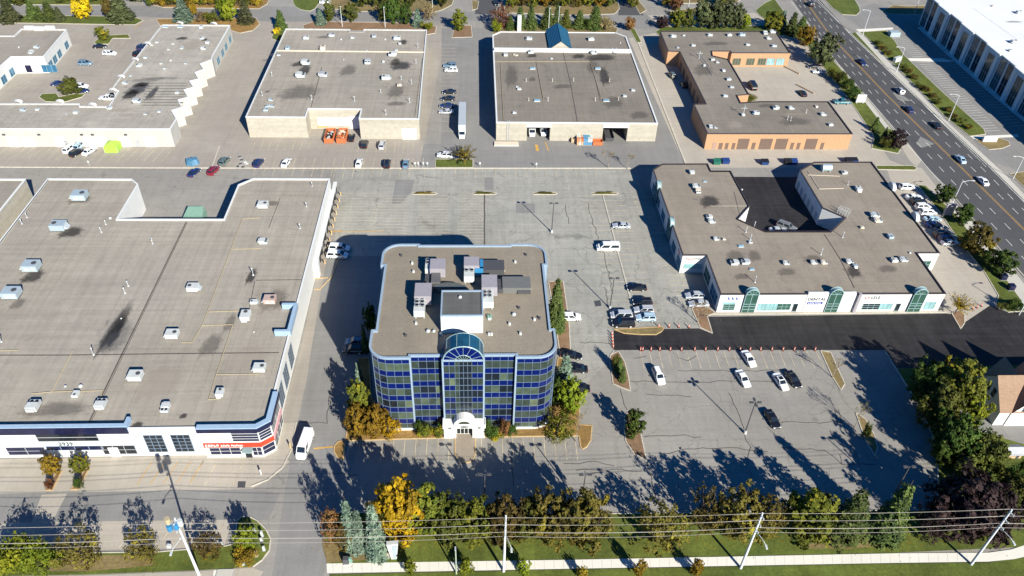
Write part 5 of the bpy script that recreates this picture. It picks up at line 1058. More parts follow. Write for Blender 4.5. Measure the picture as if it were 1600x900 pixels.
roof_units('shop building round the black courtyard', ze, [(1080, 270, 10, 'boxy', 'w'), (1088, 293, 11, 'boxy', 'w'), (1090, 300, 10, 'boxy', 't'), (1107, 340, 9, 'boxy', 'w'), (1112, 347, 10, 'boxy', 'w'), (1119, 374, 8, 'boxy', 'w'), (1131, 374, 5, 'box', 't'), (1157, 384, 9, 'skylight', 'w'), (1172, 374, 2, 'pipe', 'm'), (1172, 379, 6, 'box', 'm'), (1146, 412, 12, 'boxy', 'w'), (1163, 411, 12, 'boxy', 'm'), (1174, 420, 8, 'skylight', 'w'), (1228, 412, 9, 'boxy', 'w'), (1271, 411, 9, 'boxy', 'w'), (1287, 411, 9, 'boxy', 't'), (1179, 440, 2.2, 'pipe', 'g'), (1318, 271, 8, 'boxy', 'w'), (1340, 297, 11, 'box', 'w'), (1366, 338, 12, 'boxy', 'm'), (1371, 346, 11, 'boxy', 't'), (1390, 371, 10, 'box', 'b'), (1421, 395, 4, 'dome', 'm'), (1396, 408, 10, 'box', 'w'), (1411, 407, 11, 'boxy', 'm'), (1327, 410, 10, 'boxy', 'w'), (1335, 416, 8, 'box', 'b'), (1316, 370, 2, 'pipe', 'm'), (1346, 356, 6, 'box', 't'), (1324, 288, 1.5, 'pipe', 'g'), (1282, 397, 2.2, 'pipe', 'm'), (1165, 362, 2, 'pipe', 'm'), (1178, 354, 2, 'pipe', 'm'), (1159, 296, 3, 'dome', 'w'), (1101, 283, 6, 'skylight', 'w')])
roof_units('saw-toothed white building', ZA-0.34, [(30, 74, 3, 'dome', 'w'), (59, 75, 8, 'boxy', 'm'), (50, 83, 9, 'boxy', 'w'), (246, 67, 5, 'box', 'w'), (238, 71, 4, 'box', 'w'), (271, 69, 4, 'box', 'w'), (264, 78, 4, 'box', 'w'), (252, 100, 4, 'box', 'w'), (228, 91, 6, 'box', 'm'), (218, 104, 9, 'boxy', 'w'), (267, 95, 4, 'dome', 'w'), (258, 108, 5, 'box', 'm'), (291, 100, 5, 'box', 'g'), (285, 76, 7, 'boxy', 'g'), (325, 68, 8, 'boxy', 'w'), (319, 77, 8, 'boxy', 'w'), (316, 61, 7, 'boxy', 'm'), (282, 42, 9, 'skylight', 'b'), (315, 44, 8, 'box', 'w'), (259, 42, 8, 'skylight', 'm'), (38, 173, 8, 'boxy', 'b'), (60, 172, 7, 'boxy', 'w'), (120, 177, 9, 'boxy', 'w'), (277, 146, 6, 'box', 'w'), (250, 175, 7, 'boxy', 'g'), (228, 179, 6, 'box', 'g'), (205, 119, 5, 'box', 'm'), (105, 178, 4, 'box', 'g'), (216, 160, 12, 'boxy', 'm'), (197, 131, 8, 'boxy', 'm'), (172, 170, 8, 'boxy', 'm')])
roof_units('office tower roof', ZO-0.25, [(669, 517, 7, 'dome', 'm'), (678, 517, 6, 'dome', 'm'), (803, 491, 7, 'dome', 'm'), (765, 496, 9, 'box', 'e')])
roof_units('penthouse of the office tower', ZO+4.0, [(719, 464, 6, 'dome', 'w')])
roof_units('long white roof at the right edge', ZF-0.15, [(1591, 21, 8, 'box', 'w'), (1583, 67, 9, 'box', 'w'), (1551, 10, 4, 'box', 't'), (1578, 80, 6, 'box', 'w')])
# big horizontal duct drum on the shop building and antenna masts on the brick one
x, y = G(1289, 267, ze); t = thing('exhaust_drum', 'large pale blue horizontal exhaust drum on the shop roof by the courtyard', 'roof drum', (x, y, ze)); bm = B(); add_cyl(bm, (x-1.2, y, ze+1.1), (x+1.5, y, ze+1.1), 1.0, n=16); mesh_obj('drum', bm, METAL_BL, t); bm = B(); add_box(bm, x-1, x-0.8, y-0.8, y+0.8, ze, ze+0.6); add_box(bm, x+1, x+1.2, y-0.8, y+0.8, ze, ze+0.6); mesh_obj('stand', bm, METAL_G, t)
for lab, px, py, h in (('thin aerial mast by the planter notch of the brick roof', 1092, 92, 3), ('white aerial mast among units in the front left of the brick roof', 1161, 180, 3.5)):
    x, y = G(px, py, zd); t = thing('aerial_mast', lab, 'aerial', (x, y, zd)); bm = B(); add_cyl(bm, (x, y, zd), (x, y, zd+h), 0.09, n=6); mesh_obj('mast', bm, METAL_W, t); bm = B(); add_cyl(bm, (x-1, y, zd+h*0.7), (x+1, y, zd+h*0.7), 0.06, n=5); add_cyl(bm, (x, y-1, zd+h*0.9), (x, y+1, zd+h*0.9), 0.06, n=5); mesh_obj('cross_arm', bm, METAL_W, t)
for k, p in PROTO.items():
    for ch in list(p.children): bpy.data.objects.remove(ch)
    bpy.data.objects.remove(p)
# ---------------- vehicles
def loft(bm, secs, mi=0):
    prev = None
    for s in secs:
        cur = [bm.verts.new(p) for p in s]
        if prev:
            n = len(cur)
            for i in range(n):
                f = bm.faces.new((prev[i], cur[i], cur[(i+1) % n], prev[(i+1) % n])); f.material_index = mi; f.smooth = False
        else: bm.faces.new(cur[::-1] if False else cur)
        prev = cur
    bm.faces.new(prev[::-1])
def quadpanel(bm, q, ins, out, cen):
    """panel inset in quad q (4 Vectors) lifted away from point cen"""
    c = sum(q, Vector())/4; n = (q[1]-q[0]).cross(q[3]-q[0]).normalized()
    if n.dot(c-cen) < 0: n = -n
    v = [bm.verts.new(p+(c-p)*ins+n*out) for p in q]; bm.faces.new(v)
PAINTS = {}
def paint(nm, c, metal=0.0):
    m, t, b = newmat('car_paint_'+nm); b.inputs['Base Color'].default_value = (*c, 1); b.inputs['Roughness'].default_value = 0.28; b.inputs['Metallic'].default_value = metal
    b.inputs['Coat Weight'].default_value = 0.6; b.inputs['Coat Roughness'].default_value = 0.08; PAINTS[nm] = m; return m
paint('white', (0.72, 0.73, 0.75)); paint('black', (0.008, 0.008, 0.012)); paint('silver', (0.48, 0.50, 0.53), 0.2); paint('navy', (0.012, 0.025, 0.10)); paint('red', (0.20, 0.012, 0.03)); paint('teal', (0.03, 0.14, 0.17)); paint('greygreen', (0.10, 0.14, 0.13)); paint('bluegrey', (0.12, 0.20, 0.28)); paint('grey', (0.16, 0.165, 0.175)); paint('bluewhite', (0.35, 0.48, 0.60))
CGLASS = glass('car_glass', (0.012, 0.018, 0.026), 0.05, 0.6, 0.0)
HLAMP = plain('headlamp', (0.75, 0.78, 0.80), 0.15); TLAMP = plain('taillamp', (0.30, 0.012, 0.012), 0.2)
DIM = {  # length, half width, belt z, roof z, cabin base x0,x1, roof x0,x1 (x = forward), nose z, hood z, tail z
 'sedan': (4.8, 0.92, 0.92, 1.45, -1.75, 1.05, -1.05, 0.25, 0.62, 0.92, 0.98),
 'suv': (4.7, 0.95, 1.08, 1.72, -2.25, 1.15, -1.95, 0.45, 0.78, 1.08, 1.12),
 'bigsuv': (5.3, 1.02, 1.18, 1.9, -2.6, 1.3, -2.35, 0.65, 0.88, 1.18, 1.2),
 'minivan': (5.15, 1.0, 1.05, 1.8, -2.5, 1.75, -2.25, 0.85, 0.78, 1.05, 1.1),
 'van': (5.9, 1.02, 1.25, 2.2, -2.9, 2.25, -2.82, 1.45, 0.95, 1.3, 1.3),
 'sprinter': (6.3, 1.0, 1.4, 2.45, -3.1, 2.5, -3.05, 1.7, 1.05, 1.5, 1.5),
 'pickup': (5.7, 1.0, 1.1, 1.85, -0.75, 1.35, -0.5, 0.75, 0.9, 1.12, 1.12)}
def car_proto(kind, roofcol=None):
    L, W, zb_, zr_, c0, c1, r0, r1, zn, zh, zt = DIM[kind]; h = L/2
    t = thing('car', 'x', 'car', (0, 0, 0))
    bm = B()
    def ring_(x, w_, ztop, z0=0.28): return [(x, -w_*0.92, z0), (x, -w_, z0+0.22), (x, -w_*0.99, ztop*0.78), (x, -w_*0.88, ztop), (x, w_*0.88, ztop), (x, w_*0.99, ztop*0.78), (x, w_, z0+0.22), (x, w_*0.92, z0)]
    if kind in ('van', 'sprinter', 'minivan'): xs = [(-h, .9, zt*0.9), (-h+.08, .98, zt), (-h+.6, 1, zt), (c1-0.2, 1, zh), (c1+0.3, .98, zh*0.97), (h-.35, .93, zn+.12), (h-.08, .84, zn), (h, .75, zn*0.85)]
    else: xs = [(-h, .80, zt*0.82), (-h+.12, .93, zt*0.97), (-h+.5, .99, zt), (c0+.3, 1, zt), (0, 1, zb_+0.02), (c1, 1, zh+.02), (c1+.45, .98, zh*0.96), (h-.45, .94, zn+.14), (h-.1, .82, zn+.02), (h, .70, zn*0.82)]
    loft(bm, [ring_(x, W*k, z) for x, k, z in xs])
    # cabin
    wb, wt = W*0.90, W*0.72; zc_ = zb_-0.03
    if kind in ('van', 'sprinter'): wt = W*0.84
    def cr(x0, x1, w_, z): return [Vector((x0, -w_, z)), Vector((x1, -w_, z)), Vector((x1, w_, z)), Vector((x0, w_, z))]
    lo = cr(c0, c1, wb, zc_); hi = cr(r0, r1, wt, zr_-0.06); top = cr(r0+0.12, r1-0.14, wt*0.88, zr_)
    vl = [bm.verts.new(p) for p in lo]; vh = [bm.verts.new(p) for p in hi]; vt = [bm.verts.new(p) for p in top]
    for i in range(4): bm.faces.new((vl[i], vl[(i+1) % 4], vh[(i+1) % 4], vh[i])); bm.faces.new((vh[i], vh[(i+1) % 4], vt[(i+1) % 4], vt[i]))
    bm.faces.new(vt)
    if kind == 'pickup':
        pass
    body = mesh_obj('body', bm, PAINTS['white'], t)
    cen = Vector((0, 0, (zb_+zr_)/2-0.2))
    def win(nm, q, ins=0.10): b2 = B(); quadpanel(b2, q, ins, 0.015, cen); mesh_obj(nm, b2, CGLASS, t)
    win('windshield', [lo[1], lo[2], hi[2], hi[1]], 0.12)
    if kind not in ('sprinter',): win('rear_window', [lo[3], lo[0], hi[0], hi[3]], 0.16)
    for s in (0, 1):
        a, b, c, d = (lo[0], lo[1], hi[1], hi[0]) if s == 0 else (lo[3], lo[2], hi[2], hi[3])
        if kind == 'sprinter': a = a+(b-a)*0.72; d = d+(c-d)*0.70
        b2 = B(); m1 = a+(b-a)*0.52; m2 = d+(c-d)*0.50
        for q in (([a+(b-a)*.02, m1-(b-a)*.015, m2-(b-a)*.015, d+(c-d)*.03]), ([m1+(b-a)*.015, b-(b-a)*.03, c-(c-d)*.02, m2+(b-a)*.015])): quadpanel(b2, q, 0.10, 0.015, cen)
        mesh_obj('side_window', b2, CGLASS, t)
    if roofcol == 'glass': b2 = B(); add_box(b2, r0+0.25, r1-0.1, -wt*0.72, wt*0.72, zr_-0.01, zr_+0.012); mesh_obj('sunroof', b2, CGLASS, t)
    if kind in ('suv', 'bigsuv'):
        b2 = B()
        for s in (-1, 1): add_box(b2, r0+0.2, r1-0.15, s*wt*0.85-0.03, s*wt*0.85+0.03, zr_, zr_+0.06)
        mesh_obj('roof_rails', b2, DARKG, t)
    if kind == 'pickup': b2 = B(); add_box(b2, -h+0.15, c0-0.1, -W*0.78, W*0.78, zt-0.01, zt+0.012); mesh_obj('cargo_bed', b2, DARKG, t)
    wr = 0.36 if kind not in ('bigsuv', 'sprinter', 'pickup') else 0.40
    for sx in (-h*0.60, h*0.62):
        for s in (-1, 1):
            b2 = B(); add_cyl(b2, (sx, s*(W-0.20), wr), (sx, s*(W+0.025), wr), wr, wr, 14); wh = mesh_obj('wheel', b2, RUBBER, t)
            b2 = B(); add_cyl(b2, (sx, s*(W+0.02), wr), (sx, s*(W+0.04), wr), wr*0.62, wr*0.58, 10); mesh_obj('rim', b2, METAL, wh)
    for s in (-1, 1):
        b2 = B(); add_box(b2, h-0.28, h-0.03, s*W*0.66-0.2, s*W*0.66+0.16 if s > 0 else s*W*0.66+0.2, zn-0.18, zn+0.02); mesh_obj('headlight', b2, HLAMP, t)
        b2 = B(); add_box(b2, -h-0.01, -h+0.14, s*W*0.74-0.14, s*W*0.74+0.14, zt*0.66, zt*0.86); mesh_obj('taillight', b2, TLAMP, t)
        b2 = B(); add_box(b2, c1-0.35, c1-0.15, s*(W+0.08)-0.1, s*(W+0.08)+0.1, zb_-0.02, zb_+0.14); mesh_obj('mirror', b2, DARKG, t)
    cachekids(t); return t
CP = {k: car_proto(k) for k in DIM}; CP['sedan_glass'] = car_proto('sedan', 'glass')
KN = {'sedan': ('sedan', 'parked_car'), 'sedan_glass': ('sedan', 'parked_car'), 'suv': ('suv', 'parked_suv'), 'bigsuv': ('suv', 'parked_suv'), 'minivan': ('minivan', 'parked_minivan'), 'van': ('van', 'passenger_van'), 'sprinter': ('van', 'cargo_van'), 'pickup': ('pickup truck', 'pickup_truck')}
def car(px, py, head, kind, col, label, group='cars parked round the buildings', zz=0.7, name=None):
    x, y = G(px, py, zz); t = copy_tree(CP[kind]); t.name = name or KN[kind][1]; t.location = (x, y, 0.016); t.rotation_euler = (0, 0, R(head))
    for ch in t.children:
        if ch.name.split('.')[0] == 'body': ch.material_slots[0].link = 'OBJECT'; ch.material_slots[0].material = PAINTS[col]
    t['label'] = label; t['category'] = KN[kind][0]; t['group'] = group; return t
g1 = 'cars in the back left lot'
car(156, 72, 5, 'sedan', 'black', 'black sedan in the back left lot, just below a gold tree', g1)
car(171, 83, -5, 'suv', 'white', 'white suv parked right below the black sedan in the back left lot', g1)
car(133, 98.5, 0, 'suv', 'bluegrey', 'blue grey suv alone in the middle of the back left lot', g1)
car(91, 130, 8, 'sedan', 'navy', 'navy sedan left of the round olive tree island', g1)
car(126, 134.5, 0, 'suv', 'white', 'white suv touching the right side of the olive tree island', g1)
car(127, 141, 0, 'sedan', 'navy', 'navy car directly below the white suv by the olive tree', g1)
car(169, 153, 178, 'pickup', 'white', 'white pickup with its nose at the saw-toothed building corner', g1)
car(223, 73, 60, 'suv', 'navy', 'dark vehicle half hidden behind the roof edge, upper of two', g1); car(217, 83, 60, 'suv', 'black', 'dark vehicle half hidden behind the roof edge, lower of two', g1)
g2 = 'cars outside the long white bay wall'
car(108, 232, 80, 'suv', 'white', 'white suv at the white bay wall, leftmost of the four there', g2); car(124, 227.5, 85, 'suv', 'bluewhite', 'pale blue suv against the white bay wall behind the black suv', g2)
car(120, 238, 62, 'suv', 'black', 'black suv parked askew in front of the white bay wall', g2); car(139.5, 235.5, 68, 'sedan', 'white', 'white sedan just left of the lime green tent', g2)
g3 = 'cars along the long kerb'
car(351, 251.5, 78, 'suv', 'greygreen', 'grey green suv by the long kerb right of the blue tarp', g3); car(303.5, 268.5, 70, 'sedan', 'navy', 'dark navy sedan below the kerb under the blue tarp', g3); car(334, 266, 75, 'suv', 'red', 'dark red car sitting across the long kerb', g3)
car(404.5, 254, 78, 'suv', 'navy', 'dark navy suv by the long kerb, left of a white sedan', g3); car(447, 253.5, 80, 'sedan', 'white', 'white sedan by the long kerb below the warehouse corner', g3)
car(561, 254, 88, 'sedan', 'white', 'white and dark sedan, leftmost of three right of the warehouse dock', g3); car(605, 255, 90, 'suv', 'black', 'black suv, middle of three cars by the long kerb', g3); car(634, 255, 90, 'sedan', 'bluegrey', 'blue grey sedan, rightmost of three cars by the long kerb', g3)
car(695, 242, 178, 'suv', 'white', 'white suv on the edge of the grass island with the spiky tree', g3)
car(570, 224.5, 88, 'suv', 'black', 'black suv beside the dock shadow of the cream warehouse', g3); car(597, 226, 88, 'suv', 'silver', 'silver suv against the cream warehouse wall', g3); car(549.5, 214, 90, 'sedan', 'black', 'black car backed in right of the orange bins', g3)
g4 = 'column of cars between the two cream warehouses'
for i, (px, py, k, c, l) in enumerate(((703, 102, 'suv', 'bluegrey', 'blue grey suv, topmost of the column between the warehouses'), (705, 109, 'suv', 'white', 'white suv, second from top in the column between the warehouses'), (702, 143, 'sedan', 'black', 'black sedan, third from top in the column between the warehouses'), (700, 153.5, 'sedan', 'black', 'black sedan, fourth from top in the column between the warehouses'), (698, 164.5, 'sedan', 'navy', 'navy sedan, second from bottom in the column between the warehouses'), (697, 174, 'sedan', 'silver', 'silver sedan, lowest of the column beside the semi trailer'))): car(px, py, 180, k, c, l, g4)
g5 = 'cars parked in the middle lot'
car(950, 387, 180, 'van', 'white', 'white passenger van alone across the lane of the middle lot', g5); car(971, 352, 178, 'sedan', 'silver', 'silver sedan standing alone above the white passenger van', g5)
car(995, 449, 180, 'sedan', 'black', 'black sedan, top one of the row by the long kerb', g5); car(1004, 472, 180, 'suv', 'black', 'black suv, second in the row by the long kerb', g5); car(1006, 484, 180, 'suv', 'silver', 'silver suv between a black suv and a pale suv', g5); car(1009, 496, 180, 'suv', 'bluewhite', 'pale blue suv at the lower end of the row', g5)
car(971, 492, 180, 'minivan', 'silver', 'silver minivan parked nose left beside a big black suv', g5); car(974, 505, 180, 'bigsuv', 'black', 'big black suv above the narrow yellow kerbed island', g5)
car(1086, 462, 180, 'suv', 'silver', 'silver suv in the shade of the shop corner, upper of two', g5); car(1092, 474, 180, 'sedan', 'silver', 'silver sedan in the shade of the shop corner, lower of two', g5)
car(892, 495, 0, 'suv', 'white', 'white suv poking out right of the tall conifer', g5)
g6 = 'dark cars beside the office tower'
car(893, 554, -12, 'sedan', 'black', 'black sedan behind the blue spruce right of the tower', g6); car(901, 576, 178, 'sedan', 'black', 'black car nosed behind the spruce, middle of three right of the tower', g6); car(904, 606, 178, 'sedan', 'black', 'black car behind the lime tree, lowest of three right of the tower', g6)
car(556, 534, 178, 'suv', 'bluegrey', 'blue grey suv in the deep shade left of the tower', g6); car(552, 546, 178, 'suv', 'black', 'black suv in the deep shade left of the tower', g6)
g7 = 'cars in the front right lot'
car(1029, 587, -82, 'suv', 'white', 'white suv with dark sunroof alone at the left of the front lot', g7); car(1170, 560, -78, 'sedan', 'white', 'white sedan close to the row of red barrels', g7); car(1161, 591, -78, 'sedan', 'white', 'white sedan below and left of another white sedan', g7); car(1220, 596, -78, 'sedan_glass', 'white', 'white car with black glass roof touching a black sedan', g7); car(1240, 592, -78, 'sedan', 'black', 'black sedan right beside the white car with glass roof', g7); car(1207, 654, -80, 'sedan', 'black', 'black sedan standing alone below the twin lamp pole', g7)
car(476, 693, -97, 'sprinter', 'white', 'long white cargo van on the lane beside the warehouse corner', 'delivery vans', 1.2)
g8 = 'vehicles in the black courtyard'
car(1229, 354, -38, 'bigsuv', 'grey', 'grey suv parked at an angle in the black courtyard', g8); car(1216, 359, 0, 'sedan', 'silver', 'pale car tucked left of the grey suv in the black courtyard', g8)
g9 = 'column of cars east of the shop building'
col = [(1418, 292, 'suv', 'white', 'white suv, topmost and apart from the column'), (1428.5, 307.5, 'sedan', 'white', 'white sedan, second from top'), (1436, 315, 'suv', 'black', 'black suv, third from top between white cars'), (1443, 322.5, 'suv', 'white', 'white suv, fourth from top'), (1450, 331.5, 'suv', 'white', 'white suv, fifth from top'), (1457, 341.5, 'sedan', 'bluewhite', 'pale blue sedan, sixth from top'), (1460, 351, 'sedan', 'navy', 'navy sedan, seventh from top above the gap'), (1472, 366.5, 'suv', 'black', 'black suv, third from bottom below the gap'), (1479, 373, 'suv', 'navy', 'navy suv, second from bottom'), (1484.5, 378.5, 'sedan', 'silver', 'silver sedan, lowest')]
for px, py, k, c, l in col: car(px, py, 3, k, c, l+' of the column east of the shops', g9)
g10 = 'cars driving on the wide road'
for px, py, hd, k, c, l in ((1266, 6, 95, 'suv', 'black', 'dark suv driving at the top end of the wide road'), (1347, 97, -87, 'sedan', 'navy', 'navy car with pale roof in the upper part of the wide road'), (1406, 141.5, 90, 'suv', 'silver', 'silver suv left of the centre line, above the blue car'), (1420, 170, 90, 'sedan', 'navy', 'bright navy car on the road between a silver and a black car'), (1463, 195, 90, 'sedan', 'black', 'black car on the outer lane of the wide road'), (1501, 248, 90, 'sedan', 'bluewhite', 'pale blue sedan crossing the centre line area'), (1536, 282, 90, 'sedan', 'white', 'white sedan, lowest of the cars driving on the wide road')): car(px, py, hd, k, c, l, g10)
g11 = 'vehicles round the brick building'
car(1175.6, 134, 90, 'van', 'black', 'black van in the brick courtyard near its inner wall', g11); car(1254, 145, 95, 'sedan', 'black', 'black sedan in the brick courtyard beside a low barrier', g11); car(1272, 103.5, 175, 'sedan', 'black', 'black sedan in tree shade by the verge, above a white one', g11); car(1280, 111.5, 178, 'sedan', 'white', 'white sedan by the verge right of the brick courtyard', g11); car(1316, 159, 180, 'pickup', 'teal', 'teal pickup truck at the corner of the brick building', g11); car(1050, 117, 100, 'suv', 'greygreen', 'grey green suv beside the shaded west side of the brick building', g11); car(1068, 131.5, 95, 'sedan', 'black', 'black car in the shade west of the brick building', g11)
car(508, 3, 0, 'suv', 'white', 'white car at the very top near a driveway island', 'cars on the far driveways'); car(775, 4, -80, 'sedan', 'black', 'black car on the dark far driveway', 'cars on the far driveways')
# box trucks
def cube_truck(px, py, head, boxc, label, L=4.6, cabc='white', zz=0.0, name='box_truck', cat='truck', group=None, boxh=3.1):
    x, y = G(px, py, zz); t = thing(name, label, cat, (x, y, 0.016), R(head), group)
    def P(nm, bm, m, p=t):
        me = bpy.data.meshes.new(nm); bm.to_mesh(me); bm.free(); me.materials.append(m); o = bpy.data.objects.new(nm, me); COL.objects.link(o); o.parent = p; return o
    bm = B(); add_box(bm, -L, 0, -1.15, 1.15, 0.85, boxh); bmesh.ops.bevel(bm, geom=bm.edges[:], offset=0.05, segments=1, affect='EDGES'); P('cargo_box', bm, boxc)
    bm = B(); add_box(bm, -L, 0.3, -0.6, 0.6, 0.5, 0.86); P('chassis', bm, DARKG)
    bm = B(); w_ = 0.98
    loft(bm, [[(0.1, -w_, 0.45), (0.1, -w_, 2.15), (0.1, w_, 2.15), (0.1, w_, 0.45)], [(0.95, -w_, 0.45), (0.95, -w_, 2.2), (0.95, w_, 2.2), (0.95, w_, 0.45)], [(1.55, -w_, 0.45), (1.55, -w_, 1.32), (1.55, w_, 1.32), (1.55, w_, 0.45)], [(2.35, -w_*.85, 0.45), (2.35, -w_*.85, 1.05), (2.35, w_*.85, 1.05), (2.35, w_*.85, 0.45)]]); cb = P('cab', bm, PAINTS[cabc])
    bm = B(); quadpanel(bm, [Vector(q) for q in ((0.95, -w_, 2.2), (1.55, -w_, 1.32), (1.55, w_, 1.32), (0.95, w_, 2.2))], 0.1, 0.02, Vector((0, 0, 0))); P('windshield', bm, CGLASS, cb)
    for s in (-1, 1):
        bm = B(); add_box(bm, 0.3, 1.05, s*w_-0.012, s*w_+0.012, 1.4, 1.95); P('side_window', bm, CGLASS, cb)
        bm = B(); add_box(bm, 2.3, 2.38, s*0.6-0.15, s*0.6+0.15, 0.75, 0.95); P('headlight', bm, HLAMP, cb)
        for xx in (1.5, -L*0.72): bm = B(); add_cyl(bm, (xx, s*0.75, 0.42), (xx, s*1.02, 0.42), 0.42, n=14); P('wheel', bm, RUBBER)
    return t
cube_truck(831, 210, -90, METAL_G, 'box truck with grey roof and white cab backed into the left dock', 5.5, group='trucks at the docks'); cube_truck(849, 209, -90, W_WHITE, 'all white box truck backed in beside the grey roofed one', 5.5, group='trucks at the docks')
car(530, 387, -4, 'minivan', 'white', 'white van half in the tower shadow at the yellow docks, upper of two', 'vans at the yellow docks'); car(527, 398, -4, 'minivan', 'white', 'white van half in the tower shadow at the yellow docks, lower of two', 'vans at the yellow docks')
cube_truck(722, 213, -90, METAL, 'long semi trailer with white cab parked between the warehouses', 15.5, name='semi_truck', group='semi trailers', boxh=3.9)
# flatbed trailer in the right dock
x, y = G(950, 215); t = thing('flatbed_trailer', 'dark empty open trailer standing in the right dock of the gabled warehouse', 'trailer', (x, y, 0)); bm = B(); add_box(bm, x-1.3, x+1.3, y-3, y+5, 0.9, 1.15); add_box(bm, x-1.35, x-1.25, y-3, y+5, 1.15, 1.9); add_box(bm, x+1.25, x+1.35, y-3, y+5, 1.15, 1.9); add_box(bm, x-1.3, x+1.3, y-3.05, y-2.95, 0.5, 1.5); mesh_obj('deck', bm, DARKG, t)
for s in (-1, 1):
    for q in (-2, 3, 4): bm = B(); add_cyl(bm, (x+s*1.0, y+q, 0.45), (x+s*1.3, y+q, 0.45), 0.45, n=12); mesh_obj('wheel', bm, RUBBER, t)
for k, p in CP.items():
    def rm(o):
        for ch in list(o.children): rm(ch)
        bpy.data.objects.remove(o)
    rm(p)
# ---------------- trees and plants: every crown is many small leaf faces on limbs
LM = {
 'olive': leafmat('leaf_olive', (0.045, 0.055, 0.012), (0.12, 0.125, 0.022)),
 'green': leafmat('leaf_green', (0.025, 0.055, 0.010), (0.085, 0.13, 0.022)),
 'lime': leafmat('leaf_lime', (0.085, 0.12, 0.010), (0.24, 0.26, 0.018)),
 'gold': leafmat('leaf_gold', (0.22, 0.15, 0.010), (0.62, 0.42, 0.012), (0.75, 0.52, 0.02)),
 'amber': leafmat('leaf_amber', (0.13, 0.09, 0.012), (0.34, 0.23, 0.02)),
 'bronze': leafmat('leaf_bronze', (0.050, 0.040, 0.011), (0.145, 0.11, 0.022), (0.24, 0.19, 0.02)),
 'rust': leafmat('leaf_rust', (0.10, 0.045, 0.018), (0.24, 0.115, 0.045)),
 'goldgreen': leafmat('leaf_goldgreen', (0.06, 0.075, 0.012), (0.17, 0.17, 0.018), (0.38, 0.27, 0.015)),
 'purple': leafmat('leaf_purple', (0.015, 0.009, 0.010), (0.055, 0.032, 0.032)),  # purple leaves, with the dimness of shade worked into the colour
 'spruce': leafmat('needle_green', (0.022, 0.042, 0.014), (0.10, 0.13, 0.030), trans=0.1),
 'blue': leafmat('needle_blue', (0.045, 0.085, 0.065), (0.19, 0.25, 0.18), trans=0.1),
 'pine': leafmat('needle_pine', (0.026, 0.036, 0.014), (0.10, 0.11, 0.045), trans=0.1),
 'dry': leafmat('leaf_dry', (0.16, 0.12, 0.06), (0.30, 0.23, 0.11)),
}
def leaves(name, pts, size, rr, tint0=0.5):
    """pts: (pos, outward, tint)"""
    vs = []; fs = []; ti = []
    for p, n, tv in pts:
        n = (n+Vector((rr.uniform(-.8, .8), rr.uniform(-.8, .8), rr.uniform(-.5, .8)))).normalized()
        a = n.orthogonal().normalized(); b = n.cross(a); th = rr.uniform(0, 6.28); a, b = a*math.cos(th)+b*math.sin(th), b*math.cos(th)-a*math.sin(th)
        s = size*rr.uniform(0.6, 1.3); k = len(vs)
        vs += [p-a*s-b*s*0.35, p+b*s*0.7-a*s*0.1, p+a*s+b*s*0.3, p-b*s*0.65+a*s*0.15]; fs.append((k, k+1, k+2, k+3)); ti += [min(1, max(0, tv))]*4
    me = bpy.data.meshes.new(name); me.from_pydata(vs, [], fs); at = me.attributes.new('tint', 'FLOAT', 'POINT'); at.data.foreach_set('value', ti); me.update(); return me
def dec_mesh(seed, n=5200, dens=1.0, spread=1.0, sparse=False, upright=False):
    """unit deciduous tree: height 1, crown radius ~0.5*spread: returns crown mesh, trunk mesh"""
    rr = random.Random(seed); pts = []; tb = B(); tops = []
    add_cyl(tb, (0, 0, 0), (0, 0, 0.34), 0.022, 0.016, 7)
    nb = 15
    blobs = []
    for i in range(nb):
        th = 2*math.pi*i/nb*2.4+rr.uniform(-.4, .4); z = 0.15+0.66*(i+0.5)/nb; rad = (0.335 if not upright else 0.22)*spread*math.sin(math.pi*min(0.95, max(0.14, (1.04-z)/0.95)))**0.6*rr.uniform(.65, 1.1)
        p = Vector((rad*math.cos(th), rad*math.sin(th), z)); blobs.append((p, rr.uniform(0.15, 0.22)*spread**0.5))
        b0 = Vector((0, 0, 0.16+0.3*z)); mid = (b0+p)/2+Vector((0, 0, -0.02)); add_cyl(tb, b0, mid, 0.010, 0.007, 5, cap=False); add_cyl(tb, mid, p, 0.007, 0.003, 5, cap=False)
        for q in range(3): e = p+Vector((rr.uniform(-.1, .1), rr.uniform(-.1, .1), rr.uniform(0, .1))); add_cyl(tb, mid+(p-mid)*0.5, e, 0.004, 0.002, 4, cap=False)
    blobs.append((Vector((0, 0, 0.84)), 0.15)); blobs.append((Vector((0, 0, 0.62)), 0.22*spread)); add_cyl(tb, (0, 0, 0.34), (0.01, 0, 0.82), 0.014, 0.004, 6)
    per = int(n/len(blobs))
    for c, r in blobs:
        tv = rr.uniform(0.2, 0.8)
        sub = [(c+Vector((rr.gauss(0, 1), rr.gauss(0, 1), rr.gauss(0, .8))).normalized()*r*rr.uniform(.55, 1.05)) for _ in range(9)]
        for s in sub:
            tv2 = tv+rr.uniform(-.25, .25); rs = r*rr.uniform(.25, .5)
            for _ in range(max(2, per//9)):
                d = Vector((rr.gauss(0, 1), rr.gauss(0, 1), rr.gauss(0, 1))).normalized(); p = s+d*rs*rr.uniform(.3, 1)
                if sparse and rr.random() < 0.30: continue
                pts.append((p, (p-Vector((0, 0, 0.5))).normalized()*0.8+d*0.6, tv2+rr.uniform(-.15, .15)))
    cm = leaves('crown', pts, 0.027*(1.1 if not sparse else 0.85), rr)
    tm = bpy.data.meshes.new('trunk'); tb.to_mesh(tm); tb.free(); return cm, tm
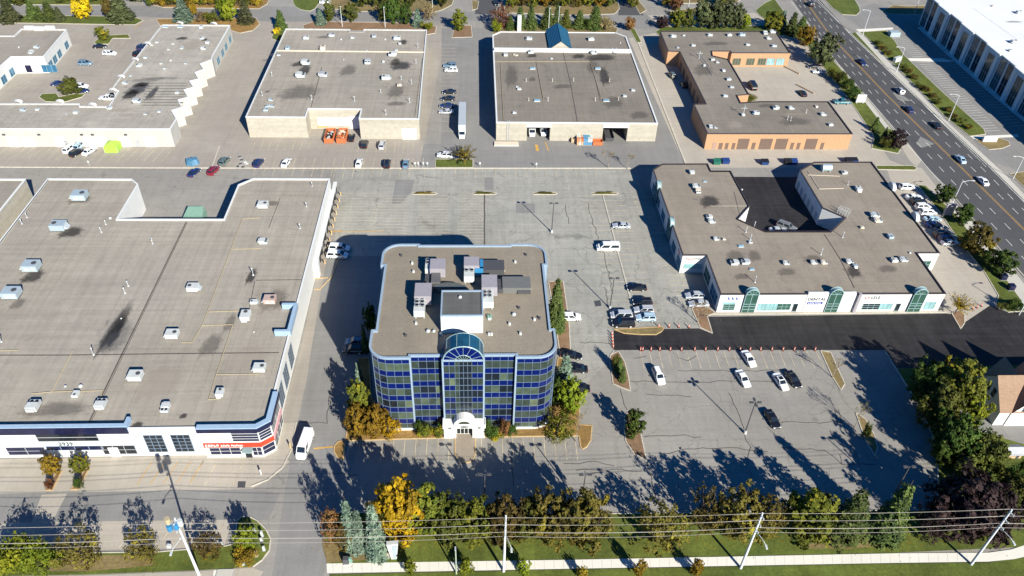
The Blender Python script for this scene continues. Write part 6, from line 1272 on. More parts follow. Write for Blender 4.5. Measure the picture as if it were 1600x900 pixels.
def con_mesh(seed, n=4600, slim=1.0, layers=13, open_=False):
    rr = random.Random(seed); pts = []; tb = B(); add_cyl(tb, (0, 0, 0), (0, 0, 0.98), 0.018, 0.003, 7)
    for L in range(layers):
        f = (L+rr.uniform(-.2, .2))/layers; z = 0.07+0.88*f; R_ = 0.30*slim*(1-f)**0.85+0.02
        nb = max(5, int(11*(1-f)+4))
        for k in range(nb):
            th = 2*math.pi*(k+rr.uniform(-.35, .35))/nb; rl = R_*rr.uniform(.68, 1.12); d = Vector((math.cos(th), math.sin(th), -0.25-0.25*(1-f))).normalized(); tv = rr.uniform(.1, .9)
            if rl > 0.1: add_cyl(tb, (0, 0, z), Vector((0, 0, z))+d*rl*0.9, 0.005, 0.002, 4, cap=False)
            m = max(3, int(n/(layers*9)*(0.4+1.2*(1-f))))
            for q in range(m):
                t = rr.uniform(0.12, 1)**0.7; p = Vector((0, 0, z))+d*rl*t; side = Vector((-d.y, d.x, 0)); p += side*rr.gauss(0, 1)*0.040*(1.15-t*0.6)+Vector((0, 0, rr.uniform(-.02, .02)-0.015*t))
                if open_ and rr.random() < 0.3: continue
                pts.append((p, Vector((d.x*0.6, d.y*0.6, 0.9)), tv+rr.uniform(-.2, .2)+0.25*(t-0.6)))
    cm = leaves('crown', pts, 0.022, rr)
    tm = bpy.data.meshes.new('trunk'); tb.to_mesh(tm); tb.free(); return cm, tm
def bare_mesh(seed, leafn=260):
    rr = random.Random(seed); tb = B(); pts = []
    def grow(p, d, ln, r, dep):
        e = p+d*ln; add_cyl(tb, p, e, r, r*0.6, 5, cap=False)
        if dep == 0:
            for _ in range(leafn//90+1): pts.append((e+Vector((rr.gauss(0, .02), rr.gauss(0, .02), rr.gauss(0, .02))), Vector((0, 0, 1)), rr.random()))
            return
        for _ in range(3 if dep > 1 else 4):
            grow(e, (d+Vector((rr.uniform(-.75, .75), rr.uniform(-.75, .75), rr.uniform(-.1, .5)))).normalized(), ln*rr.uniform(.6, .8), r*0.6, dep-1)
    grow(Vector((0, 0, 0)), Vector((0, 0, 1)), 0.30, 0.022, 4)
    cm = leaves('crown', pts, 0.014, rr); tm = bpy.data.meshes.new('trunk'); tb.to_mesh(tm); tb.free(); return cm, tm
def spiky_mesh(seed):
    """low tree of long drooping sprays"""
    rr = random.Random(seed); tb = B(); pts = []; add_cyl(tb, (0, 0, 0), (0, 0, 0.4), 0.03, 0.02, 6)
    for k in range(58):
        th = rr.uniform(0, 6.28); el = rr.uniform(.15, 1.4); d = Vector((math.cos(th)*math.cos(el), math.sin(th)*math.cos(el), math.sin(el))); ln = rr.uniform(.4, .65); tv = rr.random(); prev = Vector((0, 0, 0.35))
        for s in range(1, 9):
            t = s/8; p = Vector((0, 0, 0.35))+d*ln*t; 
            if s % 3 == 0 or s == 8: add_cyl(tb, prev, p, 0.006*(1.1-t), 0.003, 4, cap=False); prev = p
            for _ in range(5): pts.append((p+Vector((rr.gauss(0, .02), rr.gauss(0, .02), rr.gauss(0, .02))), d, tv+rr.uniform(-.2, .2)))
    cm = leaves('crown', pts, 0.022, rr); tm = bpy.data.meshes.new('trunk'); tb.to_mesh(tm); tb.free(); return cm, tm
def bush_mesh(seed, n=2200):
    rr = random.Random(seed); pts = []; tb = B()
    for k in range(7): th = k*0.9; add_cyl(tb, (0, 0, 0), (0.25*math.cos(th), 0.25*math.sin(th), 0.6), 0.02, 0.008, 4, cap=False)
    cl = [Vector((rr.uniform(-.38, .38), rr.uniform(-.38, .38), rr.uniform(.3, .8))) for _ in range(16)]
    for c in cl:
        tv = rr.random()
        for _ in range(n//16): d = Vector((rr.gauss(0, 1), rr.gauss(0, 1), rr.gauss(0, 1))).normalized(); pts.append((c+d*rr.uniform(.1, .24), d+Vector((0, 0, .4)), tv+rr.uniform(-.2, .2)))
    cm = leaves('foliage', pts, 0.038, rr); tm = bpy.data.meshes.new('stems'); tb.to_mesh(tm); tb.free(); return cm, tm
SH = {'dec': [dec_mesh(s) for s in (1, 2, 3, 4)], 'up': [dec_mesh(s, 4600, spread=0.85, upright=True) for s in (7, 8)], 'thin': [dec_mesh(s, 4200, sparse=True) for s in (11, 12, 13)],
      'con': [con_mesh(s) for s in (21, 22, 23)], 'slim': [con_mesh(s, 3800, 0.72, 15) for s in (31, 32)], 'pine': [con_mesh(s, 4200, 1.15, 10, True) for s in (41, 42)],
      'bare': [bare_mesh(s) for s in (51, 52, 53)], 'spiky': [spiky_mesh(61), spiky_mesh(62)], 'bush': [bush_mesh(s) for s in (71, 72, 73)]}
SHARED = {}
CW = {'dec': 0.92, 'up': 0.68, 'thin': 0.92, 'con': 0.62, 'slim': 0.46, 'pine': 0.74, 'bare': 0.95, 'spiky': 1.0, 'bush': 1.05}
TCOUNT = [0]
def tree(cx, topy, basey, wpx, shape, leaf, label, group, cat='tree', name=None, hmul=1.0, seed=None):
    """crown centre column, top row and base row and width in the photo"""
    if shape != 'bush' and shape != 'bare':      # the near side of a crown hangs below the foot of the trunk in the photo
        X_, Y_ = G(cx, basey); basey = basey-(0.20 if group == gf else 0.34)*wpx*HC/math.sqrt(X_*X_+Y_*Y_+HC*HC)*(1.0 if shape != 'con' else 0.8)*(1.0 if basey-topy > 1.1*wpx else 0.7)
    h = rise(cx, basey, topy)*(0.90 if group == gf else 0.97)*hmul; h = max(0.6, h)
    x, y = G(cx, basey); mx = PX(x, y, h*0.55)[0]-cx; x, y = G(cx-mx, basey)
    wm = wpx*mpp(cx, basey); TCOUNT[0] += 1; i = (seed if seed is not None else TCOUNT[0]) % len(SH[shape])
    key = (shape, i, leaf)
    if key not in SHARED:
        cm, tm = SH[shape][i]; cm = cm.copy(); tm = tm.copy(); cm.materials.clear(); cm.materials.append(LM[leaf]); tm.materials.clear(); tm.materials.append(BARK_P if shape == 'bare' else BARK); SHARED[key] = (cm, tm)
    cm, tm = SHARED[key]; bush = shape == 'bush'
    t = thing(name or {'con': 'spruce_tree', 'slim': 'conifer_tree', 'pine': 'pine_tree', 'bush': 'shrub', 'bare': 'bare_tree'}.get(shape, 'deciduous_tree'), label, 'shrub' if bush else cat, (x, y, 0.05), 0.0 if name == 'ornamental_grass' else TCOUNT[0]*1.7, group)
    s = wm/CW[shape]*(1.34 if group == gf and shape != 'con' else 1.22 if shape in ('con', 'slim', 'pine') and basey < 60 else 1.08); t.scale = (s, s, h)
    for nm, me in (('crown' if not bush else 'foliage', cm), ('trunk' if not bush else 'stems', tm)): o = bpy.data.objects.new(nm, me); COL.objects.link(o); o.parent = t
    return t
gf = 'trees along the front lawn'
F_ = [(520, 792, 858, 30, 'thin', 'rust', 'rust brown thin tree left of the pale blue spruces'), (537, 812, 862, 26, 'thin', 'bronze', 'small brown tree squeezed against the left blue spruce'),
 (543, 764, 858, 40, 'con', 'blue', 'pale blue spruce, left and rear one of the close group'), (558, 785, 862, 28, 'slim', 'blue', 'narrow pale spruce between two bigger blue spruces'), (583, 770, 872, 48, 'con', 'blue', 'tallest pale blue spruce, nearest the bright yellow tree'),
 (622, 745, 845, 70, 'dec', 'gold', 'bright golden yellow tree right of the blue spruces'), (660, 756, 840, 58, 'dec', 'goldgreen', 'gold green tree touching the right side of the golden tree'),
 (706, 776, 848, 52, 'dec', 'olive', 'olive green tree, first in the dark row right of the gold ones'), (745, 776, 848, 52, 'dec', 'goldgreen', 'gold tinted green tree left of the second power pole'), (792, 772, 846, 54, 'dec', 'bronze', 'bronze tree standing behind the second power pole'), (826, 778, 850, 46, 'dec', 'olive', 'olive tree just right of the second power pole'),
 (861, 762, 854, 54, 'dec', 'bronze', 'tall bronze green tree, second from right in the dark row'), (918, 764, 858, 62, 'dec', 'bronze', 'large bronze brown tree closing the dark row'),
 (1035, 788, 858, 62, 'thin', 'bronze', 'sparse brown tree alone in the middle of the front lawn'), (1106, 766, 836, 46, 'thin', 'bronze', 'sparse dark brown tree left of the third power pole'), (1162, 768, 846, 62, 'dec', 'bronze', 'round dark bronze tree just left of the third power pole'), (1205, 772, 838, 44, 'thin', 'bronze', 'small bronze tree just right of the third power pole'),
 (1268, 764, 848, 60, 'up', 'goldgreen', 'yellow green upright tree between the bronze tree and two conifers'), (1338, 752, 846, 66, 'pine', 'spruce', 'broad green conifer, left one of the pair on the front lawn'), (1405, 738, 846, 66, 'con', 'spruce', 'taller green conifer, right one of the pair on the front lawn'),
 (1462, 782, 842, 40, 'thin', 'purple', 'dark small tree behind the right conifer'), (1512, 742, 842, 84, 'dec', 'purple', 'large dark purple leaved tree near the last power pole'), (1562, 758, 838, 60, 'dec', 'purple', 'dark purple tree at the far right by the last power pole'), (1590, 738, 800, 44, 'dec', 'olive', 'olive tree at the right edge above the purple ones')]
for a in F_: tree(*a, gf)
for i, a in enumerate([(640, 874, 903, 19), (728, 874, 903, 22), (818, 874, 904, 22), (910, 886, 908, 16), (1000, 874, 906, 18), (1090, 874, 905, 19)]): tree(*a, 'dec', 'amber' if i > 2 else 'lime', f'{ORD[i]} young street tree from left on the front verge', 'young trees along the front sidewalk')
gl = 'trees on the left front lawn'
for a in [(20, 846, 886, 62, 'bush', 'lime', 'wide light green bush in the lower left corner'), (64, 850, 890, 50, 'bush', 'lime', 'light green bush right of the narrow garden path'), (118, 838, 890, 66, 'thin', 'bronze', 'brown leaved tree, leftmost of the three brown ones on the left lawn'), (219, 834, 886, 52, 'thin', 'bronze', 'brown leaved tree, middle of the three brown ones on the left lawn'), (322, 834, 876, 44, 'thin', 'bronze', 'brown leaved tree right of the first power pole'), (383, 822, 868, 32, 'dec', 'lime', 'bright lime round topped tree on the rounded lawn end'), (384, 860, 878, 34, 'bush', 'amber', 'yellowing bush below the lime tree'),
 (78, 712, 745, 30, 'dec', 'amber', 'orange leaved small tree in the planter before the white warehouse'), (122, 712, 745, 28, 'dec', 'goldgreen', 'green gold small tree in the planter before the white warehouse')]: tree(*a, gl)
for a in [(76, 750, 766, 12, 'bush', 'rust', 'low brown plants in the left planter strip'), (120, 746, 764, 14, 'bush', 'green', 'low green plants in the right planter strip')]: tree(*a, 'low plants in the planter strips')
bed('planter_bed', [(90, 736), (97, 736), (82, 766), (72, 766)], MULCH, KERB_Y); bed('planter_bed', [(134, 733), (140, 731), (123, 765), (111, 765)], MULCH, KERB_Y)
gt = 'trees round the glass office tower'
for a in [(560, 560, 612, 20, 'con', 'blue', 'small pale spruce at the left rear of the tower front'), (560, 590, 660, 38, 'dec', 'goldgreen', 'amber tree left of the tower, upper one of the group'), (584, 634, 690, 44, 'dec', 'amber', 'golden tree left of the tower front corner'), (556, 636, 690, 36, 'dec', 'amber', 'amber shrub tree nearest the kerb left of the tower'), (612, 652, 690, 34, 'thin', 'gold', 'thin yellow tree before the tower left corner'),
 (578, 470, 530, 22, 'dec', 'green', 'dark green tree in the shade left of the tower'), (568, 500, 552, 16, 'con', 'spruce', 'dark spruce in the shade left of the tower'),
 (870, 426, 518, 40, 'con', 'spruce', 'tall dark green conifer right of the tower roof'), (876, 470, 522, 20, 'con', 'spruce', 'smaller conifer beside the tall one right of the tower'), (884, 548, 612, 40, 'con', 'blue', 'pale blue spruce right of the tower front corner'), (892, 592, 652, 42, 'dec', 'lime', 'bright lime green tree below the blue spruce'), (872, 590, 640, 26, 'dec', 'green', 'green tree between the tower and the lime tree'), (876, 646, 690, 54, 'thin', 'goldgreen', 'thin yellow green tree at the tower right corner bed'), (903, 640, 690, 34, 'bare', 'dry', 'bare brown tree at the right end of the tower bed')]: tree(*a, gt)
for i, a in enumerate([(662, 662, 684, 20, 'goldgreen'), (682, 664, 684, 18, 'goldgreen'), (690, 660, 678, 14, 'green'), (654, 656, 674, 14, 'green'), (768, 660, 682, 22, 'green'), (788, 658, 680, 18, 'rust'), (800, 662, 680, 16, 'green'), (776, 672, 684, 24, 'goldgreen')]): tree(a[0], a[1], a[2], a[3], 'bush', a[4], ['gold green clipped bush left of the entrance, outer', 'gold green clipped bush left of the entrance, inner', 'green bush touching the left side of the entrance', 'green bush against the glass left of the entrance', 'green bush right beside the white entrance', 'reddish bush right of the entrance', 'green bush farthest right of the entrance', 'low golden bush in front of the green one right of the entrance'][i], 'shrubs at the tower entrance')
gi = 'trees on the parking islands'
for a in [(962, 552, 576, 12, 'bush', 'olive', 'olive shrub at the top of the wedge island'), (969, 558, 585, 16, 'slim', 'spruce', 'short conifer at the top of the wedge island'), (974, 570, 598, 16, 'con', 'spruce', 'short conifer at the foot of the wedge island'), (992, 640, 690, 34, 'dec', 'green', 'rounded dark green tree on the curved island'), (1308, 556, 590, 32, 'bare', 'dry', 'bare spreading tree on the narrow upper right island'), (1346, 626, 668, 34, 'bare', 'olive', 'thin bare tree on the lower right island'), (1356, 660, 688, 12, 'bush', 'olive', 'small shrub on the lower right island'),
 (1501, 458, 495, 34, 'spiky', 'amber', 'golden spiky tree at the corner of the shop forecourt'), (1094, 472, 504, 40, 'bare', 'dry', 'bare tree by the shop building corner'), (726, 226, 260, 40, 'spiky', 'bronze', 'bronze tree of long sprays on the grass island below the semi trailer'), (107, 121, 150, 32, 'dec', 'olive', 'round olive tree on the back left lot island'), (158, 40, 64, 22, 'dec', 'goldgreen', 'small gold green tree above the black sedan'), (952, 230, 262, 30, 'bare', 'dry', 'bare tree by the long kerb below the gabled warehouse'), (982, 238, 264, 24, 'bare', 'dry', 'bare tree at the shop building rear corner')]: tree(*a, gi)
gr = 'trees west of the wide road'
for a in [(1240, 14, 56, 22, 'con', 'spruce', 'dark conifer just left of the wide road at the top'), (1254, 22, 56, 24, 'con', 'spruce', 'dark spruce beside the wide road near the top'), (1262, 36, 74, 26, 'dec', 'amber', 'orange gold tree beside a dark evergreen by the road'), (1288, 50, 108, 42, 'dec', 'pine', 'big dark evergreen beside the road by the brick building'), (1210, 16, 50, 32, 'dec', 'goldgreen', 'orange green tree behind the brick building corner'), (1300, 104, 122, 16, 'bush', 'goldgreen', 'gold green shrub highest on the road verge'), (1312, 108, 130, 18, 'bush', 'olive', 'olive shrub second on the road verge'), (1326, 120, 140, 20, 'bush', 'green', 'green shrub third on the road verge'), (1334, 134, 154, 20, 'bush', 'green', 'dark green shrub lowest on the upper road verge'),
 (1370, 180, 206, 16, 'con', 'spruce', 'small spruce on the verge near the teal pickup'), (1384, 196, 222, 14, 'con', 'spruce', 'small dark spruce left of the purple tree'), (1402, 205, 234, 32, 'dec', 'purple', 'dark purple leaved tree on the lower road verge'), (1384, 214, 232, 14, 'bush', 'olive', 'low olive shrub left of the purple tree'),
 (1479, 287, 322, 30, 'dec', 'green', 'green tree, topmost on the verge by the shop car column'), (1508, 317, 354, 26, 'up', 'green', 'green tree, second on the verge by the shop car column'), (1534, 354, 402, 46, 'dec', 'bronze', 'orange tinged tree, third on the verge by the road'), (1516, 362, 394, 26, 'dec', 'green', 'dark green tree left of the orange tinged one'), (1567, 390, 432, 44, 'dec', 'green', 'bright green tree, lowest on the verge by the road'), (1548, 392, 412, 22, 'bush', 'green', 'shrub between the two lowest verge trees'), (1583, 465, 484, 14, 'bush', 'green', 'round shrub by the lane entrance'), (1593, 470, 486, 14, 'bush', 'green', 'round shrub right at the lane entrance kerb'), (1566, 472, 484, 12, 'bush', 'olive', 'low olive shrub at the lane entrance'),
 (1128, 78, 92, 26, 'bush', 'gold', 'golden shrubs in the upper courtyard planter'), (1168, 147, 162, 24, 'bush', 'goldgreen', 'yellow green shrub in the lower courtyard planter')]: tree(*a, gr)
for i, (px, py) in enumerate([(1372, 68), (1380, 76), (1388, 84), (1412, 104), (1420, 112), (1428, 121), (1438, 135), (1448, 141), (1458, 150), (1466, 160), (1482, 172), (1490, 182), (1502, 190), (1514, 199)]): tree(px, py-5, py+2, 13, 'bush', 'bronze' if i % 3 else 'olive', f'{ordw(i, 14)} low shrub on the strip across the wide road', 'low shrubs east of the road')
# gardens at the lower right
gg = 'garden trees at the right'
for a in [(1456, 566, 640, 60, 'dec', 'green', 'dark green tree at the left edge of the garden clump'), (1498, 560, 650, 74, 'dec', 'goldgreen', 'big gold green tree just left of the brown roofed house'), (1470, 600, 680, 64, 'dec', 'olive', 'olive tree in the middle of the garden clump'), (1524, 612, 672, 44, 'dec', 'lime', 'yellow green tree against the white gable house'), (1500, 650, 730, 66, 'dec', 'green', 'dark green tree below the clump middle'), (1536, 676, 744, 56, 'dec', 'olive', 'olive tree left of the small garden lawn'), (1484, 664, 734, 46, 'dec', 'green', 'deep green tree on the left of the lower clump'), (1520, 706, 762, 50, 'dec', 'olive', 'olive tree low in the clump above the purple tree'), (1440, 590, 630, 20, 'bare', 'rust', 'thin reddish tree at the lot corner'), (1576, 724, 764, 26, 'bush', 'green', 'dark garden shrub right of the playhouse lawn'), (1562, 716, 742, 18, 'bush', 'olive', 'olive garden shrub on the small lawn'), (1596, 716, 746, 14, 'bush', 'green', 'garden shrub at the right edge'), (1458, 596, 626, 24, 'bush', 'dry', 'dry shrub at the lane corner')]: tree(*a, gg)
# trees along the back street
gk = 'trees along the back street'
K = [(10, -6, 36, 36, 'con', 'pine', 'dark pine in the top left corner'), (47, -4, 31, 25, 'con', 'spruce', 'green spruce second from the top left corner'), (60, 6, 33, 20, 'con', 'spruce', 'short spruce between two taller ones at top left'), (74, -2, 34, 28, 'con', 'spruce', 'grey green spruce left of the yellow tree'), (90, 8, 34, 20, 'con', 'pine', 'short spruce nearest the yellow tree'), (125, -10, 33, 31, 'dec', 'gold', 'bright yellow tree on the back left lawn'), (184, -14, 36, 44, 'con', 'pine', 'wide dark pine right of the bright yellow tree'), (168, -8, 32, 18, 'dec', 'bronze', 'bronze tree behind the wide dark pine'),
 (283, -8, 36, 34, 'con', 'blue', 'big pale blue spruce behind the saw-toothed building'), (300, -2, 28, 14, 'dec', 'amber', 'amber tree right of the big blue spruce'), (316, 18, 34, 20, 'bush', 'dry', 'dry shrub between blue spruce and lime tree'), (330, 16, 36, 22, 'bush', 'goldgreen', 'gold green shrub left of the lime tree'), (354, -10, 38, 30, 'dec', 'lime', 'yellow green tree left of the dark pine at the lot corner'), (381, -6, 40, 34, 'pine', 'pine', 'dark pine on the rounded lot corner'), (437, 12, 48, 21, 'slim', 'spruce', 'green conifer at the warehouse rear corner'), (432, 42, 54, 10, 'bush', 'gold', 'small yellow shrub below that conifer'),
 (499, 9, 40, 20, 'con', 'blue', 'pale spruce behind the cream warehouse'), (514, -2, 36, 18, 'up', 'olive', 'olive tree right of the pale spruce behind the cream warehouse'), (547, 2, 37, 31, 'dec', 'olive', 'round olive maple behind the cream warehouse'), (611, -6, 40, 28, 'dec', 'green', 'dark green tree behind the cream warehouse roof middle'), (598, 2, 36, 16, 'dec', 'olive', 'olive tree left of the dark green one'), (633, 4, 40, 24, 'dec', 'green', 'green tree right of the dark green one'), (652, 10, 43, 19, 'con', 'blue', 'blue spruce near the cream warehouse rear right corner'), (670, 2, 34, 22, 'thin', 'dry', 'pale sparse tree right of the blue spruce'), (667, 32, 47, 16, 'bush', 'lime', 'bright lime shrub near the driveway end'), (717, 13, 50, 23, 'up', 'goldgreen', 'yellow green tree on the island at the driveway mouth'),
 (782, 4, 48, 30, 'thin', 'rust', 'rusty thin tree at the rear left of the gabled warehouse'), (776, 30, 50, 16, 'bush', 'lime', 'yellow shrub at the rear left of the gabled warehouse'), (797, 22, 48, 16, 'slim', 'spruce', 'small conifer right of the rusty thin tree'), (813, 6, 47, 20, 'slim', 'spruce', 'conifer left of the white vent stack behind the gabled warehouse'), (830, 4, 47, 22, 'con', 'spruce', 'conifer right behind the gabled warehouse left half'), (856, 6, 47, 24, 'slim', 'spruce', 'conifer left of the teal gable'), (871, 2, 46, 20, 'con', 'spruce', 'conifer directly behind the teal gable'), (885, 10, 45, 20, 'con', 'olive', 'olive conifer right of the teal gable'), (906, 12, 46, 24, 'con', 'spruce', 'broad conifer behind the gabled warehouse right half'), (931, 4, 48, 26, 'slim', 'spruce', 'tall conifer behind the gabled warehouse right half'), (918, 26, 46, 16, 'bush', 'green', 'green shrub between two conifers'), (948, 26, 47, 22, 'bush', 'dry', 'pale dry shrub right of the tall conifer'), (985, 26, 50, 16, 'up', 'rust', 'rust brown tree at the top of the narrow grass strip'),
 (1036, 24, 46, 20, 'dec', 'purple', 'purple leaved tree behind the brick building'), (1058, 12, 46, 24, 'dec', 'goldgreen', 'gold green tree right of the purple one'), (1076, 12, 46, 20, 'dec', 'olive', 'olive tree left of the tall pines'), (1100, -2, 48, 28, 'up', 'pine', 'tall pine, first from left behind the brick building'), (1120, -4, 48, 28, 'up', 'pine', 'tall pine, second from left behind the brick building'), (1137, -2, 48, 26, 'up', 'pine', 'tall pine, third from left behind the brick building'), (1153, 4, 48, 24, 'up', 'pine', 'tall pine, fourth from left behind the brick building'), (1166, 20, 48, 15, 'up', 'lime', 'bright green tree right of the tall pines'), (1057, -6, 18, 20, 'dec', 'rust', 'rust tree across the back street'), (1224, 12, 48, 18, 'con', 'blue', 'grey blue spruce near the top of the wide road')]
for a in K: tree(*a, gk)
gh = 'hedge trees across the back street'; rr = random.Random(9); hx = [236+i*15 for i in range(12)]+[566, 584, 604, 622, 640, 690]+[800+i*17 for i in range(10)]+[990, 1046, 1134]
for i, px in enumerate(hx):
    lf = ['goldgreen', 'amber', 'olive', 'goldgreen', 'bronze'][i % 5] if px < 500 or px > 780 else 'olive'
    if px < 430: tree(px, -12, 9, 20, 'bush', lf, f'{ORD[i] if i < 20 else ""} clipped tree from left in the hedge row at the very top left', 'hedge across the back street at top left')
    else: tree(px, -22+rr.uniform(-4, 4), 13, 22, 'dec', lf, f'{ordw(i-12, len(hx)-12)} of the loose trees across the back street right of the hedge', gh)
for i, (px, py) in enumerate([(28, 3), (96, -2), (148, -3), (210, -2)]): tree(px, py-14, py+6, 26, 'dec', 'olive', f'{ordw(i, 4)} tree at the very top left beyond the street', 'trees beyond the street at top left')
for q, (a, b) in enumerate(((642, 683), (737, 776), (831, 871), (923, 966))):
    tree((a+b)/2, 299.5, 303, 24, 'bush', 'olive' if q else 'bronze', f'{ordw(q, 4)} strip of low grass plants on the narrow islands', 'low plants on the narrow islands', name='ornamental_grass').scale[1] *= 0.22

# fallen leaves under the front trees, and joints of the front sidewalk
rr = random.Random(77); pts = []
for cx_, cy_, n_, sx_ in ((625, 840, 420, 60), (760, 842, 420, 130), (900, 846, 300, 90), (1040, 846, 220, 50), (1170, 842, 300, 80), (1290, 846, 300, 60), (1400, 846, 260, 50), (120, 878, 220, 50), (225, 876, 180, 40), (325, 868, 160, 35), (540, 862, 200, 30), (1520, 840, 220, 60)):
    for _ in range(n_): x, y = G(cx_+rr.gauss(0, sx_*0.55), cy_+rr.gauss(0, 9)); pts.append((Vector((x, y, 0.135)), Vector((0, 0, 3)), rr.random()))
lf = bpy.data.objects.new('fallen_leaves', leaves('fallen_leaves', pts, 0.10, rr)); lf.data.materials.append(LM['amber']); COL.objects.link(lf); lf['kind'] = 'stuff'
jb = B(); px = 520
while px < 1540:
    t_ = (px-511)/889; strip(jb, [G(px, 881.3-16*t_), G(px+1, 895.2-15.6*t_)], 0.07, 0.119); px += 15
struct(mesh_obj('sidewalk_joints', jb, KERB))
# ---------------- poles, wires and small things
def utility_pole(px, py, label, extra=False):
    x, y = G(px, py); t = thing('utility_pole', label, 'utility pole', (x, y, 0), 0, 'power poles along the front sidewalk'); h = 16.3
    bm = B(); add_cyl(bm, (x, y, 0), (x, y, h), 0.26, 0.14, 10); mesh_obj('pole', bm, POLE_M, t)
    for z in (h-0.6, h-2.6, h-4.4):
        bm = B(); add_box(bm, x-0.08, x+0.08, y-0.9, y+0.2, z-0.06, z+0.06); a = mesh_obj('bracket', bm, METAL, t)
        bm = B(); add_cyl(bm, (x, y-0.85, z), (x, y-0.85, z+0.4), 0.09, 0.06, 6); mesh_obj('insulator', bm, METAL_W, a)
    bm = B(); P = [(x, y, h-5.2), (x+0.3, y-1.0, h-4.7), (x+0.7, y-2.2, h-4.7), (x+0.9, y-2.6, h-4.9)]
    if extra: P = [(x+(x-p[0]), p[1], p[2]) for p in P]
    for a, b in zip(P[:-1], P[1:]): add_cyl(bm, a, b, 0.06, n=6)
    arm = mesh_obj('lamp_arm', bm, METAL_W, t); e = P[-1]; bm = B(); add_box(bm, e[0]-0.16, e[0]+0.16, e[1]-0.75, e[1], e[2]-0.12, e[2]+0.08); mesh_obj('lamp_head', bm, METAL_W, arm)
    if extra:
        for dx, dz, m, sx in ((-1.0, h-1.6, CYAN, 0.55), (0.05, h-1.2, CYAN, 0.5), (0.9, h-0.3, METAL_W, 0.5)): bm = B(); add_cyl(bm, (x+dx, y-0.6, dz-0.6), (x+dx, y-0.6, dz+0.6), 0.42, n=12); mesh_obj('transformer', bm, m, t)
        bm = B(); add_cyl(bm, (x-0.9, y-0.5, h-0.5), (x-0.9, y-0.5, h+0.7), 0.42, n=12); mesh_obj('transformer', bm, PIPE_Y, t)
    return x, y, h
PL = [utility_pole(311, 898, 'pale utility pole carrying blue transformers at the lower left', True), utility_pole(787, 893, 'pale upright utility pole in the middle of the front verge'), utility_pole(1157, 888, 'pale utility pole leaning right in view beside the bronze trees'), utility_pole(1517, 882, 'pale utility pole at the right end beside the purple tree')]
x, y = G(713, 897); t = thing('utility_pole', 'short bare pole standing left of the middle power pole', 'utility pole', (x, y, 0)); bm = B(); add_cyl(bm, (x, y, 0), (x, y, 8.2), 0.15, 0.1, 8); mesh_obj('pole', bm, plain('green_grey_pole', (0.30, 0.34, 0.26)), t); bm = B(); add_box(bm, x-0.12, x+0.12, y-0.6, y+0.1, 8.1, 8.25); mesh_obj('cap_arm', bm, METAL_G, t)
WZ = [16.2, 15.2, 14.3, 13.3, 12.3, 11.2, 10.0]
for i, z in enumerate(WZ):
    ys = PL[0][1]-(0.85 if i in (0, 2, 4) else 0.15); xs = [PL[0][0]-45]+[p[0] for p in PL]+[PL[3][0]+45]; bm = B()
    for a, b in zip(xs[:-1], xs[1:]):
        prev = None
        for k in range(13):
            s = k/12; p = Vector((a+(b-a)*s, ys, z-4*(0.42+0.08*i)*s*(1-s)))
            if prev: add_cyl(bm, prev, p, 0.028 if i else 0.022, n=4, cap=False)
            prev = p
    o = mesh_obj('power_wire', bm, WIRE_M); tag(o, f'{["topmost","second from top","third from top","fourth from top","third from bottom","second from bottom","lowest"][i]} overhead wire strung along the front poles', 'overhead wire', 'overhead wires along the front')
def lot_lamp(px, py, h, label, heads=4):
    x, y = G(px, py); t = thing('lamp_post', label, 'lamp post', (x, y, 0), 0, 'lamp posts in the lots')
    bm = B(); add_cyl(bm, (x, y, 0), (x, y, 0.8), 0.32, 0.30, 12); mesh_obj('concrete_base', bm, METAL_W, t)
    bm = B(); add_cyl(bm, (x, y, 0.7), (x, y, h), 0.14, 0.10, 8); mesh_obj('pole', bm, POLE_D, t)
    for k in range(heads):
        a = math.pi/2*k+(0.3 if heads == 2 else 0); a = a if heads != 2 else math.pi*k
        bm = B(); q = Matrix.Translation((x, y, h)) @ Matrix.Rotation(a, 4, 'Z'); add_box(bm, 0.1, 0.5, -0.04, 0.04, -0.05, 0.05, 0, q); add_box(bm, 0.4, 1.15, -0.22, 0.22, -0.12, 0.12, 0, q); mesh_obj('lamp_head', bm, DARKG, t)
lot_lamp(1164, 677, 9.2, 'four headed dark lamp post in the front right lot'); lot_lamp(862, 363, 9.2, 'two headed lamp post casting a long shadow in the middle lot', 2)
for q_ in ((908, 790, 'lamp post hidden behind the large bronze brown tree closing the dark row'), (757, 790, 'lamp post hidden behind the middle of the dark tree row'), (1394, 777, 'lamp post hidden behind the conifers of the front lawn')): lot_lamp(q_[0], q_[1], 9.2, q_[2], 2)
lot_lamp(953, 482, 9.2, 'dark lamp post hidden partly beside the silver minivan', 2)
def street_lamp(bx, by, tx, ty, ex, ey, label):
    x, y = G(bx, by); h = rise(bx, by, ty); x2, y2 = G(ex, ey, h); t = thing('street_lamp', label, 'street lamp', (x, y, 0), 0, 'street lamps along the wide road')
    bm = B(); add_cyl(bm, (x, y, 0), (x, y, h), 0.13, 0.08, 8); mesh_obj('pole', bm, POLE_M, t); bm = B(); L_ = 2.6; s = -1 if ex < tx else 1; add_cyl(bm, (x, y, h-0.1), (x+s*L_*0.6, y, h+0.35), 0.06, n=6); add_cyl(bm, (x+s*L_*0.6, y, h+0.35), (x+s*L_, y, h+0.4), 0.05, n=6); a = mesh_obj('lamp_arm', bm, POLE_M, t); bm = B(); add_box(bm, min(x+s*L_, x+s*(L_+0.8)), max(x+s*L_, x+s*(L_+0.8)), y-0.15, y+0.15, h+0.3, h+0.46); mesh_obj('lamp_head', bm, METAL_W, a)
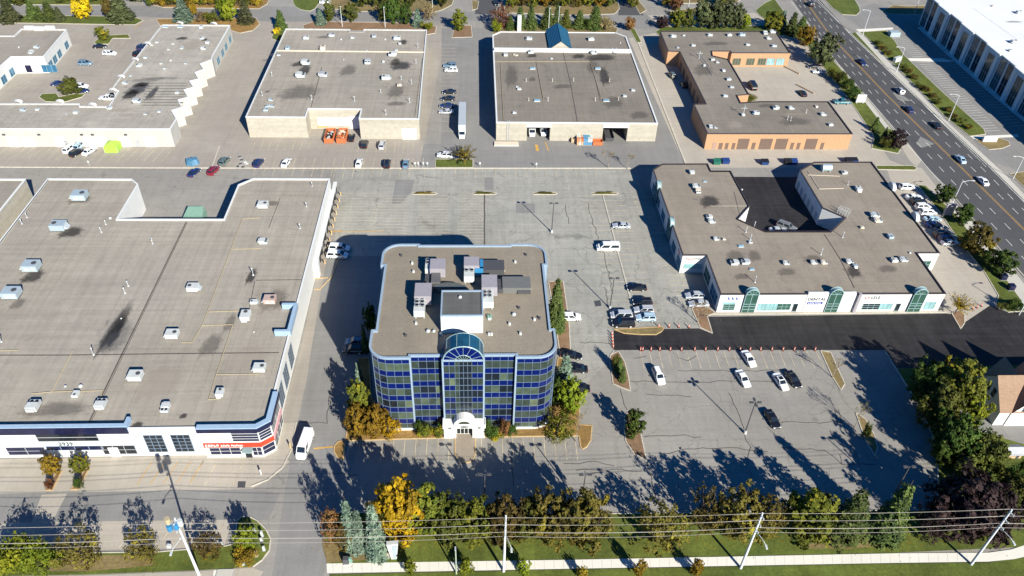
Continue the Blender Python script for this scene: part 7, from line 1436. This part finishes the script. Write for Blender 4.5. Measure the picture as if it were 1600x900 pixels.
for a in ((1348, 55, 1357, 17, 1350, 13, 'street lamp nearest the top, east side of the wide road'), (1400.7, 112, 1413, 75, 1403, 69, 'street lamp east of the road before the glazed building, second from top'), (1482, 189, 1500, 149, 1489, 143, 'street lamp east of the road, third from top'), (1583, 279, 1600, 246, 1590, 240, 'street lamp at the right edge by the driveway mouth'), (1487, 320, 1506, 284, 1526, 279, 'street lamp west of the road beside the shop car column'), (1592, 492, 1607, 455, 1620, 450, 'street lamp near the fresh asphalt lane entrance')): street_lamp(*a)
for i, (px, py, h, l) in enumerate(((535, 42, 8, 'slim light pole behind the cream warehouse, left one'), (602, 43, 8, 'slim light pole behind the cream warehouse, right one'), (857, 48, 9, 'slim pole just left of the teal gable'), (872, 46, 9, 'slim pole just right of the teal gable'), (676, 18, 8, 'slim pole by the far lawn at the top'), (1074, 22, 7, 'slim pole at the top across from the pines'), (1429, 20, 8, 'slim pole beside the trees at the top right'))):
    x, y = G(px, py); t = thing('light_pole', l, 'pole', (x, y, 0), 0, 'slim poles along the back street'); bm = B(); add_cyl(bm, (x, y, 0), (x, y, h), 0.13, 0.08, 6); mesh_obj('pole', bm, POLE_M, t); bm = B(); add_box(bm, x-0.2, x+0.5, y-0.12, y+0.12, h, h+0.14); mesh_obj('lamp_head', bm, METAL_W, t)
# traffic barrels along the fresh asphalt
def barrel(px, py, label, grp):
    x, y = G(px, py); t = thing('traffic_barrel', label, 'traffic barrel', (x, y, 0.012), 0, grp)
    bm = B(); add_cyl(bm, (x, y, 0.0), (x, y, 0.09), 0.30, 0.30, 8); mesh_obj('rubber_base', bm, RUBBER, t); bm = B(); add_cyl(bm, (x, y, 0.09), (x, y, 1.05), 0.15, 0.09, 10); b_ = mesh_obj('drum', bm, ORANGE, t)
    for z in (0.45, 0.75): r = 0.15-0.06*(z-0.09)/0.96+0.008; bm = B(); add_cyl(bm, (x, y, z), (x, y, z+0.13), r+0.005, r-0.007, 10, cap=False); mesh_obj('white_band', bm, COPE, b_)
BX = [1000.5, 1004, 1017, 1030.5, 1047, 1064.5, 1085, 1102, 1121, 1139, 1156, 1171.6, 1188, 1205.6, 1223, 1240.6, 1256, 1273]
for i, px in enumerate(BX): barrel(px, 547.5, f'{ordw(i, len(BX))} in the line of orange barrels along the black lane', 'orange barrels along the black lane')
for i, (px, py) in enumerate(((956, 523), (956.5, 528), (957, 533), (957.5, 538), (958, 543))): barrel(px, py, f'{["topmost","second from top","middle","second from bottom","lowest"][i]} orange barrel at the left end of the black lane', 'barrels at the left end of the lane')
for i, (px, py) in enumerate(((1519.5, 483), (1526, 481), (1533, 478.5))): barrel(px, py, f'{ordw(i, 3)} of three orange barrels by the spiky golden tree', 'barrels by the golden tree')
for i, (px, py) in enumerate(((1029, 511), (1045, 511), (1060, 511.5), (1076, 512))): barrel(px, py, f'{ordw(i, 4)} of the barrels on the lot edge above the black lane', 'barrels above the black lane')
# dumpsters, tent, tarp, bins, loads
def dumpster(px, py, m, label, w_=2.2, d_=1.6, h=1.5, rot=0, lid=None):
    x, y = G(px, py, h/2); t = thing('dumpster', label, 'dumpster', (x, y, 0.01), R(rot), 'dumpsters')
    def P(nm, bm, mm): me = bpy.data.meshes.new(nm); bm.to_mesh(me); bm.free(); me.materials.append(mm); o = bpy.data.objects.new(nm, me); COL.objects.link(o); o.parent = t
    bm = B(); v = [bm.verts.new(q) for q in ((-w_/2*.9, -d_/2*.8, 0.15), (w_/2*.9, -d_/2*.8, 0.15), (w_/2*.9, d_/2*.8, 0.15), (-w_/2*.9, d_/2*.8, 0.15), (-w_/2, -d_/2, h*.8), (w_/2, -d_/2, h*.8), (w_/2, d_/2, h), (-w_/2, d_/2, h))]
    for q in ((3, 2, 1, 0), (0, 1, 5, 4), (1, 2, 6, 5), (2, 3, 7, 6), (3, 0, 4, 7)): bm.faces.new([v[i] for i in q])
    P('bin_body', bm, m)
    for s in (-1, 1): bm = B(); vs = [bm.verts.new(q) for q in ((s*0.03, -d_/2-0.05, h*.82), (s*w_/2, -d_/2-0.05, h*.82), (s*w_/2, d_/2+.03, h+.03), (s*.03, d_/2+.03, h+.03))]; bm.faces.new(vs); P('lid', bm, lid or BLACK)
    for s in (-1, 1): bm = B(); add_box(bm, s*w_/2-0.04, s*w_/2+0.04, -d_/2*.6, d_/2*.6, h*.4, h*.55); P('lift_pocket', bm, DARKG)
GRN = plain('dumpster_green', (0.015, 0.12, 0.08), 0.5); BLU = plain('dumpster_blue', (0.012, 0.04, 0.15), 0.5)
dumpster(1120, 253, GRN, 'green dumpster behind the shop building rear wall', lid=GRN); dumpster(1134, 252, BLU, 'bright blue dumpster beside the green one', lid=BLU); dumpster(1195, 253.5, BLU, 'dark blue dumpster alone behind the black courtyard'); dumpster(1231, 252.5, BLACK, 'black dumpster, left of two behind the black courtyard'); dumpster(1240, 252.5, BLU, 'navy dumpster, right of two behind the black courtyard', lid=BLU); dumpster(1326, 251, BLACK, 'dark dumpster left of the shop rear corner'); dumpster(1334, 251, BLU, 'blue black dumpster next to the shop rear corner')
x, y = G(305, 336, 1.5); t = thing('bin_enclosure', 'pale green bin shelter in the notch of the big warehouse', 'bin shelter', (x, y, 0)); bm = B(); add_box(bm, x-2.4, x+2.4, y-1.8, y+1.8, 0, 2.2); mesh_obj('box', bm, METAL_GRN, t); bm = B(); v = [bm.verts.new(q) for q in ((x-2.5, y-1.9, 2.1), (x+2.5, y-1.9, 2.1), (x+2.0, y+1.9, 3.0), (x-2.0, y+1.9, 3.0))]; bm.faces.new(v); mesh_obj('lid', bm, METAL_GRN, t)
def rolloff(px, py, label, fill):
    x, y = G(px, py, 0.6); t = thing('rolloff_bin', label, 'skip bin', (x, y, 0), 0, 'orange roll-off bins'); bm = B(); P = [(x-1.35, y-3.6), (x+1.35, y-3.6), (x+1.35, y+3.0), (x-1.35, y+3.0)]
    ring(bm, P, 0.12, 0.2, 1.8); add_flat(bm, P, 0.22); 
    for k in range(6): add_box(bm, x-1.45, x-1.35, y-3.3+k*1.2, y-3.15+k*1.2, 0.2, 1.8); add_box(bm, x+1.35, x+1.45, y-3.3+k*1.2, y-3.15+k*1.2, 0.2, 1.8)
    mesh_obj('steel_body', bm, RUSTR, t); rr = random.Random(px); bm = B()
    for k in range(26): q = Matrix.Translation((x+rr.uniform(-.9, .9), y+rr.uniform(-2.8, 2.2), rr.uniform(1.0, 1.7))) @ Matrix.Rotation(rr.uniform(0, 3), 4, 'Z') @ Matrix.Rotation(rr.uniform(-.4, .4), 4, 'X'); s = rr.uniform(.2, .6); add_box(bm, -s, s, -s*.6, s*.6, -.1, .15, rr.randint(0, 2), q)
    mesh_obj('debris_load', bm, fill, t)
rolloff(516, 213, 'orange bin loaded with black and white junk, left of the two', [BLACK, METAL_W, RUSTR]); rolloff(535, 213, 'orange bin loaded with tan timber, right of the two', [WOOD, METAL_BE, RUSTR])
x, y = G(178, 234); t = thing('canopy_tent', 'lime green pop-up tent against the white bay wall', 'tent', (x, y, 0)); bm = B(); s = 1.9; v = [bm.verts.new(q) for q in ((x-s, y-s, 2.0), (x+s, y-s, 2.0), (x+s, y+s, 2.0), (x-s, y+s, 2.0), (x, y, 3.0))]
for q in ((0, 1, 4), (1, 2, 4), (2, 3, 4), (3, 0, 4)): bm.faces.new([v[i] for i in q])
mesh_obj('roof_cloth', bm, LIME_F, t); bm = B(); add_box(bm, x-s, x+s, y-s-0.02, y-s+0.02, 0.1, 2.0); add_box(bm, x+s-0.02, x+s+0.02, y-s, y+s, 0.1, 2.0); mesh_obj('side_cloth', bm, LIME_F, t)
for q in ((-s, -s), (s, -s), (s, s), (-s, s)): bm = B(); add_cyl(bm, (x+q[0], y+q[1], 0), (x+q[0], y+q[1], 2.0), 0.05, n=6); mesh_obj('leg', bm, METAL, t)
x, y = G(300, 251, 0.8); rr = random.Random(3); bm = B(); top = []
N = 14; base = [bm.verts.new((x+2.0*math.cos(2*math.pi*i/N)*rr.uniform(.8, 1.1)*(1 if i % 5 else 1.2), y+1.9*math.sin(2*math.pi*i/N)*rr.uniform(.85, 1.1), 0.02)) for i in range(N)]; mid = [bm.verts.new((x+1.5*math.cos(2*math.pi*i/N)*rr.uniform(.8, 1.1), y+1.4*math.sin(2*math.pi*i/N)*rr.uniform(.8, 1.1), rr.uniform(1.1, 1.6))) for i in range(N)]; c = bm.verts.new((x, y, 1.7))
for i in range(N): bm.faces.new((base[i], base[(i+1) % N], mid[(i+1) % N], mid[i])); bm.faces.new((mid[i], mid[(i+1) % N], c))
tag(mesh_obj('tarp_cover', bm, BLUE_F), 'lumpy heap under a blue tarp above the long kerb', 'tarp')
# stacked crates and pallets at the gabled warehouse
rr = random.Random(8); cm_ = [plain('crate_blue', (0.08, 0.22, 0.38)), plain('crate_tan', (0.45, 0.28, 0.17)), plain('crate_orange', (0.52, 0.20, 0.10)), plain('crate_teal', (0.08, 0.28, 0.30)), METAL_W, RUSTR]
x0, y0 = G(901, 227); x1b, _ = G(925, 227); n = 0; nx = 7; dx = (x1b-x0)/nx; 
cols = ['blue', 'tan', 'orange', 'teal', 'white', 'rusty']
for j in range(2):
    for i in range(nx):
        for lv in range(2):
            m = rr.choice([0, 1, 2, 4, 1, 5]) if i < 4 else rr.choice([0, 0, 3, 4]); t = thing('stacked_crate', f'{cols[m]} crate, {["lower","upper"][lv]} layer, {["front","back"][j]} row, {ordw(i, nx)} in the stack by the gabled warehouse', 'crate', (x0+dx*(i+.5), y0+0.6+j*1.5, lv*1.12), 0, 'crates stacked by the gabled warehouse')
            px_, py_ = x0+dx*(i+.5), y0+0.6+j*1.5; bm = B(); add_box(bm, px_-dx*.46, px_+dx*.46, py_-.68, py_+.68, lv*1.12+.12, lv*1.12+1.08); mesh_obj('crate_body', bm, cm_[m], t); bm = B(); add_box(bm, px_-dx*.46, px_+dx*.46, py_-.68, py_-.5, lv*1.12+0.01, lv*1.12+.12); add_box(bm, px_-dx*.46, px_+dx*.46, py_+.5, py_+.68, lv*1.12+0.01, lv*1.12+.12); mesh_obj('skid', bm, WOOD, t)
x, y = G(897, 221); t = thing('skip_bin', 'small tan bin left of the stacked crates', 'bin', (x, y, 0)); bm = B(); ring(bm, [(x-1, y-1), (x+1, y-1), (x+1, y+1), (x-1, y+1)], 0.1, 0.1, 1.4); add_flat(bm, [(x-1, y-1), (x+1, y-1), (x+1, y+1), (x-1, y+1)], 0.9); tag(mesh_obj('bin_body', bm, WOOD, t))
x, y = G(933, 225); t = thing('skip_bin', 'small rusty orange bin right of the stacked crates', 'bin', (x, y, 0)); bm = B(); P = [(x-1.5, y-1.1), (x+1.5, y-1.1), (x+1.7, y+1.1), (x-1.7, y+1.1)]; ring(bm, P, 0.12, 0.1, 1.3); add_flat(bm, P, 0.8); mesh_obj('bin_body', bm, RUSTR, t)
# low pieces: signs, benches, cabinets, barriers
def boxthing(name, label, cat, px, py, w_, d_, h, m, rot=0, z0=0.0, cap=None, legs=False):
    x, y = G(px, py); t = thing(name, label, cat, (x, y, z0), R(rot))
    def P(nm, bm, mm): me = bpy.data.meshes.new(nm); bm.to_mesh(me); bm.free(); me.materials.append(mm); o = bpy.data.objects.new(nm, me); COL.objects.link(o); o.parent = t; return o
    bm = B(); add_box(bm, -w_/2, w_/2, -d_/2, d_/2, 0.5 if legs else 0.12, h); bmesh.ops.bevel(bm, geom=bm.edges[:], offset=0.03, segments=1, affect='EDGES'); P('body', bm, m)
    bm = B(); 
    if legs: add_box(bm, -w_*.4, -w_*.32, -.05, .05, 0, .5); add_box(bm, w_*.32, w_*.4, -.05, .05, 0, .5)
    else: add_box(bm, -w_/2-.08, w_/2+.08, -d_/2-.08, d_/2+.08, 0, .12)
    P('posts' if legs else 'base', bm, cap or METAL_G); return t, P
t, P = boxthing('pylon_sign', 'tall white tapering pylon sign beside the front sidewalk under the golden tree', 'sign', 616, 872, 0.01, 0.01, 0.2, METAL_W)
for ch in list(t.children): bpy.data.objects.remove(ch)
bm = B(); v = [bm.verts.new(q) for q in ((-0.45, -0.3, 0), (0.45, -0.3, 0), (0.3, 0.3, 0), (-0.6, 0.3, 0), (-1.0, -0.35, 4.6), (1.0, -0.35, 4.9), (1.0, 0.35, 4.9), (-1.0, 0.35, 4.6))]
for q in ((0, 1, 5, 4), (1, 2, 6, 5), (2, 3, 7, 6), (3, 0, 4, 7), (4, 5, 6, 7)): bm.faces.new([v[i] for i in q])
P('sign_body', bm, METAL_W); bm = B(); v = [bm.verts.new(q) for q in ((-0.05, -0.36, 0.3), (0.35, -0.36, 0.3), (0.75, -0.39, 4.2), (-0.1, -0.39, 4.2))]; bm.faces.new(v); P('grey_panel', bm, METAL_BL)
boxthing('planter_rock', 'round pale rock beside the pylon sign', 'rock', 604, 870, 0.9, 0.8, 0.6, METAL_BE)
boxthing('waste_bin', 'dark waste bin next to a green one by the left lane', 'waste bin', 541, 879, 0.9, 0.8, 1.4, DARKG); boxthing('waste_bin', 'small green bin beside the dark one', 'waste bin', 548, 878, 0.5, 0.5, 1.2, METAL_GRN)
boxthing('planter_box', 'blue planter tub left of the tower entrance', 'planter', 704.5, 675, 1.1, 1.0, 1.0, CYAN); boxthing('waste_bin', 'dark round edged bin right of the tower entrance', 'waste bin', 748, 673, 0.6, 0.6, 1.1, DARKG)
boxthing('utility_cabinet', 'white utility cabinet on the left front lawn', 'cabinet', 351, 896, 2.6, 1.4, 0.22, CONC_L); boxthing('utility_cabinet', 'small white post cabinet near the rounded lawn end', 'cabinet', 380, 882, 0.5, 0.5, 1.2, METAL_W); boxthing('utility_cabinet', 'grey cabinet at the shade edge near the middle bronze tree', 'cabinet', 265, 855, 0.7, 0.5, 0.7, METAL_W)
boxthing('directory_sign', 'white sign board on posts beside the teal pickup', 'sign', 1343, 162, 3.2, 0.35, 3.4, METAL_W, 0, legs=True); boxthing('roadside_sign', 'sign with red top on the verge beside the shop car column', 'sign', 1479, 338, 2.6, 0.5, 4.2, METAL_LAV, legs=True)
boxthing('entrance_sign', 'long low white entrance wall on the island by the east driveway', 'sign', 1545, 221, 4.6, 0.8, 1.8, COPE); boxthing('transformer_box', 'grey green transformer box at the upper end of the east lot', 'transformer box', 1396, 56, 4.0, 2.6, 1.8, METAL_BL); boxthing('bike_shelter', 'white slatted shelter by the footway east of the road', 'shelter', 1401, 96, 3.6, 1.2, 1.8, METAL_W, 30)
boxthing('low_sign', 'white low wall sign beside the lane entrance at the right edge', 'sign', 1598, 482, 4.0, 0.6, 2.0, METAL_W)
x, y = G(827, 48); boxthing('vent_stack', 'white stack standing behind the gabled warehouse', 'stack', 811, 49, 1.6, 1.4, 6.5, METAL_W)
for i, (px, py) in enumerate(((1566, 436), (1578, 452))): boxthing('transformer_box', f'dark utility box on the sidewalk by the lowest verge tree, {["upper","lower"][i]} one', 'utility box', px, py, 1.5, 1.3, 1.5, G_NAVY)
for i, (px, py, r_) in enumerate(((1236, 110, -60), (1258, 140, -60))): boxthing('timber_barrier', f'low timber barrier on the brick courtyard paving, {["upper","lower"][i]} one', 'barrier', px, py, 8.0, 0.4, 0.5, WOOD, r_)
boxthing('concrete_step', 'low concrete platform at the gabled warehouse left corner', 'platform', 791, 226, 7.5, 2.2, 0.5, METAL_BE)
for i, (px, py, mm) in enumerate(((383, 829, METAL_W), (398, 832, METAL_W), (410, 838, METAL_W), (409, 846, METAL_W), (413, 860, METAL_W), (401, 869, METAL_BE), (347, 852, METAL_W))): boxthing('lawn_marker', ['small white marker above the lime tree', 'white marker with dark side right of the lime tree', 'white marker on the rounded lawn edge, upper', 'white marker on the rounded lawn edge, lower', 'white and orange marker at the lawn edge', 'tan marker below the rounded lawn edge', 'white marker left of the lime tree'][i], 'marker', px, py, 0.4, 0.35, 1.0+0.2*(i % 3), mm)
for i, (px, py, l) in enumerate(((454, 700, 'yellow bollard on the kerb beside the long white van'), (329, 709, 'white bollard in front of the red sign shop, left'), (346, 709, 'white bollard in front of the red sign shop, right'), (408, 741, 'pale post on the curved pavement'))):
    x, y = G(px, py); t = thing('bollard', l, 'bollard', (x, y, 0), 0, 'bollards'); bm = B(); add_cyl(bm, (x, y, 0), (x, y, 1.3), 0.17, n=10); mesh_obj('post', bm, KERB_Y if i == 0 else METAL_W, t); bm = B(); add_cyl(bm, (x, y, 1.3), (x, y, 1.42), 0.17, 0.05, 10); mesh_obj('cap', bm, KERB_Y if i == 0 else METAL_W, t)
for i, (px, py) in enumerate(((649, 258), (654, 258), (662, 258), (668, 258), (750, 258), (140, 256), (564, 259), (838, 259))):
    x, y = G(px, py+3); t = thing('sign_post', f'{ordw(i, 8)} small white sign post in the line of posts by the long kerb' if i != 5 else 'white post by the long kerb below the lime tent', 'sign post', (x, y, 0), 0, 'posts along the long kerb'); bm = B(); add_cyl(bm, (x, y, 0), (x, y, 1.7), 0.06, n=6); mesh_obj('post', bm, METAL, t); bm = B(); add_box(bm, x-0.22, x+0.22, y-0.08, y-0.05, 1.0, 1.7); mesh_obj('sign_plate', bm, METAL_W, t)
rr = random.Random(4)
for i, (px, py) in enumerate(((375, 246), (378, 251), (383, 254), (376, 257), (386, 256), (380, 262), (372, 261))): boxthing('scrap_piece', f'{["topmost","second","third","fourth","fifth","lowest right","lowest left"][i]} scrap piece in the litter near the long kerb', 'scrap', px, py, 0.8, 0.6, 0.35, METAL_W if i in (2, 4) else DARKG, rr.uniform(0, 90))
# ---------------- brown roofed house at the right with three cross gables, and the garden playhouse
hx0 = G(1540, 600, 5)[0]; yr = G(1560, 587, 9.5)[1]; ys_ = G(1562, 641, 4.6)[1]; yn = yr+(yr-ys_); hx1 = hx0+34
t = thing('gabled_house', 'white walled house with brown shingle roof and dormers at the right edge', 'house', (hx0+10, yr, 0))
bm = B(); add_walls(bm, [(hx0, ys_), (hx1, ys_), (hx1, yn), (hx0, yn)], 0, 4.6)
for xx in (hx0, hx1): v = [bm.verts.new(q) for q in ((xx, ys_, 4.6), (xx, yn, 4.6), (xx, yr, 9.4))]; bm.faces.new(v)
mesh_obj('wall', bm, W_WHITE, t)
bm = B()
for yy in (ys_-0.5, yn+0.5): v = [bm.verts.new(q) for q in ((hx0-0.4, yy, 4.2), (hx1+0.4, yy, 4.2), (hx1+0.4, yr, 9.6), (hx0-0.4, yr, 9.6))]; bm.faces.new(v)
rf = mesh_obj('roof', bm, SHINGLE, t)
def cross(xc, sgn, hw, zt, ln, par_=t):
    ye = ys_-0.6 if sgn < 0 else yn+ln; bm = B()
    for s in (-1, 1): v = [bm.verts.new(q) for q in ((xc+s*(hw+0.3), ye, 4.3), (xc, ye, zt), (xc, yr, zt), (xc+s*(hw+0.3), yr, 4.3))]; bm.faces.new(v)
    mesh_obj('gable_roof', bm, SHINGLE, par_); yw = ye+0.3*(-sgn)*-1 if False else (ye+0.35 if sgn < 0 else ye-0.35)
    bm = B(); v = [bm.verts.new(q) for q in ((xc-hw, yw, 0), (xc+hw, yw, 0), (xc+hw, yw, 4.4), (xc, yw, zt-0.2), (xc-hw, yw, 4.4))]; bm.faces.new(v)
    for s in (-1, 1): v = [bm.verts.new(q) for q in ((xc+s*hw, yw, 0), (xc+s*hw, yr, 0), (xc+s*hw, yr, 4.4), (xc+s*hw, yw, 4.4))]; bm.faces.new(v)
    g = mesh_obj('gable_wall', bm, W_WHITE, par_); 
    if sgn < 0:
        F = wall_frame((xc-hw, yw), (xc+hw, yw)); window(g, F, hw-0.9, hw-0.1, 4.2, 6.0, G_DARK, MULL, 1, 2, 0.1); window(g, F, hw+0.1, hw+0.9, 4.2, 6.0, G_DARK, MULL, 1, 2, 0.1)
cross(hx0+5.0, -1, 2.7, 8.4, 0); cross(hx0+14, -1, 2.7, 8.4, 0); cross(109.0, 1, 2.5, 10.0, 110.7-yn); cross(114.5, 1, 2.5, 10.0, 110.7-yn); cross(120.1, 1, 2.5, 10.0, 110.7-yn)
F = wall_frame((hx0, yn), (hx0, ys_)); wl = yn-ys_
for k in (0.35, 0.55): window(t, F, wl*k, wl*k+1.0, 4.6, 6.6, G_DARK, MULL, 1, 2, 0.1)
x, y = G(1580, 710); t = thing('playhouse', 'small grey roofed wooden playhouse on the garden lawn at the right', 'playhouse', (x, y, 0)); bm = B(); add_box(bm, x-1.3, x+1.3, y-1.0, y+1.0, 0, 1.5); mesh_obj('wall', bm, WOOD, t); bm = B()
for s in (-1, 1): v = [bm.verts.new(q) for q in ((x-1.7, y+s*1.4, 1.4), (x+1.7, y+s*1.4, 1.4), (x+1.7, y, 2.3), (x-1.7, y, 2.3))]; bm.faces.new(v)
mesh_obj('roof', bm, METAL_G, t); bm = B(); add_box(bm, x+0.2, x+0.8, y-1.03, y-1.0, 0, 1.2); mesh_obj('door', bm, DARKG, t)
